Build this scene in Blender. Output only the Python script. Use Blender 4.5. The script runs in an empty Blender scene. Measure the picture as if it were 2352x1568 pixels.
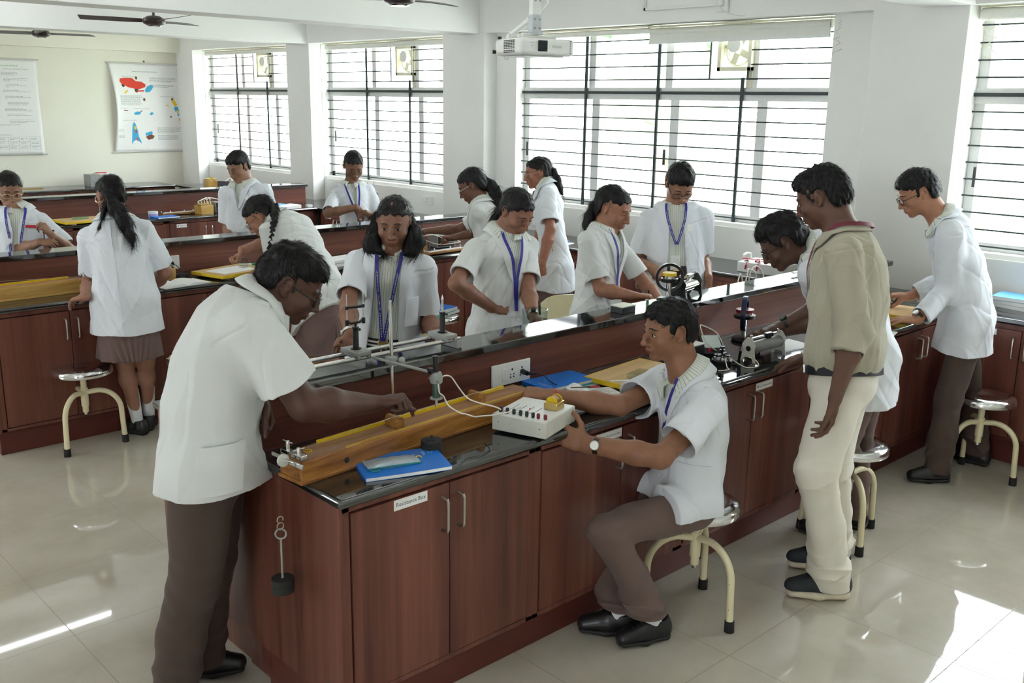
import bpy, math, random, os
import numpy as np
from mathutils import Vector, Matrix
random.seed(7)
S = bpy.context.scene
C = S.collection
PI = math.pi
# ---------------------------------------------------------------- camera
cd = bpy.data.cameras.new('camera'); cam = bpy.data.objects.new('camera', cd); C.objects.link(cam)
cd.sensor_width = 36.0; cd.lens = 2238.0 / 2352.0 * 36.0; cd.clip_start = 0.05; cd.clip_end = 200
RW = np.array([[0.73000, -0.15310, 0.66607], [-0.68385, -0.18510, 0.70575], [0.01523, -0.97072, -0.23930]])
def _axes():
    f = 2238.; X = np.array([2451 / f, -514 / f, 1.]); X /= np.linalg.norm(X)
    Y = np.array([-2166 / f, -585 / f, 1.]); Y -= X * (X @ Y); Y /= np.linalg.norm(Y)
    return np.stack([X, Y, np.cross(X, Y)])
RW = _axes()
CAM = np.array([0., 0., 1.95])
m = Matrix.Identity(4)
for i in range(3):
    m[i][0] = RW[i, 0]; m[i][1] = -RW[i, 1]; m[i][2] = -RW[i, 2]; m[i][3] = CAM[i]
cam.matrix_world = m
S.camera = cam
# ---------------------------------------------------------------- view, world, daylight
S.view_settings.view_transform = 'Standard'; S.view_settings.look = 'None'
S.view_settings.gamma = 1.0; S.view_settings.exposure = 1.05
try: S.view_settings.use_curve_mapping = False
except Exception: pass
S.cycles.use_denoising = True; S.cycles.use_adaptive_sampling = True; S.cycles.adaptive_threshold = 0.02
S.cycles.max_bounces = 10; S.cycles.diffuse_bounces = 6; S.cycles.glossy_bounces = 4
S.cycles.transparent_max_bounces = 12; S.cycles.transmission_bounces = 6
S.cycles.caustics_reflective = False; S.cycles.caustics_refractive = False
S.cycles.sample_clamp_indirect = 6.0
W = bpy.data.worlds.new('sky'); S.world = W; W.use_nodes = True
nt = W.node_tree; nt.nodes.clear()
wo = nt.nodes.new('ShaderNodeOutputWorld'); bg = nt.nodes.new('ShaderNodeBackground')
bg.inputs[0].default_value = (0.87, 0.925, 1.0, 1); bg.inputs[1].default_value = 7.4
nt.links.new(bg.outputs[0], wo.inputs[0])
WINS = [(10.09, 12.43), (7.30, 9.61), (3.44, 6.46), (-0.60, 2.52)]     # y ranges of the windows on the right wall
LEFTW = [(-1.4, 0.0), (6.0, 7.5), (10.2, 11.6)]
# ---------------------------------------------------------------- helpers
def tag(o, label=None, cat=None, group=None, kind=None):
    if label: o['label'] = label
    if cat: o['category'] = cat
    if group: o['group'] = group
    if kind: o['kind'] = kind
    return o
def thing(name, label, cat, loc=(0, 0, 0), rz=0.0, group=None):
    o = bpy.data.objects.new(name, None); C.objects.link(o); o.empty_display_size = .05
    o.location = loc; o.rotation_euler = (0, 0, rz)
    return tag(o, label, cat, group)
def frame(a, b):
    a = np.asarray(a, float); b = np.asarray(b, float); z = b - a; L = np.linalg.norm(z); z = z / max(L, 1e-9)
    t = np.array([0, 0, 1.]) if abs(z[2]) < .9 else np.array([1., 0, 0])
    x = np.cross(t, z); x /= np.linalg.norm(x); return x, np.cross(z, x), z, L
class MB:
    def __init__(s): s.v = []; s.f = []
    def add(s, vs, fs):
        k = len(s.v); s.v += [tuple(map(float, p)) for p in vs]; s.f += [tuple(i + k for i in q) for q in fs]; return s
    def box(s, c, d, rz=0, R=None):
        x, y, z = [q / 2 for q in d]; vs = []
        for i in (-1, 1):
            for j in (-1, 1):
                for k in (-1, 1): vs.append((i * x, j * y, k * z))
        if rz: R = np.array([[math.cos(rz), -math.sin(rz), 0], [math.sin(rz), math.cos(rz), 0], [0, 0, 1]])
        if R is not None: vs = [np.asarray(R) @ np.array(p) for p in vs]
        return s.add([np.array(p) + np.array(c) for p in vs], [(0, 1, 3, 2), (4, 6, 7, 5), (0, 4, 5, 1), (2, 3, 7, 6), (0, 2, 6, 4), (1, 5, 7, 3)])
    def bx(s, x0, x1, y0, y1, z0, z1): return s.box(((x0 + x1) / 2, (y0 + y1) / 2, (z0 + z1) / 2), (abs(x1 - x0), abs(y1 - y0), abs(z1 - z0)))
    def cone(s, a, b, r0, r1=None, n=16):
        r1 = r0 if r1 is None else r1; x, y, z, L = frame(a, b); a = np.asarray(a, float); b = np.asarray(b, float); vs = []
        for (p, r) in ((a, r0), (b, r1)):
            for i in range(n):
                t = 2 * PI * i / n; vs.append(p + r * (math.cos(t) * x + math.sin(t) * y))
        fs = [(i, (i + 1) % n, n + (i + 1) % n, n + i) for i in range(n)]
        fs += [tuple(range(n - 1, -1, -1)), tuple(range(n, 2 * n))]
        return s.add(vs, fs)
    def tube(s, pts, r, n=8, closed=False, caps=True):
        P = [np.asarray(p, float) for p in pts]; m = len(P); vs = []; rr = r if hasattr(r, '__len__') else [r] * m
        prev = None
        for i in range(m):
            if closed: t = P[(i + 1) % m] - P[i - 1]
            else: t = P[min(i + 1, m - 1)] - P[max(i - 1, 0)]
            t = t / max(np.linalg.norm(t), 1e-9)
            if prev is None:
                u = np.array([0, 0, 1.]) if abs(t[2]) < .9 else np.array([1., 0, 0]); x = np.cross(u, t)
            else: x = prev - t * (prev @ t)
            x /= max(np.linalg.norm(x), 1e-9); prev = x; y = np.cross(t, x)
            for j in range(n):
                a = 2 * PI * j / n; vs.append(P[i] + rr[i] * (math.cos(a) * x + math.sin(a) * y))
        fs = []
        for i in range(m if closed else m - 1):
            for j in range(n):
                a = i * n + j; b = i * n + (j + 1) % n; c = ((i + 1) % m) * n + (j + 1) % n; d = ((i + 1) % m) * n + j
                fs.append((a, b, c, d))
        if caps and not closed: fs += [tuple(range(n - 1, -1, -1)), tuple(range((m - 1) * n, m * n))]
        return s.add(vs, fs)
    def lathe(s, prof, c=(0, 0, 0), n=24, axis=(0, 0, 1)):
        x, y, z, L = frame((0, 0, 0), axis); c = np.asarray(c, float); vs = []; k = len(prof)
        for r, h in prof:
            for i in range(n):
                t = 2 * PI * i / n; vs.append(c + z * h + r * (math.cos(t) * x + math.sin(t) * y))
        fs = []
        for a in range(k - 1):
            for i in range(n): fs.append((a * n + i, a * n + (i + 1) % n, (a + 1) * n + (i + 1) % n, (a + 1) * n + i))
        fs += [tuple(range(n - 1, -1, -1)), tuple(range((k - 1) * n, k * n))]
        return s.add(vs, fs)
    def sph(s, c, r, n=14, sc=(1, 1, 1)):
        vs = []; c = np.asarray(c, float); m = max(6, n // 2)
        for i in range(m + 1):
            p = PI * i / m
            for j in range(n):
                t = 2 * PI * j / n; vs.append(c + r * np.array([math.sin(p) * math.cos(t) * sc[0], math.sin(p) * math.sin(t) * sc[1], math.cos(p) * sc[2]]))
        fs = [(i * n + j, (i + 1) * n + j, (i + 1) * n + (j + 1) % n, i * n + (j + 1) % n) for i in range(m) for j in range(n)]
        return s.add(vs, fs)
    def torus(s, c, R, r, axis=(0, 0, 1), n=32, k=8, a0=0, a1=2 * PI, flat=None):
        x, y, z, L = frame((0, 0, 0), axis); c = np.asarray(c, float); full = abs(a1 - a0 - 2 * PI) < 1e-6
        N = n if full else n + 1
        pts = [c + R * (math.cos(a0 + (a1 - a0) * i / n) * x + math.sin(a0 + (a1 - a0) * i / n) * y) for i in range(N)]
        return s.tube(pts, r, k, closed=full)
    def prism(s, poly, o, u, v, w):
        o, u, v, w = [np.asarray(q, float) for q in (o, u, v, w)]; n = len(poly)
        vs = [o + u * a + v * b for a, b in poly] + [o + u * a + v * b + w for a, b in poly]
        fs = [tuple(range(n - 1, -1, -1)), tuple(range(n, 2 * n))] + [(i, (i + 1) % n, n + (i + 1) % n, n + i) for i in range(n)]
        return s.add(vs, fs)
    def grid(s, P):                    # P: (n, m, 3)
        P = np.asarray(P, float); n, m = P.shape[:2]
        return s.add(P.reshape(-1, 3), [(i * m + j, i * m + j + 1, (i + 1) * m + j + 1, (i + 1) * m + j) for i in range(n - 1) for j in range(m - 1)])
    def slab(s, P, t):                 # closed sheet: grid P and its offset t (vector or (n,m,3))
        P = np.asarray(P, float); Q = P + np.asarray(t, float); n, m = P.shape[:2]; N = n * m
        vs = np.concatenate([P.reshape(-1, 3), Q.reshape(-1, 3)])
        I = lambda i, j: i * m + j
        fs = []
        for i in range(n - 1):
            for j in range(m - 1):
                q = (I(i, j), I(i, j + 1), I(i + 1, j + 1), I(i + 1, j)); fs.append(q[::-1]); fs.append(tuple(k + N for k in q))
        bd = [I(0, j) for j in range(m)] + [I(i, m - 1) for i in range(1, n)] + [I(n - 1, j) for j in range(m - 2, -1, -1)] + [I(i, 0) for i in range(n - 2, 0, -1)]
        for a, b in zip(bd, bd[1:] + bd[:1]): fs.append((a, b, b + N, a + N))
        return s.add(vs, fs)
def mkmesh(name, v, f, mat=None, smooth=30):
    me = bpy.data.meshes.new(name)
    me.from_pydata([tuple(p) for p in v], [], [tuple(q) for q in f]); me.update()
    if mat: me.materials.append(mat)
    if smooth is not None:
        try: me.shade_smooth()
        except Exception: pass
        if smooth < 180:
            try: me.set_sharp_from_angle(angle=math.radians(smooth))
            except Exception: pass
    return me
def fixn(me):
    import bmesh
    bm = bmesh.new(); bm.from_mesh(me); bmesh.ops.recalc_face_normals(bm, faces=bm.faces); bm.to_mesh(me); bm.free()
def obj(name, mb, mat, parent=None, bevel=0, smooth=30, world=True, label=None, seg=2):
    """one mesh object; with a parent the vertices are world coordinates unless world=False"""
    v = mb.v
    if parent is not None and world:
        M = np.array(chain(parent).inverted()); a = np.array(v) @ M[:3, :3].T + M[:3, 3]; v = a.tolist()
    me = mkmesh(name, v, mb.f, mat, None); fixn(me)
    if smooth is not None:
        me.shade_smooth()
        if smooth < 180: me.set_sharp_from_angle(angle=math.radians(smooth))
    o = bpy.data.objects.new(name, me); C.objects.link(o)
    if parent is not None: o.parent = parent
    if bevel:
        b = o.modifiers.new('bevel', 'BEVEL'); b.width = bevel; b.segments = seg; b.limit_method = 'ANGLE'; b.angle_limit = math.radians(40)
    if label: o['label'] = label
    return o
def chain(o):
    M = Matrix.Identity(4)
    while o is not None:
        M = (Matrix.Translation(o.location) @ o.rotation_euler.to_matrix().to_4x4()) @ M; o = o.parent
    return M
def struct(name, mb, mat, bevel=0, smooth=30):
    o = obj(name, mb, mat, None, bevel, smooth); o['kind'] = 'structure'; return o
def dup(root, loc, rz=0, label=None, group=None):
    r = root.copy(); C.objects.link(r); r.location = loc; r.rotation_euler = (0, 0, rz)
    if label: r['label'] = label
    if group: r['group'] = group
    for ch in list(root.children):
        c = ch.copy(); C.objects.link(c); c.parent = r
        for g in list(ch.children):
            d = g.copy(); C.objects.link(d); d.parent = c
    return r
def text_geo(s, size, bold=0.0):
    cu = bpy.data.curves.new('t', 'FONT'); cu.body = s; cu.size = size; cu.align_x = 'CENTER'; cu.align_y = 'CENTER'; cu.offset = bold; cu.resolution_u = 2
    o = bpy.data.objects.new('t', cu); C.objects.link(o); bpy.context.view_layer.update()
    me = o.to_mesh(); v = [tuple(q.co) for q in me.vertices]; f = [tuple(p.vertices) for p in me.polygons]
    o.to_mesh_clear(); bpy.data.objects.remove(o); bpy.data.curves.remove(cu); return v, f
def put_text(mb, s, size, o, u, v, w=(0, 0, 0), bold=0.0, fit=None):
    vs, fs = text_geo(s, size, bold); o, u, v, w = [np.asarray(q, float) for q in (o, u, v, w)]
    k = 1.0
    if fit:
        xs = [q[0] for q in vs]; k = fit / (max(xs) - min(xs))
    mb.add([o + u * a[0] * k + v * a[1] * (min(k, 1.3) if k > 1 else k) + w for a in vs], fs)
# ---------------------------------------------------------------- materials
def srgb(r, g, b):
    f = lambda c: ((c / 255 + .055) / 1.055) ** 2.4 if c > 10.3 else c / 255 / 12.92
    return (f(r), f(g), f(b), 1)
def pmat(name, col, rough=.5, metal=0, spec=.5, **kw):
    m = bpy.data.materials.new(name); m.use_nodes = True; b = m.node_tree.nodes['Principled BSDF']
    b.inputs['Base Color'].default_value = col; b.inputs['Roughness'].default_value = rough; b.inputs['Metallic'].default_value = metal
    b.inputs['Specular IOR Level'].default_value = spec
    for k, v in kw.items(): b.inputs[k.replace('_', ' ')].default_value = v
    return m
def N(m, t, **kw):
    n = m.node_tree.nodes.new(t)
    for k, v in kw.items():
        if k.startswith('i_'): n.inputs[k[2:].replace('_', ' ')].default_value = v
        else: setattr(n, k, v)
    return n
def L(m, a, b): m.node_tree.links.new(a, b)
def coords(m, scale=(1, 1, 1), kind='Object', rot=(0, 0, 0)):
    if kind == 'World':
        g = N(m, 'ShaderNodeNewGeometry'); src = g.outputs['Position']
    else:
        g = N(m, 'ShaderNodeTexCoord'); src = g.outputs[kind]
    mp = N(m, 'ShaderNodeMapping'); mp.inputs['Scale'].default_value = scale; mp.inputs['Rotation'].default_value = rot
    L(m, src, mp.inputs[0]); return mp.outputs[0]
def ramp(m, fac, stops):
    r = N(m, 'ShaderNodeValToRGB'); e = r.color_ramp.elements
    while len(e) < len(stops): e.new(.5)
    for i, (p, c) in enumerate(stops): e[i].position = p; e[i].color = c
    L(m, fac, r.inputs[0]); return r.outputs[0]
def bsdf(m): return m.node_tree.nodes['Principled BSDF']
def noise(m, vec, scale=5, detail=4, rough=.55, dist=0):
    n = N(m, 'ShaderNodeTexNoise'); n.inputs['Scale'].default_value = scale; n.inputs['Detail'].default_value = detail
    n.inputs['Roughness'].default_value = rough; n.inputs['Distortion'].default_value = dist
    if vec is not None: L(m, vec, n.inputs['Vector'])
    return n.outputs['Fac']
def bump(m, h, strength=.2, dist=.002):
    b = N(m, 'ShaderNodeBump'); b.inputs['Strength'].default_value = strength; b.inputs['Distance'].default_value = dist
    L(m, h, b.inputs['Height']); L(m, b.outputs[0], bsdf(m).inputs['Normal'])
def simple(name, col, rough=.5, metal=0, var=.08, scale=30, spec=.5, bstr=0, **kw):
    """plain colour with a faint procedural variation"""
    m = pmat(name, col, rough, metal, spec, **kw)
    n = noise(m, coords(m), scale, 3)
    lo = tuple(c * (1 - var) for c in col[:3]) + (1,); hi = tuple(min(1, c * (1 + var)) for c in col[:3]) + (1,)
    L(m, ramp(m, n, [(.3, lo), (.7, hi)]), bsdf(m).inputs['Base Color'])
    if bstr: bump(m, n, bstr, .001)
    return m
def laminate(name, scale, kind='World'):
    m = pmat(name, (.1, .04, .03, 1), .38, spec=.4)
    v = coords(m, scale, kind); a = noise(m, v, 1.0, 6, .65, .3)
    v2 = coords(m, tuple(s * .22 for s in scale), kind); b = noise(m, v2, 1.0, 2, .5)
    mx = N(m, 'ShaderNodeMath', operation='ADD'); s1 = N(m, 'ShaderNodeMath', operation='MULTIPLY'); s1.inputs[1].default_value = .5
    s2 = N(m, 'ShaderNodeMath', operation='MULTIPLY'); s2.inputs[1].default_value = .5
    L(m, a, s1.inputs[0]); L(m, b, s2.inputs[0]); L(m, s1.outputs[0], mx.inputs[0]); L(m, s2.outputs[0], mx.inputs[1])
    c = ramp(m, mx.outputs[0], [(.30, srgb(62, 34, 29)), (.46, srgb(98, 56, 46)), (.56, srgb(114, 68, 55)), (.72, srgb(142, 90, 70))])
    L(m, c, bsdf(m).inputs['Base Color'])
    return m
M = {}
M['wood_v'] = laminate('laminate_vertical', (26, 26, .9))
M['wood_h'] = laminate('laminate_horizontal', (1.0, 26, 34))
M['plinth'] = simple('plinth_laminate', srgb(92, 42, 32), .45, scale=12)
def granite():
    m = pmat('black_granite', (.012, .012, .012, 1), .045, spec=.5, IOR=2.1)
    v = coords(m, (1, 1, 1), 'World'); n = noise(m, v, 420, 2, .6)
    c = ramp(m, n, [(.5, (.008, .009, .009, 1)), (.62, (.02, .021, .02, 1)), (.74, (.11, .11, .10, 1))])
    L(m, c, bsdf(m).inputs['Base Color']); return m
M['granite'] = granite()
def floor_mat():
    m = pmat('vitrified_tile', srgb(186, 178, 160), .09, spec=.5, IOR=1.7)
    v = coords(m, (1 / .57, 1 / .57, 1), 'World'); sep = N(m, 'ShaderNodeSeparateXYZ')
    L(m, v, sep.inputs[0])
    outs = []
    for ax, off in (('X', 1.06 / .57), ('Y', 1.757 / .57)):
        s = N(m, 'ShaderNodeMath', operation='SUBTRACT'); s.inputs[1].default_value = off - 20; L(m, sep.outputs[ax], s.inputs[0])
        f = N(m, 'ShaderNodeMath', operation='FRACT'); L(m, s.outputs[0], f.inputs[0])
        a = N(m, 'ShaderNodeMath', operation='SUBTRACT'); a.inputs[1].default_value = .5; L(m, f.outputs[0], a.inputs[0])
        b = N(m, 'ShaderNodeMath', operation='ABSOLUTE'); L(m, a.outputs[0], b.inputs[0]); outs.append(b.outputs[0])
    mx = N(m, 'ShaderNodeMath', operation='MAXIMUM'); L(m, outs[0], mx.inputs[0]); L(m, outs[1], mx.inputs[1])
    g = N(m, 'ShaderNodeMath', operation='GREATER_THAN'); g.inputs[1].default_value = .4968; L(m, mx.outputs[0], g.inputs[0])
    n = noise(m, coords(m, (1, 1, 1), 'World'), 3.0, 5, .6)
    c = ramp(m, n, [(.35, srgb(180, 174, 158)), (.65, srgb(193, 187, 172))])
    mix = N(m, 'ShaderNodeMix', data_type='RGBA'); L(m, g.outputs[0], mix.inputs[0]); L(m, c, mix.inputs[6]); mix.inputs[7].default_value = srgb(140, 130, 112)
    L(m, mix.outputs[2], bsdf(m).inputs['Base Color'])
    r = N(m, 'ShaderNodeMath', operation='MULTIPLY_ADD'); r.inputs[1].default_value = .4; r.inputs[2].default_value = .032; L(m, g.outputs[0], r.inputs[0]); L(m, r.outputs[0], bsdf(m).inputs['Roughness'])
    return m
M['floor'] = floor_mat()
M['wall'] = simple('white_paint', srgb(238, 238, 234), .75, var=.02, scale=2, spec=.2)
M['backwall'] = simple('cream_paint', srgb(236, 234, 220), .75, var=.02, scale=2, spec=.2)
M['ceil'] = simple('ceiling_paint', srgb(243, 243, 241), .8, var=.01, scale=2, spec=.2)
M['alu'] = simple('white_aluminium', srgb(226, 227, 224), .4, var=.03)
M['alu_cream'] = simple('cream_aluminium', srgb(224, 220, 196), .45, var=.03)
M['bar'] = simple('dark_bar_paint', srgb(40, 52, 52), .5, var=.1)
def glass(name, tint=(1, 1, 1, 1), refl=.12):
    m = bpy.data.materials.new(name); m.use_nodes = True; nt = m.node_tree; nt.nodes.clear()
    o = nt.nodes.new('ShaderNodeOutputMaterial'); t = nt.nodes.new('ShaderNodeBsdfTransparent'); g = nt.nodes.new('ShaderNodeBsdfGlossy')
    g.inputs['Roughness'].default_value = .02; t.inputs[0].default_value = tint
    fr = nt.nodes.new('ShaderNodeLayerWeight'); fr.inputs[0].default_value = .5
    pw = nt.nodes.new('ShaderNodeMath'); pw.operation = 'POWER'; pw.inputs[1].default_value = 4.0; nt.links.new(fr.outputs['Facing'], pw.inputs[0])
    ad = nt.nodes.new('ShaderNodeMath'); ad.operation = 'MULTIPLY_ADD'; ad.inputs[1].default_value = .6; ad.inputs[2].default_value = .03; nt.links.new(pw.outputs[0], ad.inputs[0])
    mx = nt.nodes.new('ShaderNodeMixShader'); nt.links.new(ad.outputs[0], mx.inputs[0]); nt.links.new(t.outputs[0], mx.inputs[1]); nt.links.new(g.outputs[0], mx.inputs[2]); nt.links.new(mx.outputs[0], o.inputs[0])
    return m
M['glass'] = glass('window_glass', (.97, .98, .97, 1))
M['clear'] = glass('clear_glass', (.86, .92, .92, 1))
M['lensg'] = glass('spectacle_glass', (.93, .95, .96, 1))
M['steel'] = simple('brushed_steel', (.62, .61, .58, 1), .28, 1, var=.05)
M['chrome'] = simple('polished_steel', (.78, .78, .78, 1), .10, 1, var=.03)
M['handle'] = simple('satin_handle', (.55, .53, .49, 1), .32, 1, var=.05)
M['black'] = simple('black_plastic', srgb(26, 26, 27), .35, var=.15)
M['rubber'] = simple('black_rubber', srgb(30, 29, 28), .8, var=.2)
M['white'] = simple('white_plastic', srgb(233, 234, 230), .35, var=.02)
M['paper'] = simple('paper', srgb(238, 238, 236), .8, var=.02, scale=60)
M['print'] = simple('printed_ink', srgb(60, 62, 66), .8)
M['grey'] = simple('grey_enamel', srgb(150, 152, 148), .45, var=.05)
M['ltgrey'] = simple('light_grey_enamel', srgb(205, 205, 196), .45, var=.04)
M['blue'] = simple('blue_cover', srgb(24, 118, 214), .35, var=.06, scale=8)
M['red'] = simple('red_plastic', srgb(196, 28, 44), .4)
M['maroon'] = simple('maroon_plastic', srgb(120, 22, 40), .35)
M['yellow'] = simple('yellow_paint', srgb(226, 190, 30), .5)
M['brass'] = simple('brass', (.72, .52, .2, 1), .3, 1)
M['teal'] = simple('teal_cloth', srgb(30, 128, 132), .7)
M['green'] = simple('green_plastic', srgb(20, 160, 110), .4)
def timber(name, c0, c1, c2, scale=(3, 40, 40), rough=.35):
    m = pmat(name, c1, rough, spec=.5); v = coords(m, scale); a = noise(m, v, 1.0, 5, .6, 1.2)
    L(m, ramp(m, a, [(.3, c0), (.5, c1), (.7, c2)]), bsdf(m).inputs['Base Color']); return m
M['teak'] = timber('varnished_teak', srgb(92, 52, 22), srgb(150, 98, 46), srgb(178, 128, 64), (2.2, 22, 22), .28)
M['teak_top'] = timber('worn_teak', srgb(138, 92, 62), srgb(160, 116, 84), srgb(176, 136, 104), (3, 40, 40), .35)
M['pine'] = timber('pale_pine', srgb(150, 104, 44), srgb(196, 156, 84), srgb(208, 172, 104), (1.6, 14, 14), .4)
M['ply'] = timber('drawing_board_ply', srgb(196, 160, 110), srgb(212, 178, 128), srgb(222, 192, 146), (3, 30, 30), .5)
M['bridge'] = timber('bridge_wood', srgb(120, 78, 34), srgb(156, 108, 50), srgb(176, 128, 66), (8, 40, 40), .4)
def emit(name, col, st):
    m = bpy.data.materials.new(name); m.use_nodes = True; nt = m.node_tree; nt.nodes.clear()
    o = nt.nodes.new('ShaderNodeOutputMaterial'); e = nt.nodes.new('ShaderNodeEmission'); e.inputs[0].default_value = col; e.inputs[1].default_value = st
    nt.links.new(e.outputs[0], o.inputs[0]); return m
M['led'] = emit('led_tube_light', (.93, .97, 1, 1), 14)
# ================================================================ setting
XW, XG, XC = 6.10, 6.20, 5.95
ZT, ZB = 2.53, 1.10
YB, YF, XL, ZC = 12.90, -3.2, -4.0, 3.05
b = MB(); b.bx(XL - .3, 6.5, YF - .3, YB + .3, -.12, 0); struct('floor', b, M['floor'])
b = MB(); b.bx(XL - .3, 6.5, YF - .3, YB + .3, ZC, ZC + .12); struct('ceiling', b, M['ceil'])
b = MB(); b.bx(XL, 6.4, YB, YB + .2, 0, ZC); struct('wall_back', b, M['backwall'])
b = MB(); b.bx(XL, 6.4, YF - .2, YF, 0, ZC); struct('wall_front', b, M['wall'])
b = MB(); b.bx(XL - .2, XL, YF, YB, 0, ZB); b.bx(XL - .2, XL, YF, YB, ZT, ZC)
ys = [YF] + [q for w in LEFTW for q in w] + [YB]
for i in range(0, len(ys), 2): b.bx(XL - .2, XL, ys[i], ys[i + 1], ZB, ZT)
struct('wall_left', b, M['wall'])
# right wall: apron below the windows, wall above, piers between
b = MB(); b.bx(XW, XW + .28, YF, YB, 0, ZB - .03); b.bx(XW, XW + .28, YF, YB, ZT, ZC)
ys = [YB] + [q for w in WINS for q in (w[1], w[0])] + [YF]
for i in range(0, len(ys), 2): b.bx(XW, XW + .28, ys[i + 1], ys[i], ZB - .03, ZT)
struct('wall_right', b, M['wall'])
COLS = [(2.51, 3.10), (6.72, 7.30), (9.61, 10.09), (12.43, YB)]
for i, (a, c) in enumerate(COLS):
    b = MB(); b.bx(XC, XW + .01, a, c, 0, ZC); struct('trim_%d' % (i + 1), b, M['wall'], bevel=.006)
# lintel band over the windows, flush with the piers
b = MB(); b.bx(XC + .003, XW + .01, YF, YB, ZT, ZC - .01); struct('trim_5', b, M['wall'])
for i, (a, c) in enumerate([(2.48, 2.78), (6.78, 7.08), (9.64, 9.94)]):
    b = MB(); b.bx(XL, XC + .02, a, c, 2.525, ZC); struct('trim_%d' % (6 + i), b, M['ceil'], bevel=.004)
b = MB(); b.bx(XL, XC, YB - .14, YB, 2.50, ZC); struct('trim_9', b, M['backwall'])
# windows --------------------------------------------------------------
def window(n, y0, y1, mull, lowm, vbars, fan, hand, topbar=True):
    r = thing('window_%d' % n, None, None, (XG, (y0 + y1) / 2, ZB)); r['kind'] = 'structure'
    f = MB(); fx0, fx1 = XG + .01, XG + .07
    f.bx(fx0, fx1, y0, y1, ZT - .04, ZT); f.bx(fx0, fx1, y0, y1, ZB, ZB + .05)
    f.bx(fx0 - .01, fx1, y0, y1, 1.975, 2.07)
    for (a, c) in ((y0, y0 + .06), (y1 - .06, y1)): f.bx(fx0, fx1, a, c, ZB, ZT)
    for y in mull: f.bx(fx0, fx1, y - .035, y + .035, 2.05, ZT)
    for y in lowm:
        f.bx(fx0 + .005, fx1 - .01, y - .05, y - .008, ZB, 2.0); f.bx(fx0 + .02, fx1, y + .002, y + .045, ZB, 2.0)
    obj('window_frame', f, M['alu'], r, bevel=.003)
    b = MB(); b.bx(fx0 + .022, fx0 + .026, y0 + .03, y1 - .03, 2.06, ZT - .02)
    obj('upper_panes', b, M['glass'], r)
    b = MB(); b.bx(fx0 + .03, fx0 + .034, y0 + .03, y1 - .03, ZB + .02, 1.99); obj('lower_panes', b, M['glass'], r)
    b = MB(); xb = XG - .02
    for k in range(14):
        z = 1.13 + .1 * k
        if z > ZT - .08: break
        if 2.1 < z and fan:
            b.tube([(xb, y0, z), (xb, fan[0] - .0, z)], .0055, 6); b.tube([(xb, fan[1] + .09, z), (xb, y1, z)], .0055, 6)
            if z < 2.16: b.tube([(xb, y0, z), (xb, y1, z)], .0055, 6)
        elif abs(z - 2.03) < .02: b.bx(xb - .006, xb + .006, y0, y1, z - .011, z + .011)
        else: b.tube([(xb, y0, z), (xb, y1, z)], .0055, 6)
    for i, y in enumerate(vbars):
        b.bx(xb - .004, xb + .008, y - .012, y + .012, ZB, ZT if i < len(vbars) - 1 or not fan else 2.14)
    if fan:
        for y in (fan[0], fan[1] + .09): b.bx(xb - .004, xb + .004, y - .006, y + .006, 2.13, ZT)
    obj('grille_bar', b, M['bar'], r)
    b = MB()
    for y in hand: b.bx(fx0 - .006, fx0 + .004, y - .009, y + .009, 1.48, 1.60)
    if hand: obj('latch', b, M['black'], r)
    s = MB(); s.bx(XG - .075, XG + .08, y0, y1, ZB - .035, ZB); obj('window_sill', s, M['wall'], r, bevel=.004)
window(1, *WINS[0], [11.58, 10.86], [11.52, 10.80], [11.69, 10.95], (10.88, 11.17), [12.33])
window(2, *WINS[1], [8.76, 8.03], [8.74, 7.98], [8.86, 8.11], (8.05, 8.33), [9.52])
window(3, *WINS[2], [5.66, 4.86, 4.10], [5.62, 4.80, 4.02], [5.70, 4.94, 4.17], (4.13, 4.37), [6.42, 4.87])
window(4, *WINS[3], [1.7, .9, .1], [1.7, .9, .1], [1.75, .95], None, [2.47])
# extractor fans set in the top lights
def extractor(y, label):
    z = 2.33; r = thing('exhaust_fan', label, 'fan', (XG, y, z), 0, 'exhaust fans in the top lights of the windows')
    b = MB(); w = .145
    for a, c in ((-w, -w + .03), (w - .03, w)): b.bx(XG - .03, XG + .06, y + a, y + c, z - w, z + w)
    for a, c in ((-w, -w + .03), (w - .03, w)): b.bx(XG - .03, XG + .06, y - w, y + w, z + a, z + c)
    b.bx(XG + .0, XG + .05, y - w, y - w + .05, 2.06, z - w)
    obj('housing', b, M['alu_cream'], r, bevel=.003)
    b = MB(); b.lathe([(.0, -.02), (.045, -.02), (.055, 0), (.055, .03), (0, .03)], (XG, y + .01, z + .04), 20, (-1, 0, 0)); obj('motor', b, M['alu'], r)
    b = MB()
    for k in range(4):
        a = k * PI / 2 + .4
        for q in range(1): b.box((XG + .04, y + .01 + .065 * math.cos(a), z + .065 * math.sin(a)), (.012, .09, .05), R=np.array([[1, 0, 0], [0, math.cos(a), -math.sin(a)], [0, math.sin(a), math.cos(a)]]))
    obj('blade', b, M['alu_cream'], r)
    b = MB(); b.torus((XG + .03, y, z), .105, .008, (1, 0, 0), 24, 6); obj('ring', b, M['alu_cream'], r)
extractor(11.02, 'cream extractor fan in the top light of the farthest window, nearest the posters')
extractor(8.19, 'cream extractor fan in the top light of the middle window between two piers')
extractor(4.25, 'cream extractor fan in the top light of the wide window, under the lowered blind')
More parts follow.
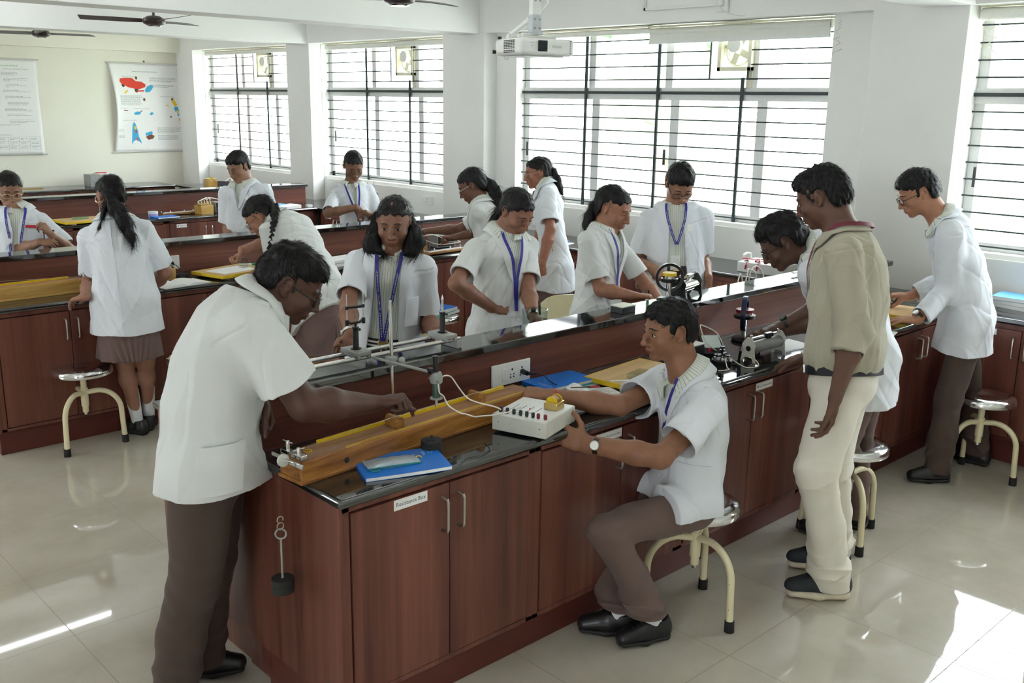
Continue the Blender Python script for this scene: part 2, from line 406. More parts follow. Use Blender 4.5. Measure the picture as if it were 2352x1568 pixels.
# roller blinds
def blind(y0, y1, z, r, drop, label, name='roller_blind'):
    t = thing(name, label, 'blind', (XG - .09, (y0 + y1) / 2, z), 0, 'rolled-up blinds over the windows')
    b = MB(); b.tube([(XG - .09, y0, z), (XG - .09, y1, z)], r, 18); obj('fabric_roll', b, M['ltgrey'] if 0 else M['blindf'], t)
    b = MB(); b.bx(XG - .13, XG - .06, y0 - .01, y1 + .01, z + r + .004, z + r + .014); obj('head_rail', b, M['alu_cream'], t)
    if drop:
        b = MB(); b.bx(XG - .115, XG - .105, y0, y1, z - drop, z); obj('hanging_fabric', b, M['blindf'], t)
        b = MB(); b.bx(XG - .122, XG - .1, y0, y1, z - drop - .012, z - drop + .008); obj('bottom_rail', b, M['alu'], t)
M['blindf'] = simple('blind_fabric', srgb(226, 226, 218), .8, var=.02)
blind(10.1, 12.36, 2.488, .026, 0, 'thin cream roller blind above the farthest window')
blind(7.32, 9.5, 2.488, .028, 0, 'thin cream roller blind above the middle window')
blind(4.98, 6.42, 2.49, .022, 0, 'thin white roller blind behind the projector')
blind(3.46, 4.97, 2.475, .030, .075, 'white roller blind lowered a little, above the extractor fan of the wide window')
blind(-.58, 2.50, 2.485, .036, 0, 'thick white roller blind above the right-hand window')
# trunking, socket and cords on the lintel
t = thing('cable_trunking', 'white plastic cable trunking on the lintel above the wide window', 'trunking', (XC, 4.6, 2.63))
b = MB(); b.bx(XC - .014, XC, 4.27, 4.92, 2.618, 2.640); b.bx(XC - .014, XC, 4.90, 4.92, 2.618, 2.80); obj('channel', b, M['white'], t, bevel=.002)
t = thing('power_socket', 'white socket with a plug on the lintel above the wide window', 'socket', (XC, 4.22, 2.63))
b = MB(); b.bx(XC - .02, XC, 4.165, 4.265, 2.575, 2.69); obj('plate', b, M['white'], t, bevel=.004)
b = MB(); b.box((XC - .03, 4.215, 2.635), (.03, .04, .045)); obj('plug', b, M['white'], t, bevel=.006)
b = MB(); b.tube([(XC - .03, 4.215, 2.61), (XC - .03, 4.20, 2.585), (XC - .01, 4.12, 2.55), (XC - .005, 4.05, 2.543), (XC + .03, 3.98, 2.54)], .003, 6); obj('flex', b, M['alu'], t)
def cord(name, pts, label, mat='alu_cream', r=.0025):
    b = MB(); b.tube(pts, r, 6); o = obj(name, b, M[mat]); tag(o, label, 'cord'); return o
cp = [(6.10, 3.40 + .012 * math.sin(k * 1.9), 2.50 - .006 * k) for k in range(12)] + [(6.09 + .02 * math.sin(k), 3.40 + .03 * math.cos(k * 1.7), 2.42 - .012 * k) for k in range(12)]
cord('blind_cord', cp, 'tangled cream blind cord at the right end of the wide window')
cp = [(6.09, 2.43 + .05 * math.sin(k * 1.3), 2.50 - .018 * k + .02 * math.cos(k * 2.1)) for k in range(16)]
cord('blind_cord', cp, 'tangled cream blind cord at the left end of the right-hand window')
cp = [(6.085, 6.58 + .028 * math.cos(k * .7), 2.36 - .028 * math.sin(k * .7) - .0015 * k) for k in range(24)]
cord('blind_cord', [(6.085, 6.6, 2.5)] + cp, 'coiled cream blind cord on the wall below the projector')
# wall socket under the middle window
def plate(name, label, o, u, v, w, h, mods, mat='white'):
    """switch plate: o centre on the wall, u right, v up, outward = u x v"""
    o, u, v = [np.asarray(q, float) for q in (o, u, v)]; n = np.cross(u, v)
    t = thing(name, label, 'socket', tuple(o))
    def bx(mb, a0, a1, b0, b1, d0, d1): mb.add([o + u * a + v * b_ + n * d for a in (a0, a1) for b_ in (b0, b1) for d in (d0, d1)], [(0, 1, 3, 2), (4, 6, 7, 5), (0, 4, 5, 1), (2, 3, 7, 6), (0, 2, 6, 4), (1, 5, 7, 3)])
    b = MB(); bx(b, -w / 2, w / 2, -h / 2, h / 2, 0, .011); obj('cover_plate', b, M[mat], t, bevel=.003)
    for kind, a in mods:
        if kind == 's': b = MB(); bx(b, a - .011, a + .011, -.024, .024, .01, .016); obj('switch', b, M[mat], t, bevel=.002)
        else:
            b = MB()
            for (p, q, r) in ((0, .015, .0042), (-.009, -.005, .003), (.009, -.005, .003), (-.009, -.016, .0034), (.009, -.016, .0034)):
                c = o + u * (a + p) + v * q + n * .0105; b.cone(c, c + n * .0012, r, r, 12)
            obj('socket_hole', b, M['black'], t)
    return t, n
plate('switch_plate', 'white switch plate on the wall under the middle window, by the pier', (XW, 7.72, .97), (0, -1, 0), (0, 0, 1), .17, .085, [('s', -.05), ('k', 0), ('s', .05)])
# posters --------------------------------------------------------------
def poster(x0, x1, z0, z1, label, draw, curl=0.0):
    t = thing('wall_chart', label, 'poster', ((x0 + x1) / 2, YB, (z0 + z1) / 2), 0)
    def S_(u, w):     # u 0..1 across, w 0..1 up: bowed sheet
        edge = curl * 4 * w * (1 - w) if w else 0
        x = x0 + (x1 - x0) * u; 
        d = .012 + .05 * math.exp(-u * 9) * 4 * w * (1 - w) + .012 * math.sin(3.1 * w + 2 * u)
        if u < .5: x += .05 * math.exp(-u * 6) * math.sin(PI * w)
        return np.array([x, YB - d, z0 + (z1 - z0) * w])
    P = np.array([[S_(j / 24, i / 28) for j in range(25)] for i in range(29)])
    b = MB(); b.slab(P, (0, -.0015, 0)); obj('sheet', b, M['paper'], t, smooth=180)
    for z in (z0, z1):
        q = MB(); q.tube([(x0 - .03, YB - .014, z), (x1 + .03, YB - .014, z)], .009, 8); obj('batten', q, M['ltgrey'], t)
    draw(t, lambda u, w: S_(u, w) + np.array([0, -.0026, 0]))
    n = MB(); n.box(((x0 + x1) / 2, YB - .01, z1 + .025), (.012, .014, .02)); obj('nail', n, M['black'], t)
def ink(t, name, col, polys, SF):
    mb = MB()
    for poly in polys:
        k = len(poly); c = np.mean(np.array(poly), 0); mb.add([SF(*p) for p in poly] , [tuple(range(k))])
    mm = simple('chart_' + name, col, .8, var=.02)
    o = obj(name, mb, mm, t, smooth=None)
def lines(u0, u1, w, n, h=.0022, gap=.0115, seed=0, jag=.12):
    rr = random.Random(seed); out = []
    for i in range(n):
        x = u0; ww = w - i * gap; end = u1 - (u1 - u0) * jag * rr.random() * (2.5 if i == n - 1 else 1)
        while x < end:
            l = rr.uniform(.012, .034); out.append([(x, ww), (min(x + l, end), ww), (min(x + l, end), ww + h * 1.6), (x, ww + h * 1.6)]); x += l + .007
    return out
def circ(u, w, r, n=14, asp=1.0): return [(u + r * math.cos(2 * PI * k / n), w + r * asp * math.sin(2 * PI * k / n)) for k in range(n)]
def textp(s, u, w, h, fit):
    vs, fs = text_geo(s, 1.0); xs = [q[0] for q in vs]; k = fit / (max(xs) - min(xs))
    return [[(u + vs[i][0] * k, w + vs[i][1] * h) for i in f] for f in fs]
def draw1(t, SF):
    dk = srgb(70, 78, 90)
    ink(t, 'title', srgb(60, 100, 80), textp("NEWTON'S LAWS OF MOTION", .50, .905, .016, .36), SF)
    tx = textp('FIRST LAW OF MOTION', .27, .85, .011, .22) + textp('SECOND LAW OF MOTION', .80, .63, .011, .22) + textp('THIRD LAW OF MOTION', .22, .36, .011, .22) + textp('ACTION', .13, .495, .01, .12) + textp('REACTION', .42, .49, .01, .22)
    ink(t, 'heading', dk, tx, SF)
    ink(t, 'paragraph', srgb(120, 128, 132), lines(.56, .97, .84, 5, seed=1) + lines(.57, .93, .76, 3, seed=2) + lines(.10, .44, .635, 10, seed=3) + lines(.62, .98, .27, 6, seed=4) + lines(.62, .93, .18, 5, seed=5) + lines(.04, .14, .25, 2, seed=6) + lines(.04, .14, .19, 3, seed=7), SF)
    car = [(.12, .79), (.13, .825), (.20, .835), (.31, .835), (.36, .80), (.44, .795), (.50, .765), (.49, .735), (.40, .71), (.33, .715), (.24, .73), (.15, .765)]
    ink(t, 'car_drawing', srgb(222, 70, 52), [car, [(.36, .695), (.47, .70), (.47, .685), (.36, .68)]], SF)
    ink(t, 'car_window', srgb(70, 60, 60), [[(.17, .80), (.20, .822), (.27, .822), (.31, .80), (.24, .79)], circ(.17, .755, .025), circ(.36, .70, .028)], SF)
    ink(t, 'blue_drawing', srgb(70, 170, 215), [[(.48, .70), (.52, .745), (.57, .76), (.61, .75), (.585, .71), (.55, .68), (.49, .675)], [(.88, .50), (.905, .52), (.94, .51), (.96, .47), (.93, .475), (.905, .455)], [(.925, .435), (.955, .435), (.95, .41), (.93, .41)],
        [(.26, .31), (.285, .345), (.31, .31), (.335, .24), (.345, .17), (.37, .135), (.38, .09), (.345, .12), (.305, .14), (.265, .12), (.24, .085), (.245, .15), (.25, .24)], [(.44, .215), (.54, .235), (.545, .20), (.45, .18)], [(.29, .44), (.34, .46), (.40, .455), (.38, .425), (.31, .42)], [(.52, .435), (.56, .455), (.585, .435), (.54, .415)]], SF)
    ink(t, 'yellow_drawing', srgb(232, 196, 40), [[(.85, .585), (.89, .60), (.935, .545), (.93, .525), (.89, .525)], circ(.30, .275, .018, 12, 1.1), [(.17, .67), (.22, .70), (.235, .69), (.185, .655)], [(.92, .47), (.95, .475), (.945, .44), (.925, .44)], [(.94, .36), (.96, .345), (.965, .37), (.95, .385)], [(.77, .54), (.81, .53), (.81, .52), (.77, .53)]], SF)
    ink(t, 'brown_drawing', srgb(130, 84, 60), [circ(.46, .595, .018), circ(.83, .40, .012), circ(.87, .60, .018), circ(.935, .505, .01), [(.44, .17), (.52, .20), (.57, .18), (.55, .15), (.48, .135)], [(.14, .475), (.20, .475), (.21, .465), (.14, .465)], [(.36, .445), (.42, .475), (.425, .47), (.37, .435)], circ(.37, .835, .018)], SF)
    ink(t, 'red_drawing', srgb(214, 60, 56), [[(.295, .25), (.32, .245), (.32, .215), (.295, .22)], [(.31, .165), (.335, .16), (.335, .12), (.31, .13)]], SF)
def draw2(t, SF):
    ink(t, 'title', srgb(80, 150, 90), textp('UNITS & MEASURES', .55, .93, .016, .46), SF)
    ink(t, 'heading', srgb(70, 120, 90), textp('COMMON DERIVED UNITS', .75, .895, .012, .30) + textp('CONVERSIONS', .55, .21, .012, .16) + textp('SOME FUNDAMENTAL CONSTANTS', .62, .315, .01, .24), SF)
    pl = []
    for k in range(9): pl += lines(.58 + .02 * (k % 3), .92, .86 - k * .062, 3, seed=20 + k, jag=.5, gap=.014)
    for k in range(7): pl += lines(.10 + .02 * (k % 2), .42, .84 - k * .075, 3, seed=40 + k, jag=.5, gap=.014)
    for c in range(7):
        for k in range(3): pl += lines(.10 + c * .125, .10 + c * .125 + .10, .17 - k * .045, 2, seed=60 + c * 3 + k, jag=.4)
    ink(t, 'paragraph', srgb(130, 150, 140), pl, SF)
    g = [[(.08, z), (.96, z), (.96, z + .002), (.08, z + .002)] for z in (.185, .14, .095, .05)]
    g += [[(.08 + c * .125, .05), (.083 + c * .125, .05), (.083 + c * .125, .187), (.08 + c * .125, .187)] for c in range(8)]
    ink(t, 'table_rule', srgb(170, 180, 176), g, SF)
poster(5.03, 6.0 - .02, 1.23, 2.355, 'white wall chart with a red car and a blue rocket drawing', draw1)
poster(3.2, 4.17, 1.23, 2.35, 'white wall chart of text and tables, at the left edge', draw2)
# ceiling fans ---------------------------------------------------------
def ceiling_fan(x, y, z, a0, label):
    t = thing('ceiling_fan', label, 'fan', (x, y, z), 0, 'brown ceiling fans')
    b = MB(); b.lathe([(0, -.005), (.06, 0), (.085, .012), (.095, .03), (.085, .055), (.05, .075), (.02, .08)], (x, y, z), 28); obj('motor', b, M['fanbrown'], t)
    b = MB(); b.lathe([(0, -.012), (.05, -.010), (.062, -.001), (.06, .004), (0, .004)], (x, y, z), 24); obj('cap', b, M['chrome'], t)
    b = MB(); b.cone((x, y, z + .07), (x, y, ZC - .03), .011, .011, 10); b.lathe([(.02, 0), (.05, .03), (.055, .05)], (x, y, ZC - .05), 18); obj('downrod', b, M['fanbrown'], t)
    for k in range(3):
        a = a0 + k * 2 * PI / 3; d = np.array([math.cos(a), math.sin(a), 0]); s = np.array([-d[1], d[0], 0]); P = []
        for i in range(12):
            q = i / 11; r = .09 + q * .50; w = .022 + .045 * min(1, q * 4) - .012 * q; P.append([np.array([x, y, z + .035 + .012 * q]) + d * r + s * (w * e) + np.array([0, 0, .012 * e]) for e in (-1, -.3, .3, 1)])
        b = MB(); b.slab(np.array(P), (0, 0, .004)); obj('blade', b, M['fanbrown'], t)
M['fanbrown'] = simple('brown_enamel', srgb(58, 44, 42), .35, var=.08)
ceiling_fan(3.59, 4.8, 2.485, .35, 'brown ceiling fan nearest the projector, cut by the top of the photo')
ceiling_fan(3.70, 8.4, 2.528, .55, 'brown ceiling fan between the two far beams, in front of the posters')
ceiling_fan(3.70, 11.2, 2.532, .2, 'brown ceiling fan farthest back, above the text chart')
# ceiling led tubes: one mirrored in the floor, the rest added for fill
def led(x0, x1, y, label):
    z = ZC - .035; t = thing('led_batten', label, 'lamp', ((x0 + x1) / 2, y, z), 0, 'led battens on the ceiling')
    b = MB(); b.bx(x0, x1, y - .018, y + .018, z, ZC); obj('housing', b, M['white'], t)
    b = MB(); b.tube([(x0 + .01, y, z - .008), (x1 - .01, y, z - .008)], .013, 10); obj('tube', b, M['led'], t)
for x0, y in ((2.05, 9.0), (-1.2, 9.0), (2.05, 5.9), (-1.2, 5.9), (2.05, 3.6), (-1.2, 3.6), (2.05, 1.2), (-1.2, 1.2), (-1.2, -1.2), (2.05, -1.2)):
    led(x0, x0 + 1.18, y, 'white led tube batten on the ceiling, out of view')
# outdoors seen through the panes
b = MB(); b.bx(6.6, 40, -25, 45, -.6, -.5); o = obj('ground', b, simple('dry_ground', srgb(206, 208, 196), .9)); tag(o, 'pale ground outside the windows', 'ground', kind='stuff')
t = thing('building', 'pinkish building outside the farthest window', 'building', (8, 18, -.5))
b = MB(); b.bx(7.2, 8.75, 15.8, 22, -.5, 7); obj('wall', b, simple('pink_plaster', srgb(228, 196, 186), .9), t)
b = MB()
for k in range(3): b.bx(7.15, 7.25, 16.5 + 1.8 * k, 17.3 + 1.8 * k, 1.0, 2.3)
obj('window', b, M['grey'], t)
def leafy(x, y, z, r, label, seed):
    t = thing('tree', label, 'tree', (x, y, -.5)); rr = random.Random(seed); b = MB()
    for k in range(26):
        v = np.array([rr.gauss(0, 1) for _ in range(3)]); v /= np.linalg.norm(v); c = np.array([x, y, z]) + v * r * rr.uniform(.35, .9)
        n0 = len(b.v); b.sph(c, r * rr.uniform(.25, .42), 9)
        b.v[n0:] = [tuple(np.array(p) + rr.uniform(-.06, .06) * r * np.array([1, 1, 1])) for p in b.v[n0:]]
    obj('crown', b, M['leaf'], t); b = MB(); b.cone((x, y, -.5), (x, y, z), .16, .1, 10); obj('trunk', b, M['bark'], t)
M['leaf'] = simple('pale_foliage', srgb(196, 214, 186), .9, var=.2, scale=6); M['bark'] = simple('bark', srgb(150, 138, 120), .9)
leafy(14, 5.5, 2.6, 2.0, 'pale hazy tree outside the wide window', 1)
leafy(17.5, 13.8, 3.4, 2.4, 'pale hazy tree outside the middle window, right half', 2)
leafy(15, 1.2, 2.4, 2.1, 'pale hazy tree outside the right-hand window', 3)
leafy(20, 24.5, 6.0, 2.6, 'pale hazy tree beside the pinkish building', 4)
# ================================================================ benches
ZCT, ZCB, ZS0, ZS1 = .835, .805, 1.010, 1.040
def handle(mb, x, y, z0, z1, off=.032):
    pts = [(x, y, z0)] + [(x, y - off + .012 * (1 - math.sin(a)), z0 + .012 * (1 - math.cos(a))) for a in (PI / 4, PI / 2)] + [(x, y - off, z0 + .02), (x, y - off, z1 - .02)] + [(x, y - off + .012 * (1 - math.sin(a)), z1 - .012 * (1 - math.cos(a))) for a in (PI / 2, PI / 4)] + [(x, y, z1)]
    mb.tube(pts, .0048, 8)
def cab(x0, x1, y, depth, label, xd=None, stick=(), group=None, ends=(0, 0), hz=(.62, .735)):
    """base cabinet facing -y, doors split at xd"""
    t = thing('base_cabinet', label, 'cabinet', ((x0 + x1) / 2, y + depth / 2, 0), 0, group)
    yd = y + .025
    b = MB(); b.bx(x0, x0 + .03, yd + .004, y + depth, .145, ZCB); b.bx(x1 - .03, x1, yd + .004, y + depth, .145, ZCB)
    b.bx(x0, x1, yd + .004, y + depth, .780, ZCB); b.bx(x0, x1, yd + .004, y + depth, .145, .163); b.bx(x0 + .004, x1 - .004, yd + .03, y + depth - .004, .165, .778)
    obj('carcass', b, M['wood_v'], t, bevel=.0015)
    b = MB(); b.bx(x0, x1, y + .085, y + depth, 0, .146); obj('plinth', b, M['plinth'], t)
    xd = xd or (x0 + x1) / 2
    for k, (a, c) in enumerate(((x0 + .034, xd - .002), (xd + .002, x1 - .034))):
        b = MB(); b.bx(a, c, yd, yd + .02, .168, .774); d = obj('door', b, M['wood_v'], t, bevel=.001)
        h = MB(); handle(h, c - .03 if k == 0 else a + .032, yd, *hz); obj('handle', h, M['handle'], d)
        for (kk, u, z, s, w) in stick:
            if kk == k:
                q = MB(); q.bx(u, u + w, yd - .0012, yd, z, z + .034); o = obj('label_sticker', q, M['paper'], d, label='white sticker reading ' + s)
                q = MB(); put_text(q, s, .02, (u + w / 2, yd - .0016, z + .017), (1, 0, 0), (0, 0, 1), fit=w * .88); 
                o2 = obj('lettering', q, M['print'], t, smooth=None)
    return t
ROWY = [2.21, 5.55, 8.88]
X0, X1 = 1.44, 5.55
ROWN = ['front', 'second', 'third']
for r, y0 in enumerate(ROWY):
    nm = ROWN[r]; x0 = X0
    if r == 0:
        us = [(1.44, 2.23, 1.847, 'walnut cabinet at the left end of the front bench, marked Resistance Box', [(0, 1.628, .738, 'Resistance Box', .128)]),
              (2.23, 3.075, 2.687, 'walnut cabinet beside the seated boy, second from the left in the front bench', [(0, 2.54, .738, '\u2666 Start Resistance Box', .14)]),
              (3.075, 4.02, 3.557, 'walnut cabinet behind the teacher, marked Low Resistance Box', [(1, 3.575, .738, '\u2666 Low Resistance Box', .13)]),
              (4.02, 4.80, None, 'walnut cabinet of the front bench just right of the teacher', []), (4.80, 5.55, None, 'walnut cabinet of the front bench in the corner by the side counter', [])]
    else:
        w = (X1 - x0) / 5; us = [(x0 + w * k, x0 + w * (k + 1), None, 'walnut cabinet number %d from the left in the %s bench row' % (k + 1, nm), [(0, x0 + w * k + .1, .735, '\u2666 Apparatus', .1)] if r == 2 and k in (2, 3) else []) for k in range(5)]
        names = ['at the open left end of', 'behind the girl seen from the back in', 'in the middle of', 'right of the middle of', 'nearest the windows in']
        us = [(a, c, d, 'walnut base cabinet %s the %s bench row' % (names[i], nm), s) for i, (a, c, d, _, s) in enumerate(us)]
    for a, c, d, lab, st in us: cab(a, c, y0, .49, lab, d, st, 'bench cabinets')
    # end panels, riser, slabs
    t = thing('bench_core', 'walnut spine panel carrying the raised shelf of the %s bench row' % nm, 'bench panel', ((x0 + X1) / 2, y0 + .58, 0))
    b = MB(); b.bx(x0, X1 + .16, y0 + .505, y0 + .64, ZCT, ZS0); obj('riser_panel', b, M['wood_h'], t)
    b = MB(); b.bx(x0 - .012, x0 - .001, y0 + .02, y0 + 1.237, .146, ZCB); b.bx(x0 + .03, x0 + .04, y0 + .09, y0 + 1.16, 0, .15); o = obj('end_panel', b, M['wood_v']); tag(o, 'walnut end panel closing the left end of the %s bench row' % nm, 'panel')
    b = MB(); b.bx(x0 + .02, X1, y0 + .492, y0 + .66, 0, ZCB); obj('core_panel', b, M['wood_v'], t)
    t = thing('rear_cabinet', 'walnut cabinet run on the far side of the %s bench row' % nm, 'cabinet', ((x0 + X1) / 2, y0 + .95, 0))
    b = MB(); b.bx(x0 + .005, X1, y0 + .662, y0 + 1.235, .146, ZCB); obj('carcass', b, M['wood_v'], t)
    b = MB(); b.bx(x0 + .05, X1, y0 + .662, y0 + 1.16, 0, .146); obj('plinth', b, M['plinth'], t)
    b = MB(); b.box(((x0 - .02 + X1) / 2, y0 + .253, (ZCB + ZCT) / 2), (X1 - x0 + .02, .506, ZCT - ZCB)); o = obj('worktop', b, M['granite'], bevel=.011, seg=3); tag(o, 'black granite worktop on the near side of the %s bench row' % nm, 'worktop')
    b = MB(); b.box(((x0 - .02 + X1) / 2, y0 + .955, (ZCB + ZCT) / 2), (X1 - x0 + .02, .63, ZCT - ZCB)); o = obj('worktop', b, M['granite'], bevel=.011, seg=3); tag(o, 'black granite worktop on the far side of the %s bench row' % nm, 'worktop')
    b = MB(); b.bx(x0 - .01, 5.73, y0 + .485, y0 + .665, ZS0, ZS1); o = obj('raised_shelf', b, M['granite'], bevel=.004); tag(o, 'polished black granite top of the raised shelf of the %s bench row' % nm, 'shelf')
# side counter under the windows, and back counter
def cabx(y0, y1, label, group, stick=False):
    """cabinet facing -x (towards the room) at x = 5.57"""
    xd = 5.575; t = thing('base_cabinet', label, 'cabinet', (5.85, (y0 + y1) / 2, 0), 0, group)
    b = MB(); b.bx(xd + .004, 6.09, y0, y1, .145, ZCB); obj('carcass', b, M['wood_v'], t)
    b = MB(); b.bx(xd + .06, 6.09, y0, y1, 0, .146); obj('plinth', b, M['plinth'], t)
    ym = (y0 + y1) / 2
    for k, (a, c) in enumerate(((y0 + .02, ym - .002), (ym + .002, y1 - .02))):
        b = MB(); b.bx(xd - .016, xd + .004, a, c, .168, .774); d = obj('door', b, M['wood_v'], t, bevel=.001)
        yy = c - .03 if k == 0 else a + .03; h = MB(); h.tube([(xd - .016, yy, .62), (xd - .042, yy, .624), (xd - .047, yy, .64), (xd - .047, yy, .715), (xd - .042, yy, .731), (xd - .016, yy, .735)], .0048, 8); obj('handle', h, M['handle'], d)
        if stick and k == 1:
            q = MB(); q.bx(xd - .0172, xd - .016, c - .2, c - .09, .735, .768); obj('label_sticker', q, M['paper'], d)
segs = [(-1.9, -1.0), (-1.0, -.1), (-.1, .8), (.8, 1.5), (1.5, 2.205), (3.45, 4.15), (4.15, 4.85), (4.85, 5.545), (6.79, 7.5), (7.5, 8.2), (8.2, 8.875), (10.12, 10.8), (10.8, 11.5), (11.5, 12.25)]
nmz = ['far out of the frame on the right', 'out of frame on the right', 'under the right-hand window, farther right', 'under the right-hand window, at the right edge', 'under the right-hand window, behind the boy in long sleeves', 'behind the standing boy with glasses', 'under the middle of the wide window', 'behind the girl standing by the wide window', 'in the gap after the second bench row, near', 'in the gap after the second bench row, middle', 'where the third bench row ends', 'beyond the third bench row, near', 'beyond the third bench row, middle', 'in the far corner under the farthest window']
for (a, c), n_ in zip(segs[1:], nmz[1:]): cabx(a, c, 'walnut cabinet of the window counter ' + n_, 'window counter cabinets', True)
b = MB(); b.box((5.825, 5.1, .82), (.55, 14.4, .03)); o = obj('worktop', b, M['granite'], bevel=.010, seg=3); tag(o, 'black granite worktop running under all the windows', 'worktop')
# trim the benches where they meet the window counter: bench tops stop at 5.55
us = [-1.9, -1.0, -.1, .8, 1.7, 2.6, 3.45, 4.3, 5.1, 5.55]
for k in range(len(us) - 1):
    cab(us[k], us[k + 1], 12.28, .61, 'walnut cabinet of the back counter, number %d from the window corner' % (len(us) - 1 - k), None, [(0, us[k] + .35, .733, 'Mechanics', .13)] if k > 3 else [], 'back counter cabinets')
b = MB(); b.box((1.85, 12.585, .82), (7.4, .62, .03)); o = obj('worktop', b, M['granite'], bevel=.010, seg=3); tag(o, 'black granite worktop along the back wall below the charts', 'worktop')
# ================================================================ stools
M['cream'] = simple('cream_enamel', srgb(226, 216, 178), .35, var=.03)
def creamchip():
    m = pmat('chipped_cream_enamel', srgb(224, 214, 176), .35); n = noise(m, coords(m, (1, 1, .6)), 60, 3, .6)
    L(m, ramp(m, n, [(.70, srgb(226, 216, 178)), (.715, srgb(60, 42, 30))]), bsdf(m).inputs['Base Color']); return m
M['creamchip'] = creamchip()
ZSEAT = .47
def make_stool(label):
    t = thing('lab_stool', label, 'stool', (0, 0, 0), 0, 'round steel-topped laboratory stools')
    b = MB(); z = ZSEAT; b.lathe([(0, z - .014), (.146, z - .014), (.152, z - .036), (.160, z - .042), (.163, z - .038), (.160, z - .012), (.150, z - .003), (.10, z), (.04, z - .003), (.036, z - .0045), (0, z - .0045)], (0, 0, 0), 48); obj('seat', b, M['chrome'], t, world=False, smooth=50)
    b = MB(); b.cone((0, 0, .20), (0, 0, z - .014), .0165, .0165, 14); b.cone((0, 0, .235), (0, 0, .34), .021, .021, 14); b.lathe([(.02, 0), (.10, .012), (.10, .016)], (0, 0, z - .034), 20); obj('post', b, M['creamchip'], t, world=False)
    b = MB(); b.cone((0, 0, .185), (0, 0, .236), .009, .009, 10); obj('screw', b, M['steel'], t, world=False)
    for k in range(3):
        a = k * 2 * PI / 3; d = np.array([math.cos(a), math.sin(a), 0.])
        pts = [d * .015 + np.array([0, 0, .315])]
        for i in range(13):
            q = i / 12 * PI / 2; pts.append(d * (.07 + .118 * math.sin(q)) + np.array([0, 0, .20 + .122 * math.cos(q)]))
        pts += [d * .192 + np.array([0, 0, .10]), d * .196 + np.array([0, 0, .03])]
        b = MB(); b.tube(pts, .0145, 12); l = obj('leg', b, M['creamchip'] if k != 1 else M['cream'], t, world=False, smooth=60)
        b = MB(); b.cone(d * .1955 + np.array([0, 0, .045]), d * .197, .0185, .0195, 14); obj('rubber_foot', b, M['rubber'], l, world=False)
    return t
st = make_stool('round steel-topped stool with curved cream legs, by the girl seen from behind')
st.location = (1.865, 5.50, 0); st.rotation_euler = (0, 0, math.radians(216))
def stool(x, y, a, label): return dup(st, (x, y, 0), math.radians(a), label)
stool(2.935, 2.05, -97 + 0, 'cream-legged stool under the seated boy, its steel top showing behind his coat')
stool(4.02, 1.99, 229, 'cream-legged stool with a polished steel top, right behind the teacher')
stool(5.265, 1.90, 160, 'cream-legged stool in front of the boy in the long-sleeved coat')
stool(4.27, 5.30, 30, 'steel-topped stool by the second bench row, under a blue file and a green book')
stool(2.45, 5.34, 10, 'stool mostly hidden behind the leaning boy, cluttered with pouches')
# ================================================================ things on the benches
Z0 = ZCT
def rotz(rz): return np.array([[math.cos(rz), -math.sin(rz), 0], [math.sin(rz), math.cos(rz), 0], [0, 0, 1]])
class Loc:
    """local builder: a root at loc/rz, shapes given in local metres"""
    def __init__(s, name, label, cat, loc, rz=0, group=None): s.r = thing(name, label, cat, loc, math.radians(rz), group)
    def add(s, name, mb, mat, par=None, bevel=0, smooth=40, label=None, world=False):
        return obj(name, mb, M[mat] if isinstance(mat, str) else mat, par or s.r, bevel, smooth, False, label)
def B_(*bs):
    m = MB()
    for c, d in bs: m.box(c, d)
    return m
def wire(name, pts, r, mat, label, cat='wire', n=40, group=None):
    P = np.array(pts, float); k = len(P); Q = []
    for i in range(k - 1):
        p0, p1, p2, p3 = P[max(i - 1, 0)], P[i], P[i + 1], P[min(i + 2, k - 1)]
        for t in np.linspace(0, 1, max(3, n // k), endpoint=False): Q.append(.5 * ((2 * p1) + (p2 - p0) * t + (2 * p0 - 5 * p1 + 4 * p2 - p3) * t * t + (3 * p1 - p0 - 3 * p2 + p3) * t ** 3))
    Q.append(P[-1]); b = MB(); b.tube(Q, r, 7); o = obj(name, b, M[mat], smooth=180); return tag(o, label, cat, group)
M['wirew'] = simple('white_flex', srgb(232, 226, 214), .6)
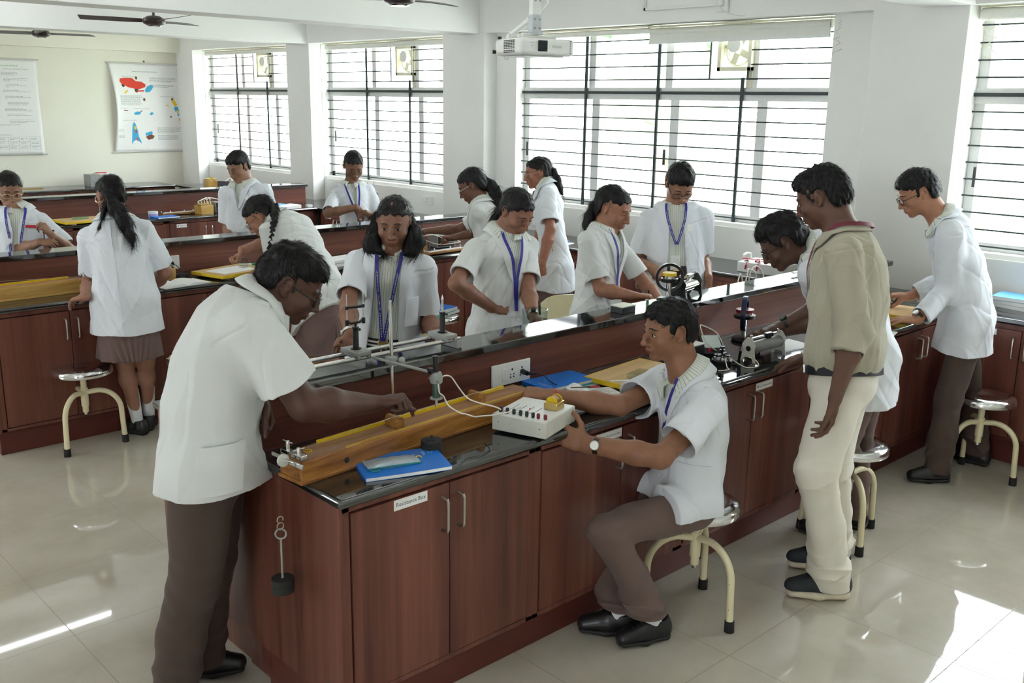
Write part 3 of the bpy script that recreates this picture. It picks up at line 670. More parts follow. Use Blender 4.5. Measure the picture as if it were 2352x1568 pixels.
# --- sonometer
def sonometer(loc, rz, Ln, label, body, top, full=True):
    s = Loc('sonometer', label, 'sonometer', loc, rz); w, h = .115, .072
    m = MB(); m.box((0, -w / 2 + .006, h / 2), (Ln, .012, h)); m.box((0, w / 2 - .006, h / 2), (Ln, .012, h)); m.box((-Ln / 2 + .03, 0, h / 2), (.06, w - .02, h - .004)); m.box((Ln / 2 - .03, 0, h / 2), (.06, w - .02, h - .004)); m.box((0, 0, .006), (Ln + .012, w + .006, .012)); s.add('body', m, body, bevel=.002)
    s.add('soundboard', B_(((0, 0, h - .004), (Ln - .002, w - .02, .010))), top, bevel=.001)
    s.add('scale_rule', B_(((.03, w / 2 - .014, h + .006), (Ln - .20, .010, .012))), 'yellow', bevel=.001)
    m = MB(); m.box((.06, -w / 2 + .010, h + .003), (Ln - .22, .008, .006)); f = s.add('front_scale', m, 'pine')
    if full:
        m = MB()
        for i in range(98): m.box((-Ln / 2 + .18 + i * (Ln - .24) / 98, -w / 2 + .010, h + .0062), (.0032, .006, .0008))
        s.add('scale_marks', m, 'yellow', f)
        m = MB(); m.cone((-.36, -w / 2 - .001, .036), (-.36, -w / 2 + .003, .036), .009, .009, 18); s.add('sound_hole', m, 'black')
        m = MB(); m.torus((-.455, .01, h + .002), .012, .002, (0, 0, 1), 20, 6); s.add('maker_ring', m, 'yellow')
    bx = (-.115, .27) if full else (.0,)
    for x in bx:
        m = MB(); m.prism([(-.014, 0), (.014, 0), (.014, .024), (.007, .036), (-.007, .036), (-.014, .024)], (x, -.033, h + .001), (1, 0, 0), (0, 0, 1), (0, .066, 0)); s.add('bridge', m, 'bridge', bevel=.001)
    m = MB(); m.tube([(-Ln / 2 - .03, -.01, h + .018), (bx[0], -.01, h + .038), (bx[-1], -.01, h + .038), (Ln / 2 - .02, -.01, h + .012)], .0009, 5); s.add('string', m, 'steel')
    m = MB(); m.box((-Ln / 2 + .012, 0, h + .010), (.022, .105, .014)); m.cone((-Ln / 2 + .012, .028, h), (-Ln / 2 + .012, .028, h + .045), .006, .006, 12); m.cone((-Ln / 2 + .012, -.025, h), (-Ln / 2 + .012, -.025, h + .036), .006, .006, 12)
    m.tube([(-Ln / 2 + .012, .005, h + .042), (-Ln / 2 + .012, .052, h + .042)], .0022, 6); m.tube([(-Ln / 2 - .008, -.025, h + .030), (-Ln / 2 + .034, -.025, h + .030)], .0022, 6); s.add('string_clamp', m, 'chrome', bevel=.0015)
    m = MB(); m.box((-Ln / 2 - .016, -.052, h - .004), (.006, .062, .014)); m.box((-Ln / 2 - .016, .045, h + .002), (.006, .05, .012)); m.tube([(-Ln / 2 - .016, -.04, h), (-Ln / 2 - .03, -.01, h + .004), (-Ln / 2 - .016, .03, h + .004)], .0035, 7); br = s.add('pulley_bracket', m, 'chrome', bevel=.001)
    m = MB(); m.lathe([(.006, -.005), (.019, -.005), (.016, 0), (.019, .005), (.006, .005)], (-Ln / 2 - .030, -.006, h + .002), 24, (0, 1, 0)); s.add('pulley_wheel', m, 'clear' if 0 else 'ltgrey', br)
    return s
sonometer((1.925, 2.483, Z0), 4.6, 1.05, 'long varnished wooden sonometer overhanging the left end of the front bench', 'teak', 'teak_top')
# weight hanger on its string
t = Loc('weight_hanger', 'black slotted weight hanger dangling from a string at the bench end', 'weight', (1.352, 2.43, .905))
m = MB(); m.tube([(0, 0, .0), (0, 0, -.165)], .0008, 5); t.add('string', m, 'print')
m = MB(); m.torus((0, 0, -.178), .010, .0018, (0, 1, 0), 16, 6, -1.2, 3.6); m.torus((0, 0, -.199), .011, .0018, (0, 1, 0), 18, 6); t.add('hook', m, 'steel')
m = MB(); m.torus((0, 0, -.224), .016, .003, (.6, .8, 0), 18, 6); m.cone((0, 0, -.240), (0, 0, -.385), .0035, .0035, 8); t.add('rod', m, 'grey')
for i in range(2):
    m = MB(); m.lathe([(.006, 0), (.034, 0), (.034, .022), (.006, .022)], (0, 0, -.412 + .0225 * i - .0), 28); t.add('slotted_weight', m, 'rubber', bevel=.001)
# retort stand with clamped driver coil
t = Loc('retort_stand', 'steel retort stand behind the sonometer holding the driver coil', 'stand', (1.925, 2.640, Z0))
t.add('base', B_(((0, 0, .006), (.14, .10, .012))), 'grey', bevel=.003)
m = MB(); m.cone((0, 0, .01), (-.012, -.01, .455), .0062, .0062, 14); t.add('rod', m, 'chrome')
m = MB(); m.box((-.006, -.005, .245), (.03, .034, .026)); m.cone((-.03, -.01, .245), (.012, -.012, .245), .004, .004, 8); m.sph((.018, -.03, .245), .014, 12, (1, .6, 1)); t.add('boss_head', m, 'grey', bevel=.004)
m = MB(); m.cone((-.045, .055, .250), (.030, -.165, .232), .005, .005, 10); t.add('clamp_arm', m, 'grey')
m = MB(); m.box((.034, -.172, .235), (.018, .026, .020)); m.box((.038, -.185, .236), (.036, .010, .014)); m.cone((.02, -.17, .24), (.05, -.19, .24), .0035, .0035, 8); t.add('clamp_jaw', m, 'black', bevel=.002)
t = Loc('driver_coil', 'green and black driver coil clamped above the sonometer', 'coil', (1.968, 2.452, .96))
m = MB(); m.cone((0, 0, .105), (-.004, 0, .165), .0085, .0105, 16); t.add('handle', m, 'black')
m = MB(); m.lathe([(.010, .07), (.020, .072), (.022, .09), (.017, .108), (.008, .11)], (0, 0, 0), 20); [m.cone((.018 * math.cos(a), .018 * math.sin(a), .078), (.026 * math.cos(a), .026 * math.sin(a), .088), .0035, .0035, 8) for a in (0, 2.1, 4.2)]; t.add('head', m, 'grey')
m = MB(); m.lathe([(.013, .022), (.0135, .07), (.012, .072)], (0, 0, 0), 20); t.add('coil_body', m, simple('dark_green_enamel', srgb(58, 84, 70), .4))
m = MB(); m.lathe([(.006, .014), (.022, .016), (.022, .020), (.006, .022)], (0, 0, 0), 24); t.add('flange', m, 'grey')
m = MB(); m.cone((0, 0, -.012), (0, 0, .016), .0048, .0048, 12); t.add('core', m, 'steel')
wire('lead_wire', [(1.99, 2.455, 1.045), (2.02, 2.465, 1.044), (2.05, 2.47, 1.03), (2.075, 2.46, .99), (2.10, 2.43, .95), (2.165, 2.375, .925), (2.18, 2.36, .915)], .0026, 'wirew', 'twisted white lead from the coil to the near corner of the terminal box')
wire('lead_wire', [(1.965, 2.438, 1.03), (1.968, 2.435, 1.0), (1.985, 2.435, .985), (2.0, 2.425, .95), (2.03, 2.40, .925), (2.05, 2.395, .918), (2.075, 2.38, .907), (2.10, 2.375, .905), (2.155, 2.365, .90), (2.19, 2.33, .912)], .0026, 'wirew', 'twisted white lead sagging in front of the sonometer')
# terminal box with transformer
t = Loc('terminal_box', 'pale grey terminal box with coloured binding posts in front of the sonometer', 'electric box', (2.300, 2.318, Z0), 18)
t.add('case', B_(((0, 0, .037), (.23, .21, .058))), 'ltgrey', bevel=.003); t.add('top_panel', B_(((0, 0, .0665), (.222, .202, .002))), 'white', bevel=.0008)
m = MB(); [m.cone((x, y, 0), (x, y, .009), .008, .008, 10) for x in (-.10, .10) for y in (-.09, .09)]; t.add('foot', m, 'rubber')
for i, (x, y, c) in enumerate([(-.090, .085, 'black'), (-.078, .088, 'maroon'), (-.090, .058, 'black'), (-.090, .032, 'black'), (-.090, .006, 'black'), (-.090, -.018, 'black'), (-.090, -.042, 'black'), (-.090, -.062, 'maroon'), (-.088, -.088, 'maroon')]):
    m = MB(); m.lathe([(.003, 0), (.006, .003), (.0062, .016), (.0045, .020), (0, .020)], (x, y, .067), 14); t.add('binding_post', m, c)
m = MB(); [m.tube([(-.085, .08 - k * .02, .0682), (-.04, .07 - k * .03, .0682), (.02, .07 - k * .03, .0682)], .0006, 4) for k in range(4)]; m.box((-.03, .05, .0682), (.05, .001, .0006)); t.add('printed_diagram', m, 'print')
m = MB(); m.sph((-.01, .012, .068), .0035, 8); t.add('red_lamp', m, 'red')
m = MB(); [m.box((-.1152, y, .04), (.001, .004, .003)) for y in (-.08, .08)]; t.add('screw', m, 'black')
m = MB(); m.box((.045, -.055, .081), (.062, .052, .026)); tf = t.add('transformer_frame', m, 'brass', bevel=.002)
m = MB(); m.lathe([(.0, -.018), (.019, -.018), (.019, .018), (0, .018)], (.045, -.055, .094), 24, (1, 0, 0)); t.add('winding', m, 'bridge', tf)
m = MB(); [m.lathe([(.0, 0), (.022, 0), (.022, .003), (0, .003)], (.045 + e, -.055, .094), 24, (1, 0, 0)) for e in (-.021, .018)]; t.add('bobbin', m, 'yellow', tf)
# notebook, pouch, slotted weights
def book(name, label, loc, rz, w, d, h, cover, title=None, group=None, pages='paper', bend=0):
    t = Loc(name, label, 'book', loc, rz, group)
    G_ = lambda z: np.array([[(-w / 2 + w * i / 8, -d / 2 + d * j / 4, z + bend * (i / 8) ** 2 * (1 + .4 * math.sin(j))) for i in range(9)] for j in range(5)])
    m = MB(); m.slab(G_(.0012), (0, 0, h - .0024)); t.add('pages', m, pages)
    m = MB(); m.slab(G_(h - .0012), (0, 0, .0014)); m.slab(G_(0), (0, 0, .0012)); m.box((-w / 2 - .0006, 0, h / 2), (.0014, d, h)); c = t.add('cover', m, cover)
    if title:
        m = MB()
        for (s_, sz, x, y) in title: put_text(m, s_, sz, (x, y, h + .0008 + bend * (x / w + .5) ** 2), (0, 1, 0), (-1, 0, 0), (0, 0, 0))
        t.add('cover_lettering', m, 'paper', c, smooth=None)
    return t
book('exercise_book', 'blue exercise book under a silver pouch on the front bench', (1.723, 2.322, Z0), -21.5, .27, .19, .012, 'blue', [('VIEW POINTS', .014, .085, .02), ('notes and sketches', .008, .100, .02), ('for the laboratory', .008, .110, .02)], bend=.006)
t = Loc('pencil_pouch', 'silver mesh pencil pouch with a teal zip on the blue exercise book', 'pouch', (1.695, 2.335, Z0 + .0135), -20)
P = np.array([[(-.085 + .17 * i / 14, -.04 + .08 * j / 8, .004 + .010 * math.sin(PI * i / 14) ** .6 * math.sin(PI * j / 8) ** .6 + .0015 * math.sin(i * 1.7 + j)) for i in range(15)] for j in range(9)]); m = MB(); Q_ = P.copy(); Q_[..., 2] = .0
m.slab(Q_, P - Q_ + 1e-5); t.add('mesh_bag', m, simple('silver_mesh', srgb(176, 190, 200), .3, .3, scale=200))
m = MB(); m.tube([(-.085, -.041, .004), (0, -.042, .006), (.085, -.041, .005)], .003, 6); z_ = t.add('zip', m, 'teal'); m = MB(); m.tube([(-.083, -.042, .005), (-.078, -.058, .004), (-.068, -.06, .004)], .0022, 6); m.sph((-.062, -.062, .005), .006, 10, (1.6, .8, .6)); t.add('zip_puller', m, 'teal', z_)
m = MB(); m.torus((.088, .0, .006), .009, .0018, (.3, 1, .6), 14, 6); t.add('loop', m, 'yellow')
for i in range(3):
    m = MB(); m.lathe([(.005, 0), (.0345, 0), (.0350, .002), (.0350, .012), (.0335, .014), (.005, .0138)], (0, 0, 0), 32)
    lab = ['lowest black slotted weight of the stack beside the sonometer', 'middle black slotted weight of the stack beside the sonometer', 'topmost black slotted weight of the stack, with a peg'][i]
    o = obj('slotted_weight', m, M['rubber'], smooth=40); o.location = (1.872, 2.358, Z0 + .0145 * i); tag(o, lab, 'weight', 'stacked slotted weights on the front bench')
    if i == 2:
        m = MB(); m.lathe([(.0, .0), (.016, .0), (.015, .004), (.005, .005), (.004, .014), (0, .015)], (1.872, 2.358, Z0 + .043), 18); obj('peg', m, M['rubber'], o)
wire('thread', [(1.86, 2.20, Z0 + .002), (1.92, 2.235, Z0 + .003), (1.97, 2.225, Z0 + .002), (2.03, 2.25, Z0 + .003), (2.06, 2.31, Z0 + .002)], .0009, 'print', 'thin black thread lying on the worktop beside the terminal box')
# switch plates on the risers
tt, n_ = plate('switch_plate', 'white switch and socket plate on the front riser with a black plug', (2.553, 2.7148, .905), (1, 0, 0), (0, 0, 1), .205, .088, [('s', -.042), ('k', .002), ('k', .055)])
m = MB(); m.cone((2.608, 2.703, .903), (2.608, 2.672, .900), .011, .009, 14); m.cone((2.608, 2.672, .900), (2.640, 2.655, .898), .009, .004, 12); o = obj('plug', m, M['black']); tag(o, 'black plug in the white socket plate of the front riser', 'plug')
wire('power_cord', [(2.64, 2.655, .898), (2.665, 2.64, .892), (2.672, 2.62, .875), (2.668, 2.585, .867), (2.66, 2.56, .869)], .0022, 'black', 'black cord running down from the plug across the blue file')
tt, n_ = plate('switch_plate', 'white switch plate on the second riser behind the back-turned girl', (2.62, 6.0548, .905), (1, 0, 0), (0, 0, 1), .205, .088, [('s', -.05), ('k', -.002), ('k', .05)])
m = MB(); m.cone((2.67, 6.043, .905), (2.67, 6.02, .90), .011, .006, 12); o = obj('plug', m, M['black']); tag(o, 'black plug in the socket plate of the second riser', 'plug')
wire('power_cord', [(2.67, 6.02, .90), (2.69, 6.0, .88), (2.695, 5.95, .845), (2.68, 5.92, .84)], .0022, 'black', 'black cord from the second riser plate to the adapter')
# books and board behind the terminal box
book('ring_file', 'teal ring file under the bright blue book by the front riser', (2.755, 2.615, Z0), -4, .28, .165, .012, 'teal')
book('record_book', 'bright blue book lying on a teal file below the front socket plate', (2.742, 2.622, Z0 + .012), -3, .27, .155, .014, 'blue', [('PHYSICS RECORD', .010, -.10, -.02), ('practical work', .006, -.112, -.02)])
t = Loc('ring_binder', 'black binder spine with steel rings beside the blue book', 'binder', (2.555, 2.585, Z0), -15)
m = MB(); m.slab(np.array([[(-.05 + .1 * i / 6, -.05 + .10 * j / 4, .004 + .02 * math.sin(PI * i / 6)) for i in range(7)] for j in range(5)]), (0, 0, -.003)); t.add('spine', m, 'black')
for j in range(3): m = MB(); m.torus((-.045, -.03 + .03 * j, .018), .008, .0015, (0, 1, .2), 14, 5); t.add('ring', m, 'steel')
book('printed_notes', 'thick stack of printed notes beside the terminal box', (2.570, 2.420, Z0), -17, .21, .19, .022, 'paper')
t = Loc('open_book', 'open printed book with curled pages beyond the terminal box', 'book', (2.735, 2.420, Z0), -20)
P = np.array([[(-.09 + .2 * i / 16, -.085 + .17 * j / 4, .008 + .030 * math.exp(-((i - 3) / 3.2) ** 2) + .004 * (16 - i) / 16) for i in range(17)] for j in range(5)]); m = MB(); Q_ = P.copy(); Q_[..., 2] = 0; m.slab(Q_, P - Q_); t.add('page_block', m, 'paper')
m = MB()
for j in range(12): y = -.075 + j * .0125; m.box((.035 - .006 * (j % 3), y, .0168), (.09 - .01 * (j % 3), .0022, .0006))
t.add('text_lines', m, 'grey')
t = Loc('ballpoint_pen', 'red-capped pen lying on the curled open book', 'pen', (2.685, 2.44, Z0 + .046), -32)
m = MB(); m.cone((-.05, 0, 0), (.03, 0, 0), .0022, .0026, 8); t.add('barrel', m, 'black'); m = MB(); m.cone((.03, 0, 0), (.065, 0, 0), .0032, .0032, 8); t.add('cap', m, 'red')
def board(loc, rz, w, d, label):
    t = Loc('drawing_board', label, 'board', loc, rz, 'yellow-edged drawing boards'); h = .018
    t.add('panel', B_(((0, 0, .012 + h / 2), (w, d, h))), 'ply', bevel=.001)
    m = MB(); [m.box((0, s * (d / 2 + .001), .012 + h / 2), (w + .004, .003, h + .001)) for s in (-1, 1)]; [m.box((s * (w / 2 + .001), 0, .012 + h / 2), (.003, d + .004, h + .001)) for s in (-1, 1)]; t.add('edge_band', m, 'yellow')
    m = MB(); [m.box((s * w * .3, 0, .006), (.04, d * .9, .012)) for s in (-1, 1)]; t.add('batten', m, 'ply'); return t
board((3.06, 2.46, Z0), 6, .40, .28, 'drawing board with a yellow edge and a glass slab behind the seated boy')
t = Loc('glass_slab', 'greenish glass slab on the drawing board behind the seated boy', 'glass slab', (3.01, 2.43, Z0 + .0305), 12); t.add('slab', B_(((0, 0, .010), (.11, .06, .020))), 'clear', bevel=.002)
t = Loc('scale_strip', 'white plastic ruler lying on the board beside the glass slab', 'ruler', (2.93, 2.42, Z0 + .0305), -32); t.add('strip', B_(((0, 0, .0015), (.15, .016, .003))), 'white')
t = Loc('drawing_pin', 'dark pin standing in the drawing board near its yellow edge', 'pin', (2.895, 2.385, Z0 + .0305)); m = MB(); m.cone((0, 0, 0), (.004, 0, .022), .0012, .0012, 6); t.add('shaft', m, 'black')
# apparatus near the teacher
t = Loc('power_supply', 'grey power supply with a white lid behind the seated boy', 'power supply', (3.50, 2.58, Z0), 0); t.add('case', B_(((0, 0, .03), (.14, .13, .06))), 'black', bevel=.003); t.add('lid', B_(((0, 0, .064), (.146, .136, .008))), 'white', bevel=.002)
t = Loc('ammeter', 'ammeter with a clear sloping face and black base on the front bench', 'meter', (3.655, 2.535, Z0), -38)
m = MB(); m.prism([(-.06, 0), (.06, 0), (.06, .018), (.045, .028), (-.055, .075), (-.06, .075)], (0, -.05, 0), (0, 1, 0) if 0 else (0, -1, 0), (0, 0, 1), (.10, 0, 0)); 
m = MB(); m.prism([(-.06, 0), (.06, 0), (.06, .07), (.05, .075), (-.04, .028), (-.06, .018)], (-.05, 0, 0), (0, 1, 0), (0, 0, 1), (.10, 0, 0)); t.add('base', m, 'black', bevel=.003)
m = MB(); m.slab(np.array([[(-.043 + .086 * i, -.034 + .080 * j, .032 + .043 * j + .0) for i in (0, 1)] for j in (0, 1)]), (0, -.004, .010)); t.add('face_cover', m, 'clear', bevel=.001)
m = MB(); m.slab(np.array([[(-.040 + .080 * i, -.030 + .074 * j, .0345 + .0405 * j) for i in (0, 1)] for j in (0, 1)]), (0, -.0006, .001)); t.add('dial', m, 'white')
for x, c in ((-.025, 'red'), (.035, 'black')): m = MB(); m.lathe([(.004, 0), (.007, .003), (.007, .018), (.005, .022), (0, .022)], (x, -.052, .018), 14); t.add('terminal', m, c)
t = Loc('plug_commutator', 'round black commutator key with chrome posts beside the rheostat', 'key', (3.545, 2.40, Z0), 10)
m = MB(); m.lathe([(0, 0), (.045, 0), (.047, .004), (.045, .018), (0, .018)], (0, 0, 0), 28); t.add('base', m, 'black')
for k in range(4): a = k * PI / 2 + .4; m = MB(); m.lathe([(.004, 0), (.008, .002), (.008, .010), (.004, .013), (.006, .022), (0, .024)], (.03 * math.cos(a), .03 * math.sin(a), .018), 12); t.add('post', m, 'chrome')
m = MB(); m.box((0, 0, .042), (.080, .014, .006)); m.box((.01, .0, .036), (.014, .060, .006)); m.cone((0, 0, .018), (0, 0, .075), .0045, .0045, 10); m.lathe([(0, .055), (.013, .057), (.013, .063), (0, .064)], (0, 0, 0), 16); m.lathe([(0, .07), (.011, .071), (.011, .078), (0, .079)], (0, 0, 0), 16); t.add('rocker', m, 'black')
wire('lead_wire', [(3.63, 2.49, .862), (3.60, 2.53, .90), (3.595, 2.56, .965), (3.615, 2.56, .968), (3.68, 2.53, .93), (3.70, 2.50, .87), (3.69, 2.49, .86)], .0026, 'wirew', 'white lead looping up above the ammeter')
wire('lead_wire', [(3.42, 2.33, .838), (3.47, 2.31, .838), (3.50, 2.34, .838), (3.53, 2.37, .86), (3.545, 2.37, .852)], .0024, 'wirew', 'white lead curling in front of the commutator key')
wire('lead_wire', [(3.575, 2.42, .86), (3.605, 2.40, .85), (3.60, 2.36, .838), (3.56, 2.28, .838), (3.62, 2.26, .838), (3.66, 2.30, .85), (3.645, 2.325, .86)], .0024, 'wirew', 'white lead from the commutator key to the rheostat')
def rheostat(loc, rz, Ln, frame, body, label):
    t = Loc('rheostat', label, 'rheostat', loc, rz); zc = .062
    for s in (-1, 1):
        m = MB(); pr = [(-.040, 0), (-.028, 0), (-.016, .022), (.016, .022), (.028, 0), (.040, 0), (.034, .03), (.030, .06), (.036, .078), (.022, .098), (.010, .112), (-.010, .112), (-.022, .098), (-.036, .078), (-.030, .06), (-.034, .03)]
        m.prism(pr, (s * Ln / 2 - .003, 0, 0), (0, 1, 0), (0, 0, 1), (.006, 0, 0)); t.add('end_frame', m, frame, bevel=.0012)
        m = MB(); m.lathe([(0, 0), (.012, 0), (.012, .0015), (0, .0015)], (s * (Ln / 2 + .003), 0, zc), 16, (s, 0, 0)); t.add('end_boss', m, 'black')
    m = MB(); m.cone((-Ln / 2 + .004, 0, zc), (Ln / 2 - .004, 0, zc), .027, .027, 28); t.add('coil_tube', m, body)
    m = MB(); m.box((0, 0, .104), (Ln, .008, .008)); t.add('slide_bar', m, 'chrome'); m = MB(); m.box((Ln * .12, 0, .104), (.05, .022, .02)); m.box((Ln * .12, 0, .093), (.03, .016, .012)); t.add('slider', m, 'chrome' if body == 'chrome' else 'black', bevel=.002)
    for s in (-1, 1): m = MB(); m.lathe([(.003, 0), (.006, .002), (.006, .012), (0, .014)], (s * Ln * .44, 0, .108), 12); t.add('terminal', m, 'chrome')
    return t
rheostat((3.775, 2.335, Z0), -1, .24, 'ltgrey', 'grey', 'grey rheostat with cream end frames under the outstretched hand')
rheostat((3.79, 2.79, ZS1), 12, .18, 'black', 'chrome', 'shiny rheostat with black ends on the raised shelf')
def galvo(loc, rz, R, accent, label, fore=None):
    t = Loc('tangent_galvanometer', label, 'galvanometer', loc, rz); zc = .055 + R
    m = MB(); m.lathe([(0, 0), (.055, 0), (.058, .006), (.05, .014), (.02, .018), (0, .018)], (0, 0, .004), 30); m.box((-.075, 0, .012), (.09, .022, .012)); t.add('base', m, 'black', bevel=.002)
    m = MB(); m.cone((-.112, 0, -.0), (-.112, 0, .03), .005, .005, 10); m.lathe([(0, .02), (.014, .02), (.014, .03), (0, .03)], (-.112, 0, .004), 16); t.add('levelling_screw', m, 'chrome')
    m = MB(); m.cone((0, 0, .018), (0, 0, zc - .02), .013, .013, 16); t.add('pillar', m, 'chrome')
    m = MB(); m.lathe([(R - .008, -.010), (R + .004, -.012), (R + .006, -.004), (R + .006, .004), (R + .004, .012), (R - .008, .010)], (0, 0, zc), 48, (1, 0, 0)); m.v = m.v; 
    N2 = 48; m2 = MB(); vs = []; fs = []
    prof = [(R - .008, -.010), (R + .005, -.012), (R + .005, .012), (R - .008, .010)]
    for i in range(N2):
        a = 2 * PI * i / N2
        for r, x in prof: vs.append((x, r * math.cos(a), zc + r * math.sin(a)))
    for i in range(N2):
        for j in range(4): fs.append((i * 4 + j, i * 4 + (j + 1) % 4, ((i + 1) % N2) * 4 + (j + 1) % 4, ((i + 1) % N2) * 4 + j))
    m2.add(vs, fs); t.add('coil_ring', m2, 'black' if accent != 'maroon' else simple('blue_black_enamel', srgb(16, 24, 66), .25), bevel=.0015)
    m = MB(); m.lathe([(0, -.008), (R * .62, -.010), (R * .66, -.002), (R * .66, .006), (R * .60, .008), (0, .008)], (0, 0, zc - .012), 36); t.add('compass_plate', m, 'black')
    m = MB(); m.lathe([(R * .2, .008), (R * .52, .008), (R * .52, .020), (R * .2, .020)], (0, 0, zc - .012), 32); t.add('compass_box', m, 'chrome')
    m = MB(); m.lathe([(0, .020), (R * .54, .020), (R * .54, .034), (0, .034)], (0, 0, zc - .012), 32); t.add('compass_cap', m, accent)
    return t
galvo((3.985, 2.585, Z0), 118, .080, 'maroon', 'tangent galvanometer with a blue-black ring and red cap on the front bench')
galvo((3.64, 2.785, ZS1 + .001), 45, .062, 'yellow', 'tangent galvanometer with a yellow block inside its black ring, on the raised shelf')
t = Loc('black_case', 'small black case with a glossy lid on the shelf behind the seated boy', 'case', (3.30, 2.775, ZS1), 0); t.add('case', B_(((0, 0, .014), (.09, .07, .028))), 'black', bevel=.002); t.add('lid', B_(((0, 0, .030), (.094, .074, .005))), 'ltgrey', bevel=.001)
book('exercise_book', 'open pale notebook beside the rheostat, in front of the bending boy', (4.06, 2.385, Z0), -8, .20, .15, .006, 'paper')
wire('power_cord', [(3.72, 2.56, .84), (3.80, 2.60, .838), (3.87, 2.64, .838), (3.93, 2.66, .838), (4.05, 2.68, .838)], .0022, 'black', 'thin black cord along the foot of the front riser')
# right-hand end of the front bench
board((5.16, 2.36, Z0), 10, .30, .20, 'drawing board under the hands of the boy in long sleeves')
book('exercise_book', 'open notebook beside the pen hand of the boy in long sleeves', (5.30, 2.58, Z0), 20, .21, .15, .016, 'paper', bend=.01)
book('loose_sheets', 'white answer sheets hanging over the bench edge behind the teacher', (4.62, 2.22, Z0), 15, .22, .16, .004, 'paper')
t = Loc('vernier_stand', 'black measuring stand with a white arm at the right end of the raised shelf', 'instrument', (4.93, 2.80, ZS1), 0); t.add('base', B_(((0, 0, .012), (.10, .07, .024))), 'black', bevel=.003)
m = MB(); m.box((-.09, 0, .016), (.16, .02, .008)); t.add('arm', m, 'white'); m = MB(); m.cone((.0, 0, .02), (.0, 0, .07), .007, .007, 12); m.sph((.0, 0, .07), .013, 12); t.add('post', m, 'chrome')
# optical bench on the raised shelf
t = Loc('optical_bench', 'double-rail optical bench lying on the raised shelf', 'optical bench', (1.98, 2.78, ZS1)); 
for y in (-.038, .038): m = MB(); m.cone((-.38, y, .036), (.335, y, .036), .008, .008, 16); t.add('rail', m, 'chrome')
for x in (-.37, .325): m = MB(); m.box((x, 0, .017), (.024, .10, .034)); t.add('end_foot', m, 'grey', bevel=.003)
def rider(x, label, kind):
    t = Loc('lens_rider' if kind == 'lens' else 'pin_rider', label, 'rider', (x, 2.78, ZS1 + .036)); m = MB(); m.box((0, 0, .016), (.058, .108, .016)); m.box((-.022, 0, .004), (.012, .108, .012)); m.box((.022, 0, .004), (.012, .108, .012)); t.add('saddle', m, 'grey', bevel=.003)
    m = MB(); m.lathe([(.019, .024), (.019, .027), (.0115, .029), (.0100, .094), (.012, .096), (.012, .104), (0, .104)], (0, 0, 0), 20); t.add('pillar', m, 'black')
    m = MB(); m.cone((0, -.012, .098), (0, -.026, .098), .0035, .005, 10); t.add('clamp_screw', m, 'black')
    if kind == 'lens':
        m = MB(); m.cone((0, 0, .10), (0, 0, .118), .004, .004, 10); m.tube([(-.034, .0, .128), (-.018, 0, .118), (.018, 0, .118), (.034, 0, .128)], .005, 8); m.tube([(-.036, 0, .176), (.036, 0, .172)], .005, 8); [m.cone((s * .034, 0, .112), (s * .034, 0, .132), .007, .007, 10) for s in (-1, 1)]; [m.cone((s * .034, 0, .168), (s * .034, 0, .180), .006, .006, 10) for s in (-1, 1)]; t.add('fork', m, 'black')
        m = MB(); [m.cone((s * .034, 0, .12), (s * .034, 0, .222), .0022, .0022, 8) for s in (-1, 1)]; t.add('guide_rod', m, 'steel')
        m = MB(); m.lathe([(0, -.004), (.012, -.003), (.021, 0), (.012, .003), (0, .004)], (0, 0, .146), 28, (0.8, -.6, 0)); t.add('lens', m, 'clear')
    else: m = MB(); m.cone((0, 0, .10), (0, 0, .152), .0048, .0048, 12); m.cone((0, 0, .152), (0, 0, .170), .0048, .0004, 12); t.add('pin', m, 'steel')
    return t
rider(1.872, 'lens holder on a grey saddle at the left of the optical bench', 'lens'); rider(2.262, 'pointed pin on a grey saddle at the right of the optical bench', 'pin')
# behind the front bench
t = Loc('wooden_wedge', 'upright wooden wedge pieces on the far counter by the leaning boy', 'wooden block', (2.02, 3.30, Z0), 30)
for x, h_ in ((-.022, .10), (.022, .085)): m = MB(); m.prism([(-.008, 0), (.008, 0), (.005, h_), (-.005, h_)], (x, -.012, 0), (1, 0, 0), (0, 0, 1), (0, .024, 0)); t.add('leg', m, 'bridge')
t = Loc('pencil_case', 'frosted plastic tray in front of the girl holding a pen', 'tray', (3.165, 3.20, Z0), -20); m = MB(); m.lathe([(.0, 0), (.050, 0), (.062, .165), (.059, .165), (.048, .004), (0, .004)], (0, 0, 0), 30); t.add('beaker', m, 'clear')
t.r.name = 'plastic_beaker'; t.r['label'] = 'clear plastic beaker in front of the girl holding a pen'; t.r['category'] = 'beaker'
t = Loc('plastic_chair', 'dirty cream chair back standing behind the front bench', 'chair', (4.38, 4.10, 0), 145)
m = MB(); P = np.array([[(-.19 + .38 * i / 10, -.02 * math.sin(PI * i / 10) - .05 * (j / 8), .42 + .35 * (j / 8) - .05 * (abs(i - 5) / 5) ** 4 * (j / 8)) for i in range(11)] for j in range(9)]); m.slab(P, (0, .008, 0)); t.add('backrest', m, 'cream')
m = MB(); m.slab(np.array([[(-.19 + .38 * i / 6, .38 * j / 6, .42 + .01 * math.cos(PI * i / 6)) for i in range(7)] for j in range(7)]), (0, 0, .008)); t.add('seat', m, 'cream')
for x in (-.17, .17):
    for y in (.02, .36): m = MB(); m.cone((x, y, .425), (x * 1.08, y, 0), .016, .014, 10); t.add('leg', m, 'cream')
wire('white_cable', [(4.75, 3.17, .84), (4.80, 3.18, .93), (4.86, 3.2, .985), (4.90, 3.2, .90), (4.93, 3.2, .98), (4.97, 3.22, 1.0), (5.05, 3.22, .96), (5.02, 3.2, .86), (4.92, 3.18, .84)], .004, 'wirew', 'coil of white cable behind the raised shelf by the boy with the lanyard', n=80)
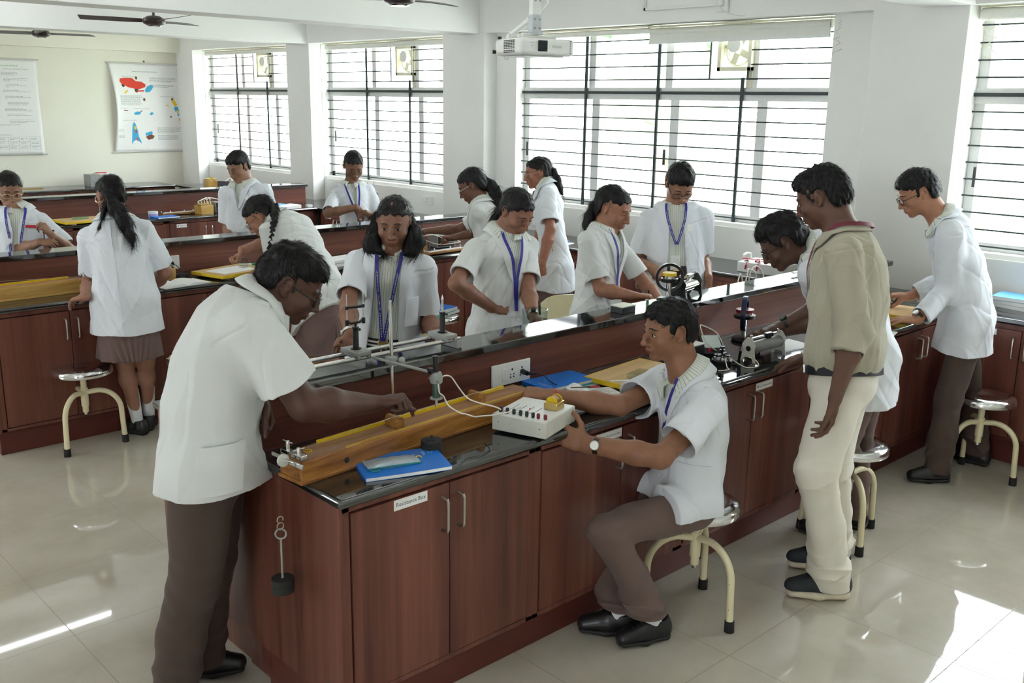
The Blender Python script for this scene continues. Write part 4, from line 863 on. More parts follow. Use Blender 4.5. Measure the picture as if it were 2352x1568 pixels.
wire('white_cable', [(5.02, 3.25, .84), (5.04, 3.25, .97), (5.1, 3.25, 1.0), (5.17, 3.25, .95), (5.18, 3.22, .84)], .004, 'wirew', 'loop of white cable behind the raised shelf, near the window counter', n=60)
# stools with things on them
M['teal2'] = simple('sea_green_cover', srgb(120, 196, 196), .4)
# window counter
t = Loc('trainer_box', 'white trainer box covered with red crocodile leads on the window counter', 'electric box', (5.83, 3.62, Z0), 6); t.add('case', B_(((0, 0, .035), (.26, .34, .07))), 'white', bevel=.004); m = MB(); m.tube([(-.06, .16, .07), (-.06, .165, .105), (.0, .17, .115), (.05, .165, .105), (.05, .16, .07)], .008, 8); t.add('carry_handle', m, 'white')
rr = random.Random(3)
for k in range(9):
    x, y = 5.83 + rr.uniform(-.1, .1), 3.60 + rr.uniform(-.13, .12); a = rr.uniform(0, 6.28); d = np.array([math.cos(a), math.sin(a), 0]) * .05
    t = Loc('crocodile_lead', 'red crocodile lead lying on the white trainer box', 'wire', (x, y, Z0 + .0735 + .006 * (k % 3)), math.degrees(a), 'red crocodile leads on the trainer box'); m = MB(); m.tube([(-.05, 0, .003), (-.02, .015, .006), (.02, -.012, .005), (.05, .004, .003)], .0022, 6); t.add('flex', m, 'red'); m = MB(); m.cone((.045, .003, .004), (.08, .008, .004), .006, .004, 8); t.add('clip', m, 'red' if k % 3 else 'black')
for k, (x, dz) in enumerate(((5.693, -.02), (5.700, -.03))):
    t = Loc('crocodile_clip', ['red clip hanging over the front of the trainer box, left one', 'red clip hanging over the front of the trainer box, right one'][k], 'clip', (5.688, 3.70 - .09 * k, Z0 + .075)); m = MB(); m.tube([(.02, 0, .0), (-.008, 0, -.004), (-.012, 0, -.022 + dz * .3)], .003, 6); m.cone((-.012, 0, -.02), (-.014, .006, -.05), .007, .005, 8); t.add('jaw', m, 'red')
t = Loc('blue_pen', 'blue and white pen on the window counter behind the ponytailed girl', 'pen', (5.80, 5.50, Z0), 60); m = MB(); m.cone((-.06, 0, .006), (.03, 0, .006), .006, .006, 8); t.add('barrel', m, 'blue'); m = MB(); m.cone((.03, 0, .006), (.075, 0, .006), .007, .005, 8); t.add('cap', m, 'white')
t = Loc('paper_slip', 'white paper slip beside the blue pen on the window counter', 'paper', (5.72, 5.42, Z0), 20); t.add('sheet', B_(((0, 0, .001), (.1, .07, .002))), 'paper')
M['sky'] = simple('sky_blue_cover', srgb(96, 176, 228), .4)
for k in range(3): book('record_book', ['white record book lowest of the pile on the window counter at the right edge', 'white record book in the middle of the pile at the right edge', 'sky blue record book on top of the pile at the right edge'][k], (5.93, 2.02 - .01 * k, Z0 + .0215 * k), 82 + 6 * k, .28, .2, .020, ['paper', 'white', 'sky'][k], group='record books at the right edge', bend=.004)
book('green_book', 'pale green book under the blue file on the stool by the second bench row', (4.27, 5.30, ZSEAT + .001), 20, .27, .2, .02, 'teal2')
book('record_file', 'bright blue file on a green book on the stool by the second bench row', (4.25, 5.31, ZSEAT + .0225), 12, .27, .2, .026, 'blue')
t = Loc('paper_label', 'white label stuck on the blue file on the stool', 'label', (4.26, 5.33, ZSEAT + .0492), 12); t.add('sticker', B_(((0, 0, .0006), (.09, .05, .0012))), 'white')
def stoolpouch(x, y, z, rz, w, d, h, mat, label, name='pouch'):
    t = Loc(name, label, 'pouch', (x, y, z), rz); P = np.array([[(-w / 2 + w * i / 12, -d / 2 + d * j / 8, .002 + h * (math.sin(PI * i / 12) * math.sin(PI * j / 8)) ** .4 + .006 * math.sin(2.1 * i + j)) for i in range(13)] for j in range(9)]); Q_ = P.copy(); Q_[..., 2] = 0; m = MB(); m.slab(Q_, P - Q_ + 1e-5); t.add('bag', m, mat); m = MB(); m.tube([(-w / 2, -d / 2, h * .5), (0, -d / 2 - .004, h * .6), (w / 2, -d / 2, h * .5)], .004, 6); t.add('zip', m, 'black'); return t
stoolpouch(2.40, 5.32, ZSEAT, 20, .20, .12, .035, 'cream', 'cream floral pouch on the stool behind the leaning boy'); stoolpouch(2.48, 5.41, ZSEAT + .004, -15, .14, .09, .07, 'teal', 'teal pouch on the stool behind the leaning boy'); stoolpouch(2.43, 5.22, ZSEAT, 5, .16, .07, .025, 'maroon', 'maroon pouch on the stool behind the leaning boy')
# second row
sonometer((1.52, 5.80, Z0), 2.5, 1.02, 'pale pine sonometer on the second bench row at the left edge', 'pine', 'teak_top', False)
def resbox(loc, rz, label, w=.13, d=.11, h=.075, pegs=True, mat='pine', wires=True):
    t = Loc('resistance_box', label, 'resistance box', loc, rz, 'wooden plug resistance boxes'); t.add('case', B_(((0, 0, h / 2), (w, d, h))), mat, bevel=.003)
    t.add('ebonite_top', B_(((0, 0, h + .002), (w * .92, d * .85, .004))), 'black'); m = MB(); [m.box((-w * .36 + w * .18 * i, s * d * .22, h + .008), (w * .14, d * .28, .008)) for i in range(5) for s in (-1, 1)]; t.add('brass_block', m, 'brass')
    if pegs:
        for i in range(5): m = MB(); m.cone((-w * .36 + w * .18 * i, -.002 * i, h + .01), (-w * .36 + w * .18 * i, -.002 * i, h + .03), .004, .007, 10); t.add('plug_key', m, 'yellow')
    return t
resbox((2.52, 5.86, Z0), 5, 'wooden resistance box half hidden by the girl seen from behind')
t = Loc('adapter', 'flat black adapter on the second bench row below the socket plate', 'adapter', (2.66, 5.90, Z0), 10); m = MB(); m.lathe([(0, 0), (.05, 0), (.045, .016), (.02, .022), (0, .022)], (0, 0, 0), 24); t.add('body', m, 'black'); m = MB(); m.box((-.07, .01, .006), (.06, .03, .012)); t.add('tail', m, 'black')
def openbook(loc, rz, w, d, label):
    t = Loc('open_notebook', label, 'notebook', loc, rz)
    for s in (-1, 1):
        P = np.array([[(s * w / 2 * i / 10, -d / 2 + d * j / 4, .004 + .016 * math.sin(PI * min(1, i / 10 * 1.15)) ** .7 * (1 - .5 * i / 10)) for i in range(11)] for j in range(5)]); Q_ = P.copy(); Q_[..., 2] = 0; m = MB(); m.slab(Q_, P - Q_ + 1e-5); pg = t.add('page_block', m, 'paper')
    m = MB(); m.box((0, 0, .001), (w + .01, d + .01, .002)); t.add('cover', m, 'grey'); return t
openbook((2.54, 5.66, Z0), 8, .32, .20, 'open white notebook beside the girl seen from behind')
board((2.95, 5.78, Z0), 14, .40, .29, 'drawing board with yellow edge and paper under the braided girl')
t = Loc('paper_sheet', 'white sheet on the drawing board under the braided girl', 'paper', (2.94, 5.77, Z0 + .0305), 14); t.add('sheet', B_(((0, 0, .0006), (.27, .19, .0012))), 'paper')
t = Loc('glass_cube', 'clear glass cube standing on the white sheet on the drawing board', 'glass block', (3.045, 5.80, Z0 + .032), 20); t.add('cube', B_(((0, 0, .028), (.045, .045, .056))), simple('smoky_glass', srgb(176, 170, 168), .1) if 0 else 'clear', bevel=.002)
t = Loc('marker_pen', 'green and white pen lying at the far side of the drawing board', 'pen', (3.12, 5.87, Z0 + .0305), -35); m = MB(); m.cone((-.065, 0, .006), (.02, 0, .006), .005, .006, 10); t.add('barrel', m, 'white'); m = MB(); m.cone((.02, 0, .006), (.07, 0, .006), .0065, .005, 10); t.add('cap', m, 'green')
book('exercise_book', 'grey exercise book lower of the pair beyond the braided girl', (3.72, 5.70, Z0), 10, .24, .18, .022, 'grey'); book('exercise_book', 'white exercise book upper of the pair beyond the braided girl', (3.73, 5.71, Z0 + .022), 4, .23, .17, .016, 'paper', bend=.006)
resbox((4.46, 5.80, Z0), 8, 'resistance box with a row of yellow plugs by the girl reaching left', .15, .11, .09, mat='teak')
t = Loc('wall_switch', 'small white switch block on the second riser behind the yellow plugs', 'switch', (4.50, 6.04, .92)); t.add('block', B_(((0, 0, 0), (.05, .03, .09))), 'white', bevel=.003)
def battery(loc, rz, label):
    t = Loc('battery_eliminator', label, 'power supply', loc, rz, 'grey battery eliminators'); t.add('case', B_(((0, 0, .055), (.17, .12, .10))), 'grey', bevel=.003); m = MB(); m.box((0, -.0605, .055), (.15, .002, .085)); t.add('front_panel', m, 'black')
    for x, z_, c in ((-.05, .035, 'red'), (.0, .035, 'red'), (-.03, .075, 'ltgrey'), (.045, .07, 'ltgrey')): m = MB(); m.lathe([(0, 0), (.009, 0), (.008, .012), (0, .012)], (x, -.0615, z_), 14, (0, -1, 0)); t.add('knob', m, c)
    m = MB(); [m.cone((x, y, 0), (x, y, .006), .008, .008, 8) for x in (-.07, .07) for y in (-.045, .045)]; t.add('foot', m, 'rubber'); return t
battery((4.80, 5.90, Z0), -8, 'grey battery eliminator with red terminals under the girl\'s reaching arm')
def mbridge(loc, rz, label, Ln=.36):
    t = Loc('meter_bridge', label, 'meter bridge', loc, rz); t.add('base_board', B_(((0, 0, .014), (Ln, .075, .016))), 'bridge', bevel=.002); m = MB(); m.box((0, .02, .025), (Ln * .96, .014, .004)); m.box((-Ln * .46, 0, .025), (.014, .06, .005)); m.box((Ln * .46, 0, .025), (.014, .06, .005)); t.add('copper_strip', m, 'chrome'); t.add('paper_scale', B_(((0, -.005, .0235), (Ln * .86, .022, .002))), 'paper')
    for x in (-.46, -.2, .2, .46): m = MB(); m.lathe([(.004, 0), (.006, .004), (.004, .012), (0, .014)], (x * Ln, .02, .027), 10); t.add('terminal', m, 'chrome')
    m = MB(); [m.cone((x * Ln, y, 0), (x * Ln, y, .006), .008, .008, 8) for x in (-.4, .4) for y in (-.025, .025)]; t.add('foot', m, 'rubber'); return t
mbridge((4.62, 5.655, Z0), 6, 'orange-brown meter bridge on the second bench row by the girl reaching left', .42)
for k, pts in enumerate([[(4.52, 5.80, .95), (4.60, 5.78, .96), (4.70, 5.75, .92), (4.72, 5.82, .88)], [(4.50, 5.77, .94), (4.58, 5.73, .90), (4.66, 5.70, .89), (4.80, 5.68, .90), (4.78, 5.84, .88)], [(4.53, 5.84, .94), (4.64, 5.82, .95), (4.76, 5.78, .93), (4.86, 5.76, .89)]]): wire('lead_wire', pts, .003, 'wirew', ['white lead looping from the yellow-plug box to the eliminator', 'white lead trailing over the meter bridge', 'white lead crossing above the eliminator front'][k])
t = Loc('eraser', 'pink marker lying on the counter in front of the yellow-plug box', 'marker', (4.42, 5.63, Z0), -30); m = MB(); m.cone((-.035, 0, .007), (.03, 0, .007), .007, .007, 10); t.add('barrel', m, simple('pink_plastic', srgb(226, 70, 120), .4)); m = MB(); m.cone((.03, 0, .007), (.05, 0, .007), .006, .005, 10); t.add('cap', m, 'red'); t.r.name = 'pink_marker'
# things behind the second row shelf
for k in range(6): wire('hookup_wire', [(4.70 + .03 * k, 6.75 + .02 * (k % 3), Z0 + .003), (4.69 + .035 * k, 6.70, .98 + .015 * (k % 2)), (4.73 + .03 * k, 6.68, 1.03 + .012 * (k % 3)), (4.80 + .01 * k, 6.70, 1.0), (4.82, 6.78, Z0 + .01)], .0024, ['red', 'black', 'black', 'blue', 'red', 'wirew'][k], ['red hookup wire, leftmost of the tangle in front of the girl by the middle window', 'black hookup wire next to the leftmost red one', 'black hookup wire in the middle of the tangle', 'blue hookup wire of the tangle', 'red hookup wire at the right of the tangle', 'white hookup wire at the right end of the tangle'][k])
t = Loc('travelling_microscope', 'small chrome travelling microscope with two posts under the middle window', 'microscope', (5.85, 8.35, Z0), 20); t.add('wooden_base', B_(((0, 0, .03), (.18, .12, .06))), 'bridge', bevel=.004)
for x in (-.05, .06): m = MB(); m.cone((x, 0, .06), (x, 0, .20), .012, .012, 12); m.cone((x, 0, .2), (x, 0, .30), .005, .005, 8); m.lathe([(0, .0), (.026, .002), (.026, .02), (0, .022)], (x, 0, .15), 16); t.add('post', m, 'chrome')
m = MB(); m.cone((-.07, 0, .19), (.09, 0, .165), .009, .009, 10); m.sph((.08, 0, .16), .03, 12); m.sph((-.05, 0, .2), .02, 10); t.add('tube', m, 'black')
# third row
board((3.17, 9.02, Z0), 4, .40, .30, 'drawing board with yellow edge on the third bench row')
t = Loc('glass_slab', 'green glass slab on the drawing board on the third bench row', 'glass slab', (3.17, 9.03, Z0 + .0305), 10); t.add('slab', B_(((0, 0, .010), (.12, .07, .020))), simple('green_glass', srgb(126, 150, 110), .15), bevel=.002)
t = Loc('ring_stand', 'thin white ring stand beside the hair of the back-turned girl, on the third row', 'stand', (3.33, 8.98, Z0)); m = MB(); m.cone((0, 0, 0), (0, 0, .17), .006, .006, 10); m.torus((0, 0, .20), .032, .005, (.5, .8, 0), 20, 6); m.lathe([(0, 0), (.04, 0), (.04, .008), (0, .008)], (0, 0, 0), 20); t.add('stand', m, 'chrome')
mbridge((4.13, 9.12, Z0), 3, 'orange-brown meter bridge on the third bench row', .36)
resbox((4.36, 9.05, Z0), 8, 'wooden resistance box with tangled white leads on the third bench row', .14, .12, .085)
battery((4.56, 9.08, Z0), -6, 'grey battery eliminator next to the resistance box on the third bench row')
rr = random.Random(5)
for k in range(5): wire('lead_wire', [(4.30 + .03 * k, 9.02, .93), (4.28 + .04 * k, 9.0 + .02 * k, .96 + .01 * (k % 3)), (4.36 + .02 * k, 9.06, .97 + .012 * (k % 2)), (4.42, 9.08, .985), (4.52, 9.10, .965), (4.56 + .01 * k, 9.10, .946)], .004, 'wirew', 'white lead in the tangle over the third-row resistance box', group='tangled leads on the third row')
t = Loc('tape_roll', 'white and lilac tape roll on the third bench row', 'tape', (3.86, 9.08, Z0)); m = MB(); m.lathe([(.028, 0), (.045, 0), (.045, .03), (.028, .03)], (0, 0, 0), 26); t.add('tape', m, simple('lilac', srgb(168, 160, 214), .5)); m = MB(); m.lathe([(.027, .03), (.046, .03), (.046, .05), (.027, .05)], (0, 0, 0), 26); t.add('rim', m, 'white')
book('exercise_book', 'blue exercise book by the tape roll on the third bench row', (3.92, 8.95, Z0), 5, .22, .15, .012, 'blue')
book('exercise_book', 'white notebook under the cyan one on the third bench row', (5.22, 9.00, Z0), 5, .28, .2, .03, 'paper', bend=.006); book('exercise_book', 'cyan notebook lying on white notebooks on the third bench row', (5.16, 9.03, Z0 + .032), 14, .2, .15, .010, 'sky')
t = Loc('white_box', 'small white box at the end of the third bench row', 'box', (5.50, 8.98, Z0)); t.add('box', B_(((0, 0, .012), (.06, .05, .024))), 'white', bevel=.002)
# back and corner counters
t = Loc('grey_instrument', 'grey instrument box with red trim on the back counter', 'electric box', (4.70, 12.58, Z0)); t.add('case', B_(((0, 0, .075), (.32, .22, .15))), 'grey', bevel=.004); t.add('top', B_(((.06, 0, .155), (.2, .2, .012))), 'white'); t.add('red_trim', B_(((.02, 0, .166), (.12, .06, .01))), 'red')
t = Loc('wooden_strip', 'thin wooden strip lying on the back counter at the left', 'strip', (3.85, 12.62, Z0), -2); t.add('strip', B_(((0, 0, .004), (.34, .03, .008))), 'pine')
resbox((5.72, 11.62, Z0), 80, 'resistance box with bright yellow plugs in the far corner', .22, .14, .10, mat='pine')
t = Loc('black_console', 'black sloping instrument beside the yellow plugs in the far corner', 'instrument', (5.78, 11.30, Z0), -60); m = MB(); m.prism([(-.11, 0), (.11, 0), (.11, .03), (-.11, .11)], (-.08, 0, 0), (0, 1, 0), (0, 0, 1), (.16, 0, 0)); t.add('case', m, 'black', bevel=.003); t.add('red_knob', B_(((-.05, .1, .045), (.03, .03, .02))), 'red'); m = MB(); m.tube([(.0, -.05, .10), (.03, .0, .14), (.06, .03, .11), (.08, -.05, .12)], .008, 7); t.add('cable', m, 'wirew')
t = Loc('ring_clamp', 'shiny ring clamp in the far corner behind the short-haired boy', 'clamp', (5.85, 10.95, Z0)); m = MB(); m.cone((0, 0, 0), (0, 0, .16), .008, .008, 10); m.torus((0, 0, .19), .035, .006, (.6, .8, 0), 20, 6); m.lathe([(0, 0), (.06, 0), (.06, .012), (0, .012)], (0, 0, 0), 20); t.add('stand', m, 'chrome')
# projector ------------------------------------------------------------
t = Loc('projector', 'white ceiling projector hung upside down near the wide window', 'projector', (3.42, 3.50, 2.20), -13)
W_, D_, H_ = .30, .25, .078
m = MB(); m.box((0, 0, 0), (W_, D_, H_)); body = t.add('case', m, 'white', bevel=.016)
yf = -D_ / 2
m = MB(); m.box((0, .0, H_ / 2 + .006), (W_ * .5, D_ * .6, .012)); t.add('bottom_plate', m, 'ltgrey', body)
m = MB(); m.box((-.03, yf - .002, .004), (.052, .006, .050)); t.add('lens_recess', m, 'black', body, bevel=.004); m = MB(); m.lathe([(0, 0), (.019, 0), (.021, .004), (.014, .005), (0, .003)], (-.03, yf - .004, .004), 24, (0, -1, 0)); t.add('lens', m, simple('projector_lens', srgb(20, 24, 34), .05), body)
m = MB(); put_text(m, 'EPSON', .017, (.048, yf - .0012, .003), (-1, 0, 0), (0, 0, -1)); t.add('lettering', m, 'grey', body, smooth=None)
m = MB(); put_text(m, '6', .014, (-.088, yf - .0012, .004), (-1, 0, 0), (0, 0, -1)); m.box((-.088, yf - .001, .016), (.022, .001, .0015)); t.add('front_mark', m, 'grey', body, smooth=None)
m = MB()
for i in range(5):
    for j in range(8): m.box((-W_ / 2 - .0002, -.060 + .021 * i, .028 - .0070 * j - (.004 if j > 5 else 0)), (.0022, .016, .0042))
t.add('side_vent', m, 'black', body)
m = MB()
for i in range(4):
    for j in range(8): m.box((W_ / 2 - .0255 + .006 * i, yf + .0025 * i ** 1.4 - .0005, .030 - .0078 * j), (.0034, .004, .0042))
t.add('front_grille', m, 'grey', body)
m = MB(); [m.cone((x, y, H_ / 2), (x, y, H_ / 2 + .012), .009, .011, 10) for x, y in ((-.135, .10),)]; m.cone((-.15, .11, -.02), (-.165, .115, -.02), .008, .010, 10); t.add('foot', m, 'black', body)
m = MB(); m.box((.0, -.01, -H_ / 2 - .003), (.22, .16, .005)); [m.torus((.03, 0, -H_ / 2 - .004), r, .0018, (0, 0, 1), 28, 5) for r in (.03, .05)]; t.add('top_ridge', m, 'white', body, bevel=.002)
mt = Loc('projector_mount', 'white metal ceiling mount above the projector', 'bracket', (3.42, 3.50, 2.255), -13)
m = MB()
for a in (.3, 1.5, 2.6, 3.8): m.box((.06 * math.cos(a), .06 * math.sin(a), .004), (.15, .012, .004), R=rotz(a)); m.cone((.13 * math.cos(a), .10 * math.sin(a), -.012), (.13 * math.cos(a), .10 * math.sin(a), .008), .006, .006, 8)
mt.add('spider_arm', m, 'alu')
m = MB(); m.box((0, 0, .055), (.052, .044, .085)); m.box((0, 0, .012), (.07, .05, .012)); mt.add('swivel_block', m, simple('mount_grey', srgb(190, 196, 198), .4), bevel=.003)
m = MB(); m.box((0, 0, .43), (.046, .036, .70)); mt.add('square_tube', m, 'alu', bevel=.003)
m = MB()
for z_ in (.035, .075, .16, .19, .24):
    for x in (-.012, .014): m.cone((x, -.0235, z_), (x, -.0265, z_), .0052, .0045, 10)
mt.add('screw', m, 'grey')
m = MB()
pts = [(.05 + .012 * math.sin(k * .25), .0, .80 - .022 * k + 0) for k in range(30)]
pts2 = [np.array(p) for p in pts] + [np.array((.04, .03, .12)), np.array((.0, .07, .07)), np.array((-.04, .10, .03)), np.array((-.07, .12, .0)), np.array((-.075, .135, -.02))]
m.tube(pts2, [.013 + .002 * (i % 2) for i in range(len(pts2))], 10); mt.add('corrugated_conduit', m, 'alu')
# ================================================================ figures: signed-distance sculpting
RES = float(os.environ.get('RESMUL', '1'))
UPV = np.array([0, 0, 1.])
def nrm(v): v = np.asarray(v, float); return v / max(np.linalg.norm(v), 1e-9)
class Pr:
    __slots__ = ('a', 'ax', 'L', 's', 'f', 'ra', 'rb', 'rz', 'k', 'neg', 'c', 'R', 'cut', 'g')
    def __init__(p, a, b, ra, rb=None, side=None, k=.02, neg=False, rz=None, cut=False):
        p.cut = cut; p.g = 0; a = np.asarray(a, float); b = np.asarray(b, float); rb = ra if rb is None else rb
        ra = (ra, ra) if np.isscalar(ra) else ra; rb = (rb, rb) if np.isscalar(rb) else rb
        d = b - a; p.L = float(np.linalg.norm(d)); p.ax = d / p.L if p.L > 1e-7 else None
        if p.ax is None: p.ax = UPV.copy()
        if side is None: side = np.cross(p.ax, [0.31, .9, .2])
        s = np.asarray(side, float); s = s - p.ax * (s @ p.ax); p.s = nrm(s); p.f = np.cross(p.ax, p.s)
        p.a = a; p.ra = ra; p.rb = rb; p.rz = rz; p.k = k; p.neg = neg; p.c = (a + b) / 2; p.R = p.L / 2 + max(*ra, *rb, rz or 0)
    def d(p, P):
        q = P - p.a; w = q @ p.ax; u = q @ p.s; v = q @ p.f
        w0 = w
        if p.L > 1e-7: t = np.clip(w / p.L, 0, 1); w = w - t * p.L
        else: t = 0.
        if p.cut: w = np.minimum(w, 0)
        rx = p.ra[0] + t * (p.rb[0] - p.ra[0]); ry = p.ra[1] + t * (p.rb[1] - p.ra[1]); rz = p.rz or np.minimum(rx, ry)
        u = u / rx; v = v / ry; w = w / rz
        k0 = np.sqrt(u * u + v * v + w * w) + 1e-9; k1 = np.sqrt((u / rx) ** 2 + (v / ry) ** 2 + (w / rz) ** 2) + 1e-9
        e = k0 * (k0 - 1) / k1
        return np.maximum(e, w0 - p.L) if p.cut else e
def ell(c, r, X, Y, Z, k=.02, neg=False):
    """ellipsoid with semi-axes r along unit axes X, Y, Z"""
    p = Pr(c, c, (r[0], r[1]), side=X, k=k, neg=neg, rz=r[2]); p.ax = np.asarray(Z, float); p.s = np.asarray(X, float); p.f = np.asarray(Y, float); p.R = max(r); return p
def ev(prims, P, D=None):
    d = np.full(len(P), 9.) if D is None else D
    for p in prims:
        e = p.d(P)
        if p.neg:
            h = np.maximum(p.k - np.abs(d + e), 0) / p.k; d = np.maximum(d, -e) + h * h * p.k * .25
        else:
            h = np.maximum(p.k - np.abs(d - e), 0) / p.k; d = np.minimum(d, e) - h * h * p.k * .25
    return d
def polygonize(prims, h, mod=None, n=16, pad=.0, clip=None, evf=None):
    h = h * RES; pos = [p for p in prims if not p.neg]
    lo = np.min([np.minimum(p.a, p.a + p.ax * p.L) - max(*p.ra, *p.rb, p.rz or 0) for p in pos], 0) - .02 - pad
    hi = np.max([np.maximum(p.a, p.a + p.ax * p.L) + max(*p.ra, *p.rb, p.rz or 0) for p in pos], 0) + .02 + pad
    if clip is not None: lo = np.maximum(lo, clip[0]); hi = np.minimum(hi, clip[1])
    bs = n * h; nb = np.ceil((hi - lo) / bs).astype(int)
    I = np.stack(np.meshgrid(*[np.arange(q) for q in nb], indexing='ij'), -1).reshape(-1, 3)
    cen = lo + (I + .5) * bs; half = bs * .87
    d = ev(prims, cen); I = I[np.abs(d) < half * 1.35 + .03 + pad]
    S_ = np.stack(np.meshgrid(*[np.arange(n + 1)] * 3, indexing='ij'), -1).reshape(-1, 3)
    dims = nb * n + 2; big = lambda c: ((c[..., 0] + 1) * (dims[1] + 2) + c[..., 1] + 1) * (dims[2] + 2) + c[..., 2] + 1
    ids = []; vs = []; quads = []
    PC = np.array([p.c for p in prims]); PR = np.array([p.R + p.k for p in prims])
    corner = np.array([[i, j, k] for i in (0, 1) for j in (0, 1) for k in (0, 1)])
    edges = [(0, 4), (1, 5), (2, 6), (3, 7), (0, 2), (1, 3), (4, 6), (5, 7), (0, 1), (2, 3), (4, 5), (6, 7)]
    for b in I:
        c = lo + (b + .5) * bs; near = np.linalg.norm(PC - c, axis=1) < PR + half + .025
        pl = [prims[i] for i in np.nonzero(near)[0]]
        if not pl: continue
        base = b * n; P = lo + (base + S_) * h
        D = ev(pl, P) if evf is None else evf(pl, P)
        if mod is not None: D = mod(P, D)
        D = D.reshape(n + 1, n + 1, n + 1)
        if D.min() > 0 or D.max() < 0: continue
        sg = D < 0
        cs = np.stack([sg[i:n + i, j:n + j, k:n + k] for i, j, k in corner], -1)
        act = cs.any(-1) & ~cs.all(-1)
        ci = np.argwhere(act)
        if len(ci) == 0: continue
        cd_ = np.stack([D[ci[:, 0] + i, ci[:, 1] + j, ci[:, 2] + k] for i, j, k in corner], -1)
        acc = np.zeros((len(ci), 3)); cnt = np.zeros(len(ci))
        for e0, e1 in edges:
            a, bb = cd_[:, e0], cd_[:, e1]; m_ = (a < 0) != (bb < 0)
            t = a[m_] / (a[m_] - bb[m_]); acc[m_] += corner[e0] + t[:, None] * (corner[e1] - corner[e0]); cnt[m_] += 1
        vs.append(lo + (base + ci + acc / cnt[:, None]) * h); ids.append(big(base + ci))
        for ax in range(3):
            o = [0, 0, 0]; o[ax] = 1
            A = sg[:n, :n, :n]; B = sg[o[0]:n + o[0], o[1]:n + o[1], o[2]:n + o[2]]
            e = np.argwhere(A != B)
            if len(e) == 0: continue
            a1, a2 = (ax + 1) % 3, (ax + 2) % 3
            q = []
            for (x, y) in ((0, 0), (-1, 0), (-1, -1), (0, -1)):
                w = base + e; w = w.copy(); w[:, a1] += x; w[:, a2] += y; q.append(big(w))
            q = np.stack(q, -1); fl = A[e[:, 0], e[:, 1], e[:, 2]]
            q[~fl] = q[~fl][:, ::-1]; quads.append(q)
    ids = np.concatenate(ids); vs = np.concatenate(vs); quads = np.concatenate(quads)
    od = np.argsort(ids); ids = ids[od]; vs = vs[od]
    j = np.searchsorted(ids, quads); j = np.clip(j, 0, len(ids) - 1); ok = (ids[j] == quads).all(1)
    return vs, j[ok]
def fastmesh(name, v, q, mat, parent, attrs=None, origin=(0, 0, 0)):
    me = bpy.data.meshes.new(name); nv, nq = len(v), len(q)
    me.vertices.add(nv); me.vertices.foreach_set('co', (v - np.asarray(origin)).astype(np.float32).ravel())
    me.loops.add(nq * 4); me.loops.foreach_set('vertex_index', q.astype(np.int32).ravel())
    me.polygons.add(nq); me.polygons.foreach_set('loop_start', (np.arange(nq) * 4).astype(np.int32))
    me.update(calc_edges=True); me.shade_smooth()
    for k, a in (attrs or {}).items():
        at = me.attributes.new(k, 'FLOAT', 'POINT'); at.data.foreach_set('value', a.astype(np.float32))
    me.materials.append(mat)
    o = bpy.data.objects.new(name, me); C.objects.link(o)
    if parent is not None: o.parent = parent
    return o
def waves(seed, n, kh, kv):
    r = np.random.RandomState(seed); out = []
    for i in range(n):
        a = r.uniform(0, 2 * PI); f = r.uniform(.6, 1.4); out.append((np.array([math.cos(a) * kh * f, math.sin(a) * kh * f, r.uniform(-1, 1) * kv]), r.uniform(0, 6.28), np.array([r.uniform(-6, 6), r.uniform(-6, 6), r.uniform(-9, 9)]), r.uniform(0, 6.28)))
    return out
def folds(P, W_, amp):
    d = 0
    for k, p, m_, q in W_: d = d + np.sin(P @ k + p + 1.4 * np.sin(P @ m_ + q))
    return d * (amp / math.sqrt(len(W_)))
def creases(P, W_, amp):
    d = 0
    for k, p, m_, q in W_:
        r = 1 - np.abs(np.sin(P @ k + p + 1.1 * np.sin(P @ m_ + q))); d = d + r ** 4 * np.clip(.35 + np.sin(P @ m_[::-1] * .8 + p), 0, 1.2)
    return d * -amp
# ---------------------------------------------------------------- materials for people
def skinmat(name, col):
    m = pmat(name, srgb(*col), .48, spec=.35)
    a = N(m, 'ShaderNodeAttribute'); a.attribute_name = 'lip'
    n = noise(m, coords(m), 26, 4)
    lo = srgb(*[c * .93 for c in col]); hi = srgb(*[min(255, c * 1.05) for c in col])
    c = ramp(m, n, [(.3, lo), (.7, hi)])
    mix = N(m, 'ShaderNodeMix', data_type='RGBA'); L(m, a.outputs['Fac'], mix.inputs[0]); L(m, c, mix.inputs[6])
    mix.inputs[7].default_value = srgb(col[0] * .93, col[1] * .74, col[2] * .78)
    L(m, mix.outputs[2], bsdf(m).inputs['Base Color'])
    b = bsdf(m); b.inputs['Subsurface Weight'].default_value = .0
    bump(m, noise(m, coords(m), 420, 3), .12, .0006)
    return m
def clothmat(name, col, weave=900, wr=.32, rough=.85):
    m = pmat(name, srgb(*col), rough, spec=.15)
    b = bsdf(m)
    try: b.inputs['Sheen Weight'].default_value = .08
    except Exception: pass
    v = coords(m); n1 = noise(m, coords(m, (1, 1, .6)), 7, 2.5, .5, .6); n2 = noise(m, v, weave, 2)
    lo = srgb(*[c * .985 for c in col]); L(m, ramp(m, n1, [(.3, lo), (.7, srgb(*col))]), b.inputs['Base Color'])
    b1 = N(m, 'ShaderNodeBump'); b1.inputs['Strength'].default_value = wr; b1.inputs['Distance'].default_value = .02; L(m, n1, b1.inputs['Height'])
    b2 = N(m, 'ShaderNodeBump'); b2.inputs['Strength'].default_value = .06; b2.inputs['Distance'].default_value = .0008; L(m, n2, b2.inputs['Height']); L(m, b1.outputs[0], b2.inputs['Normal'])
    L(m, b2.outputs[0], b.inputs['Normal']); return m
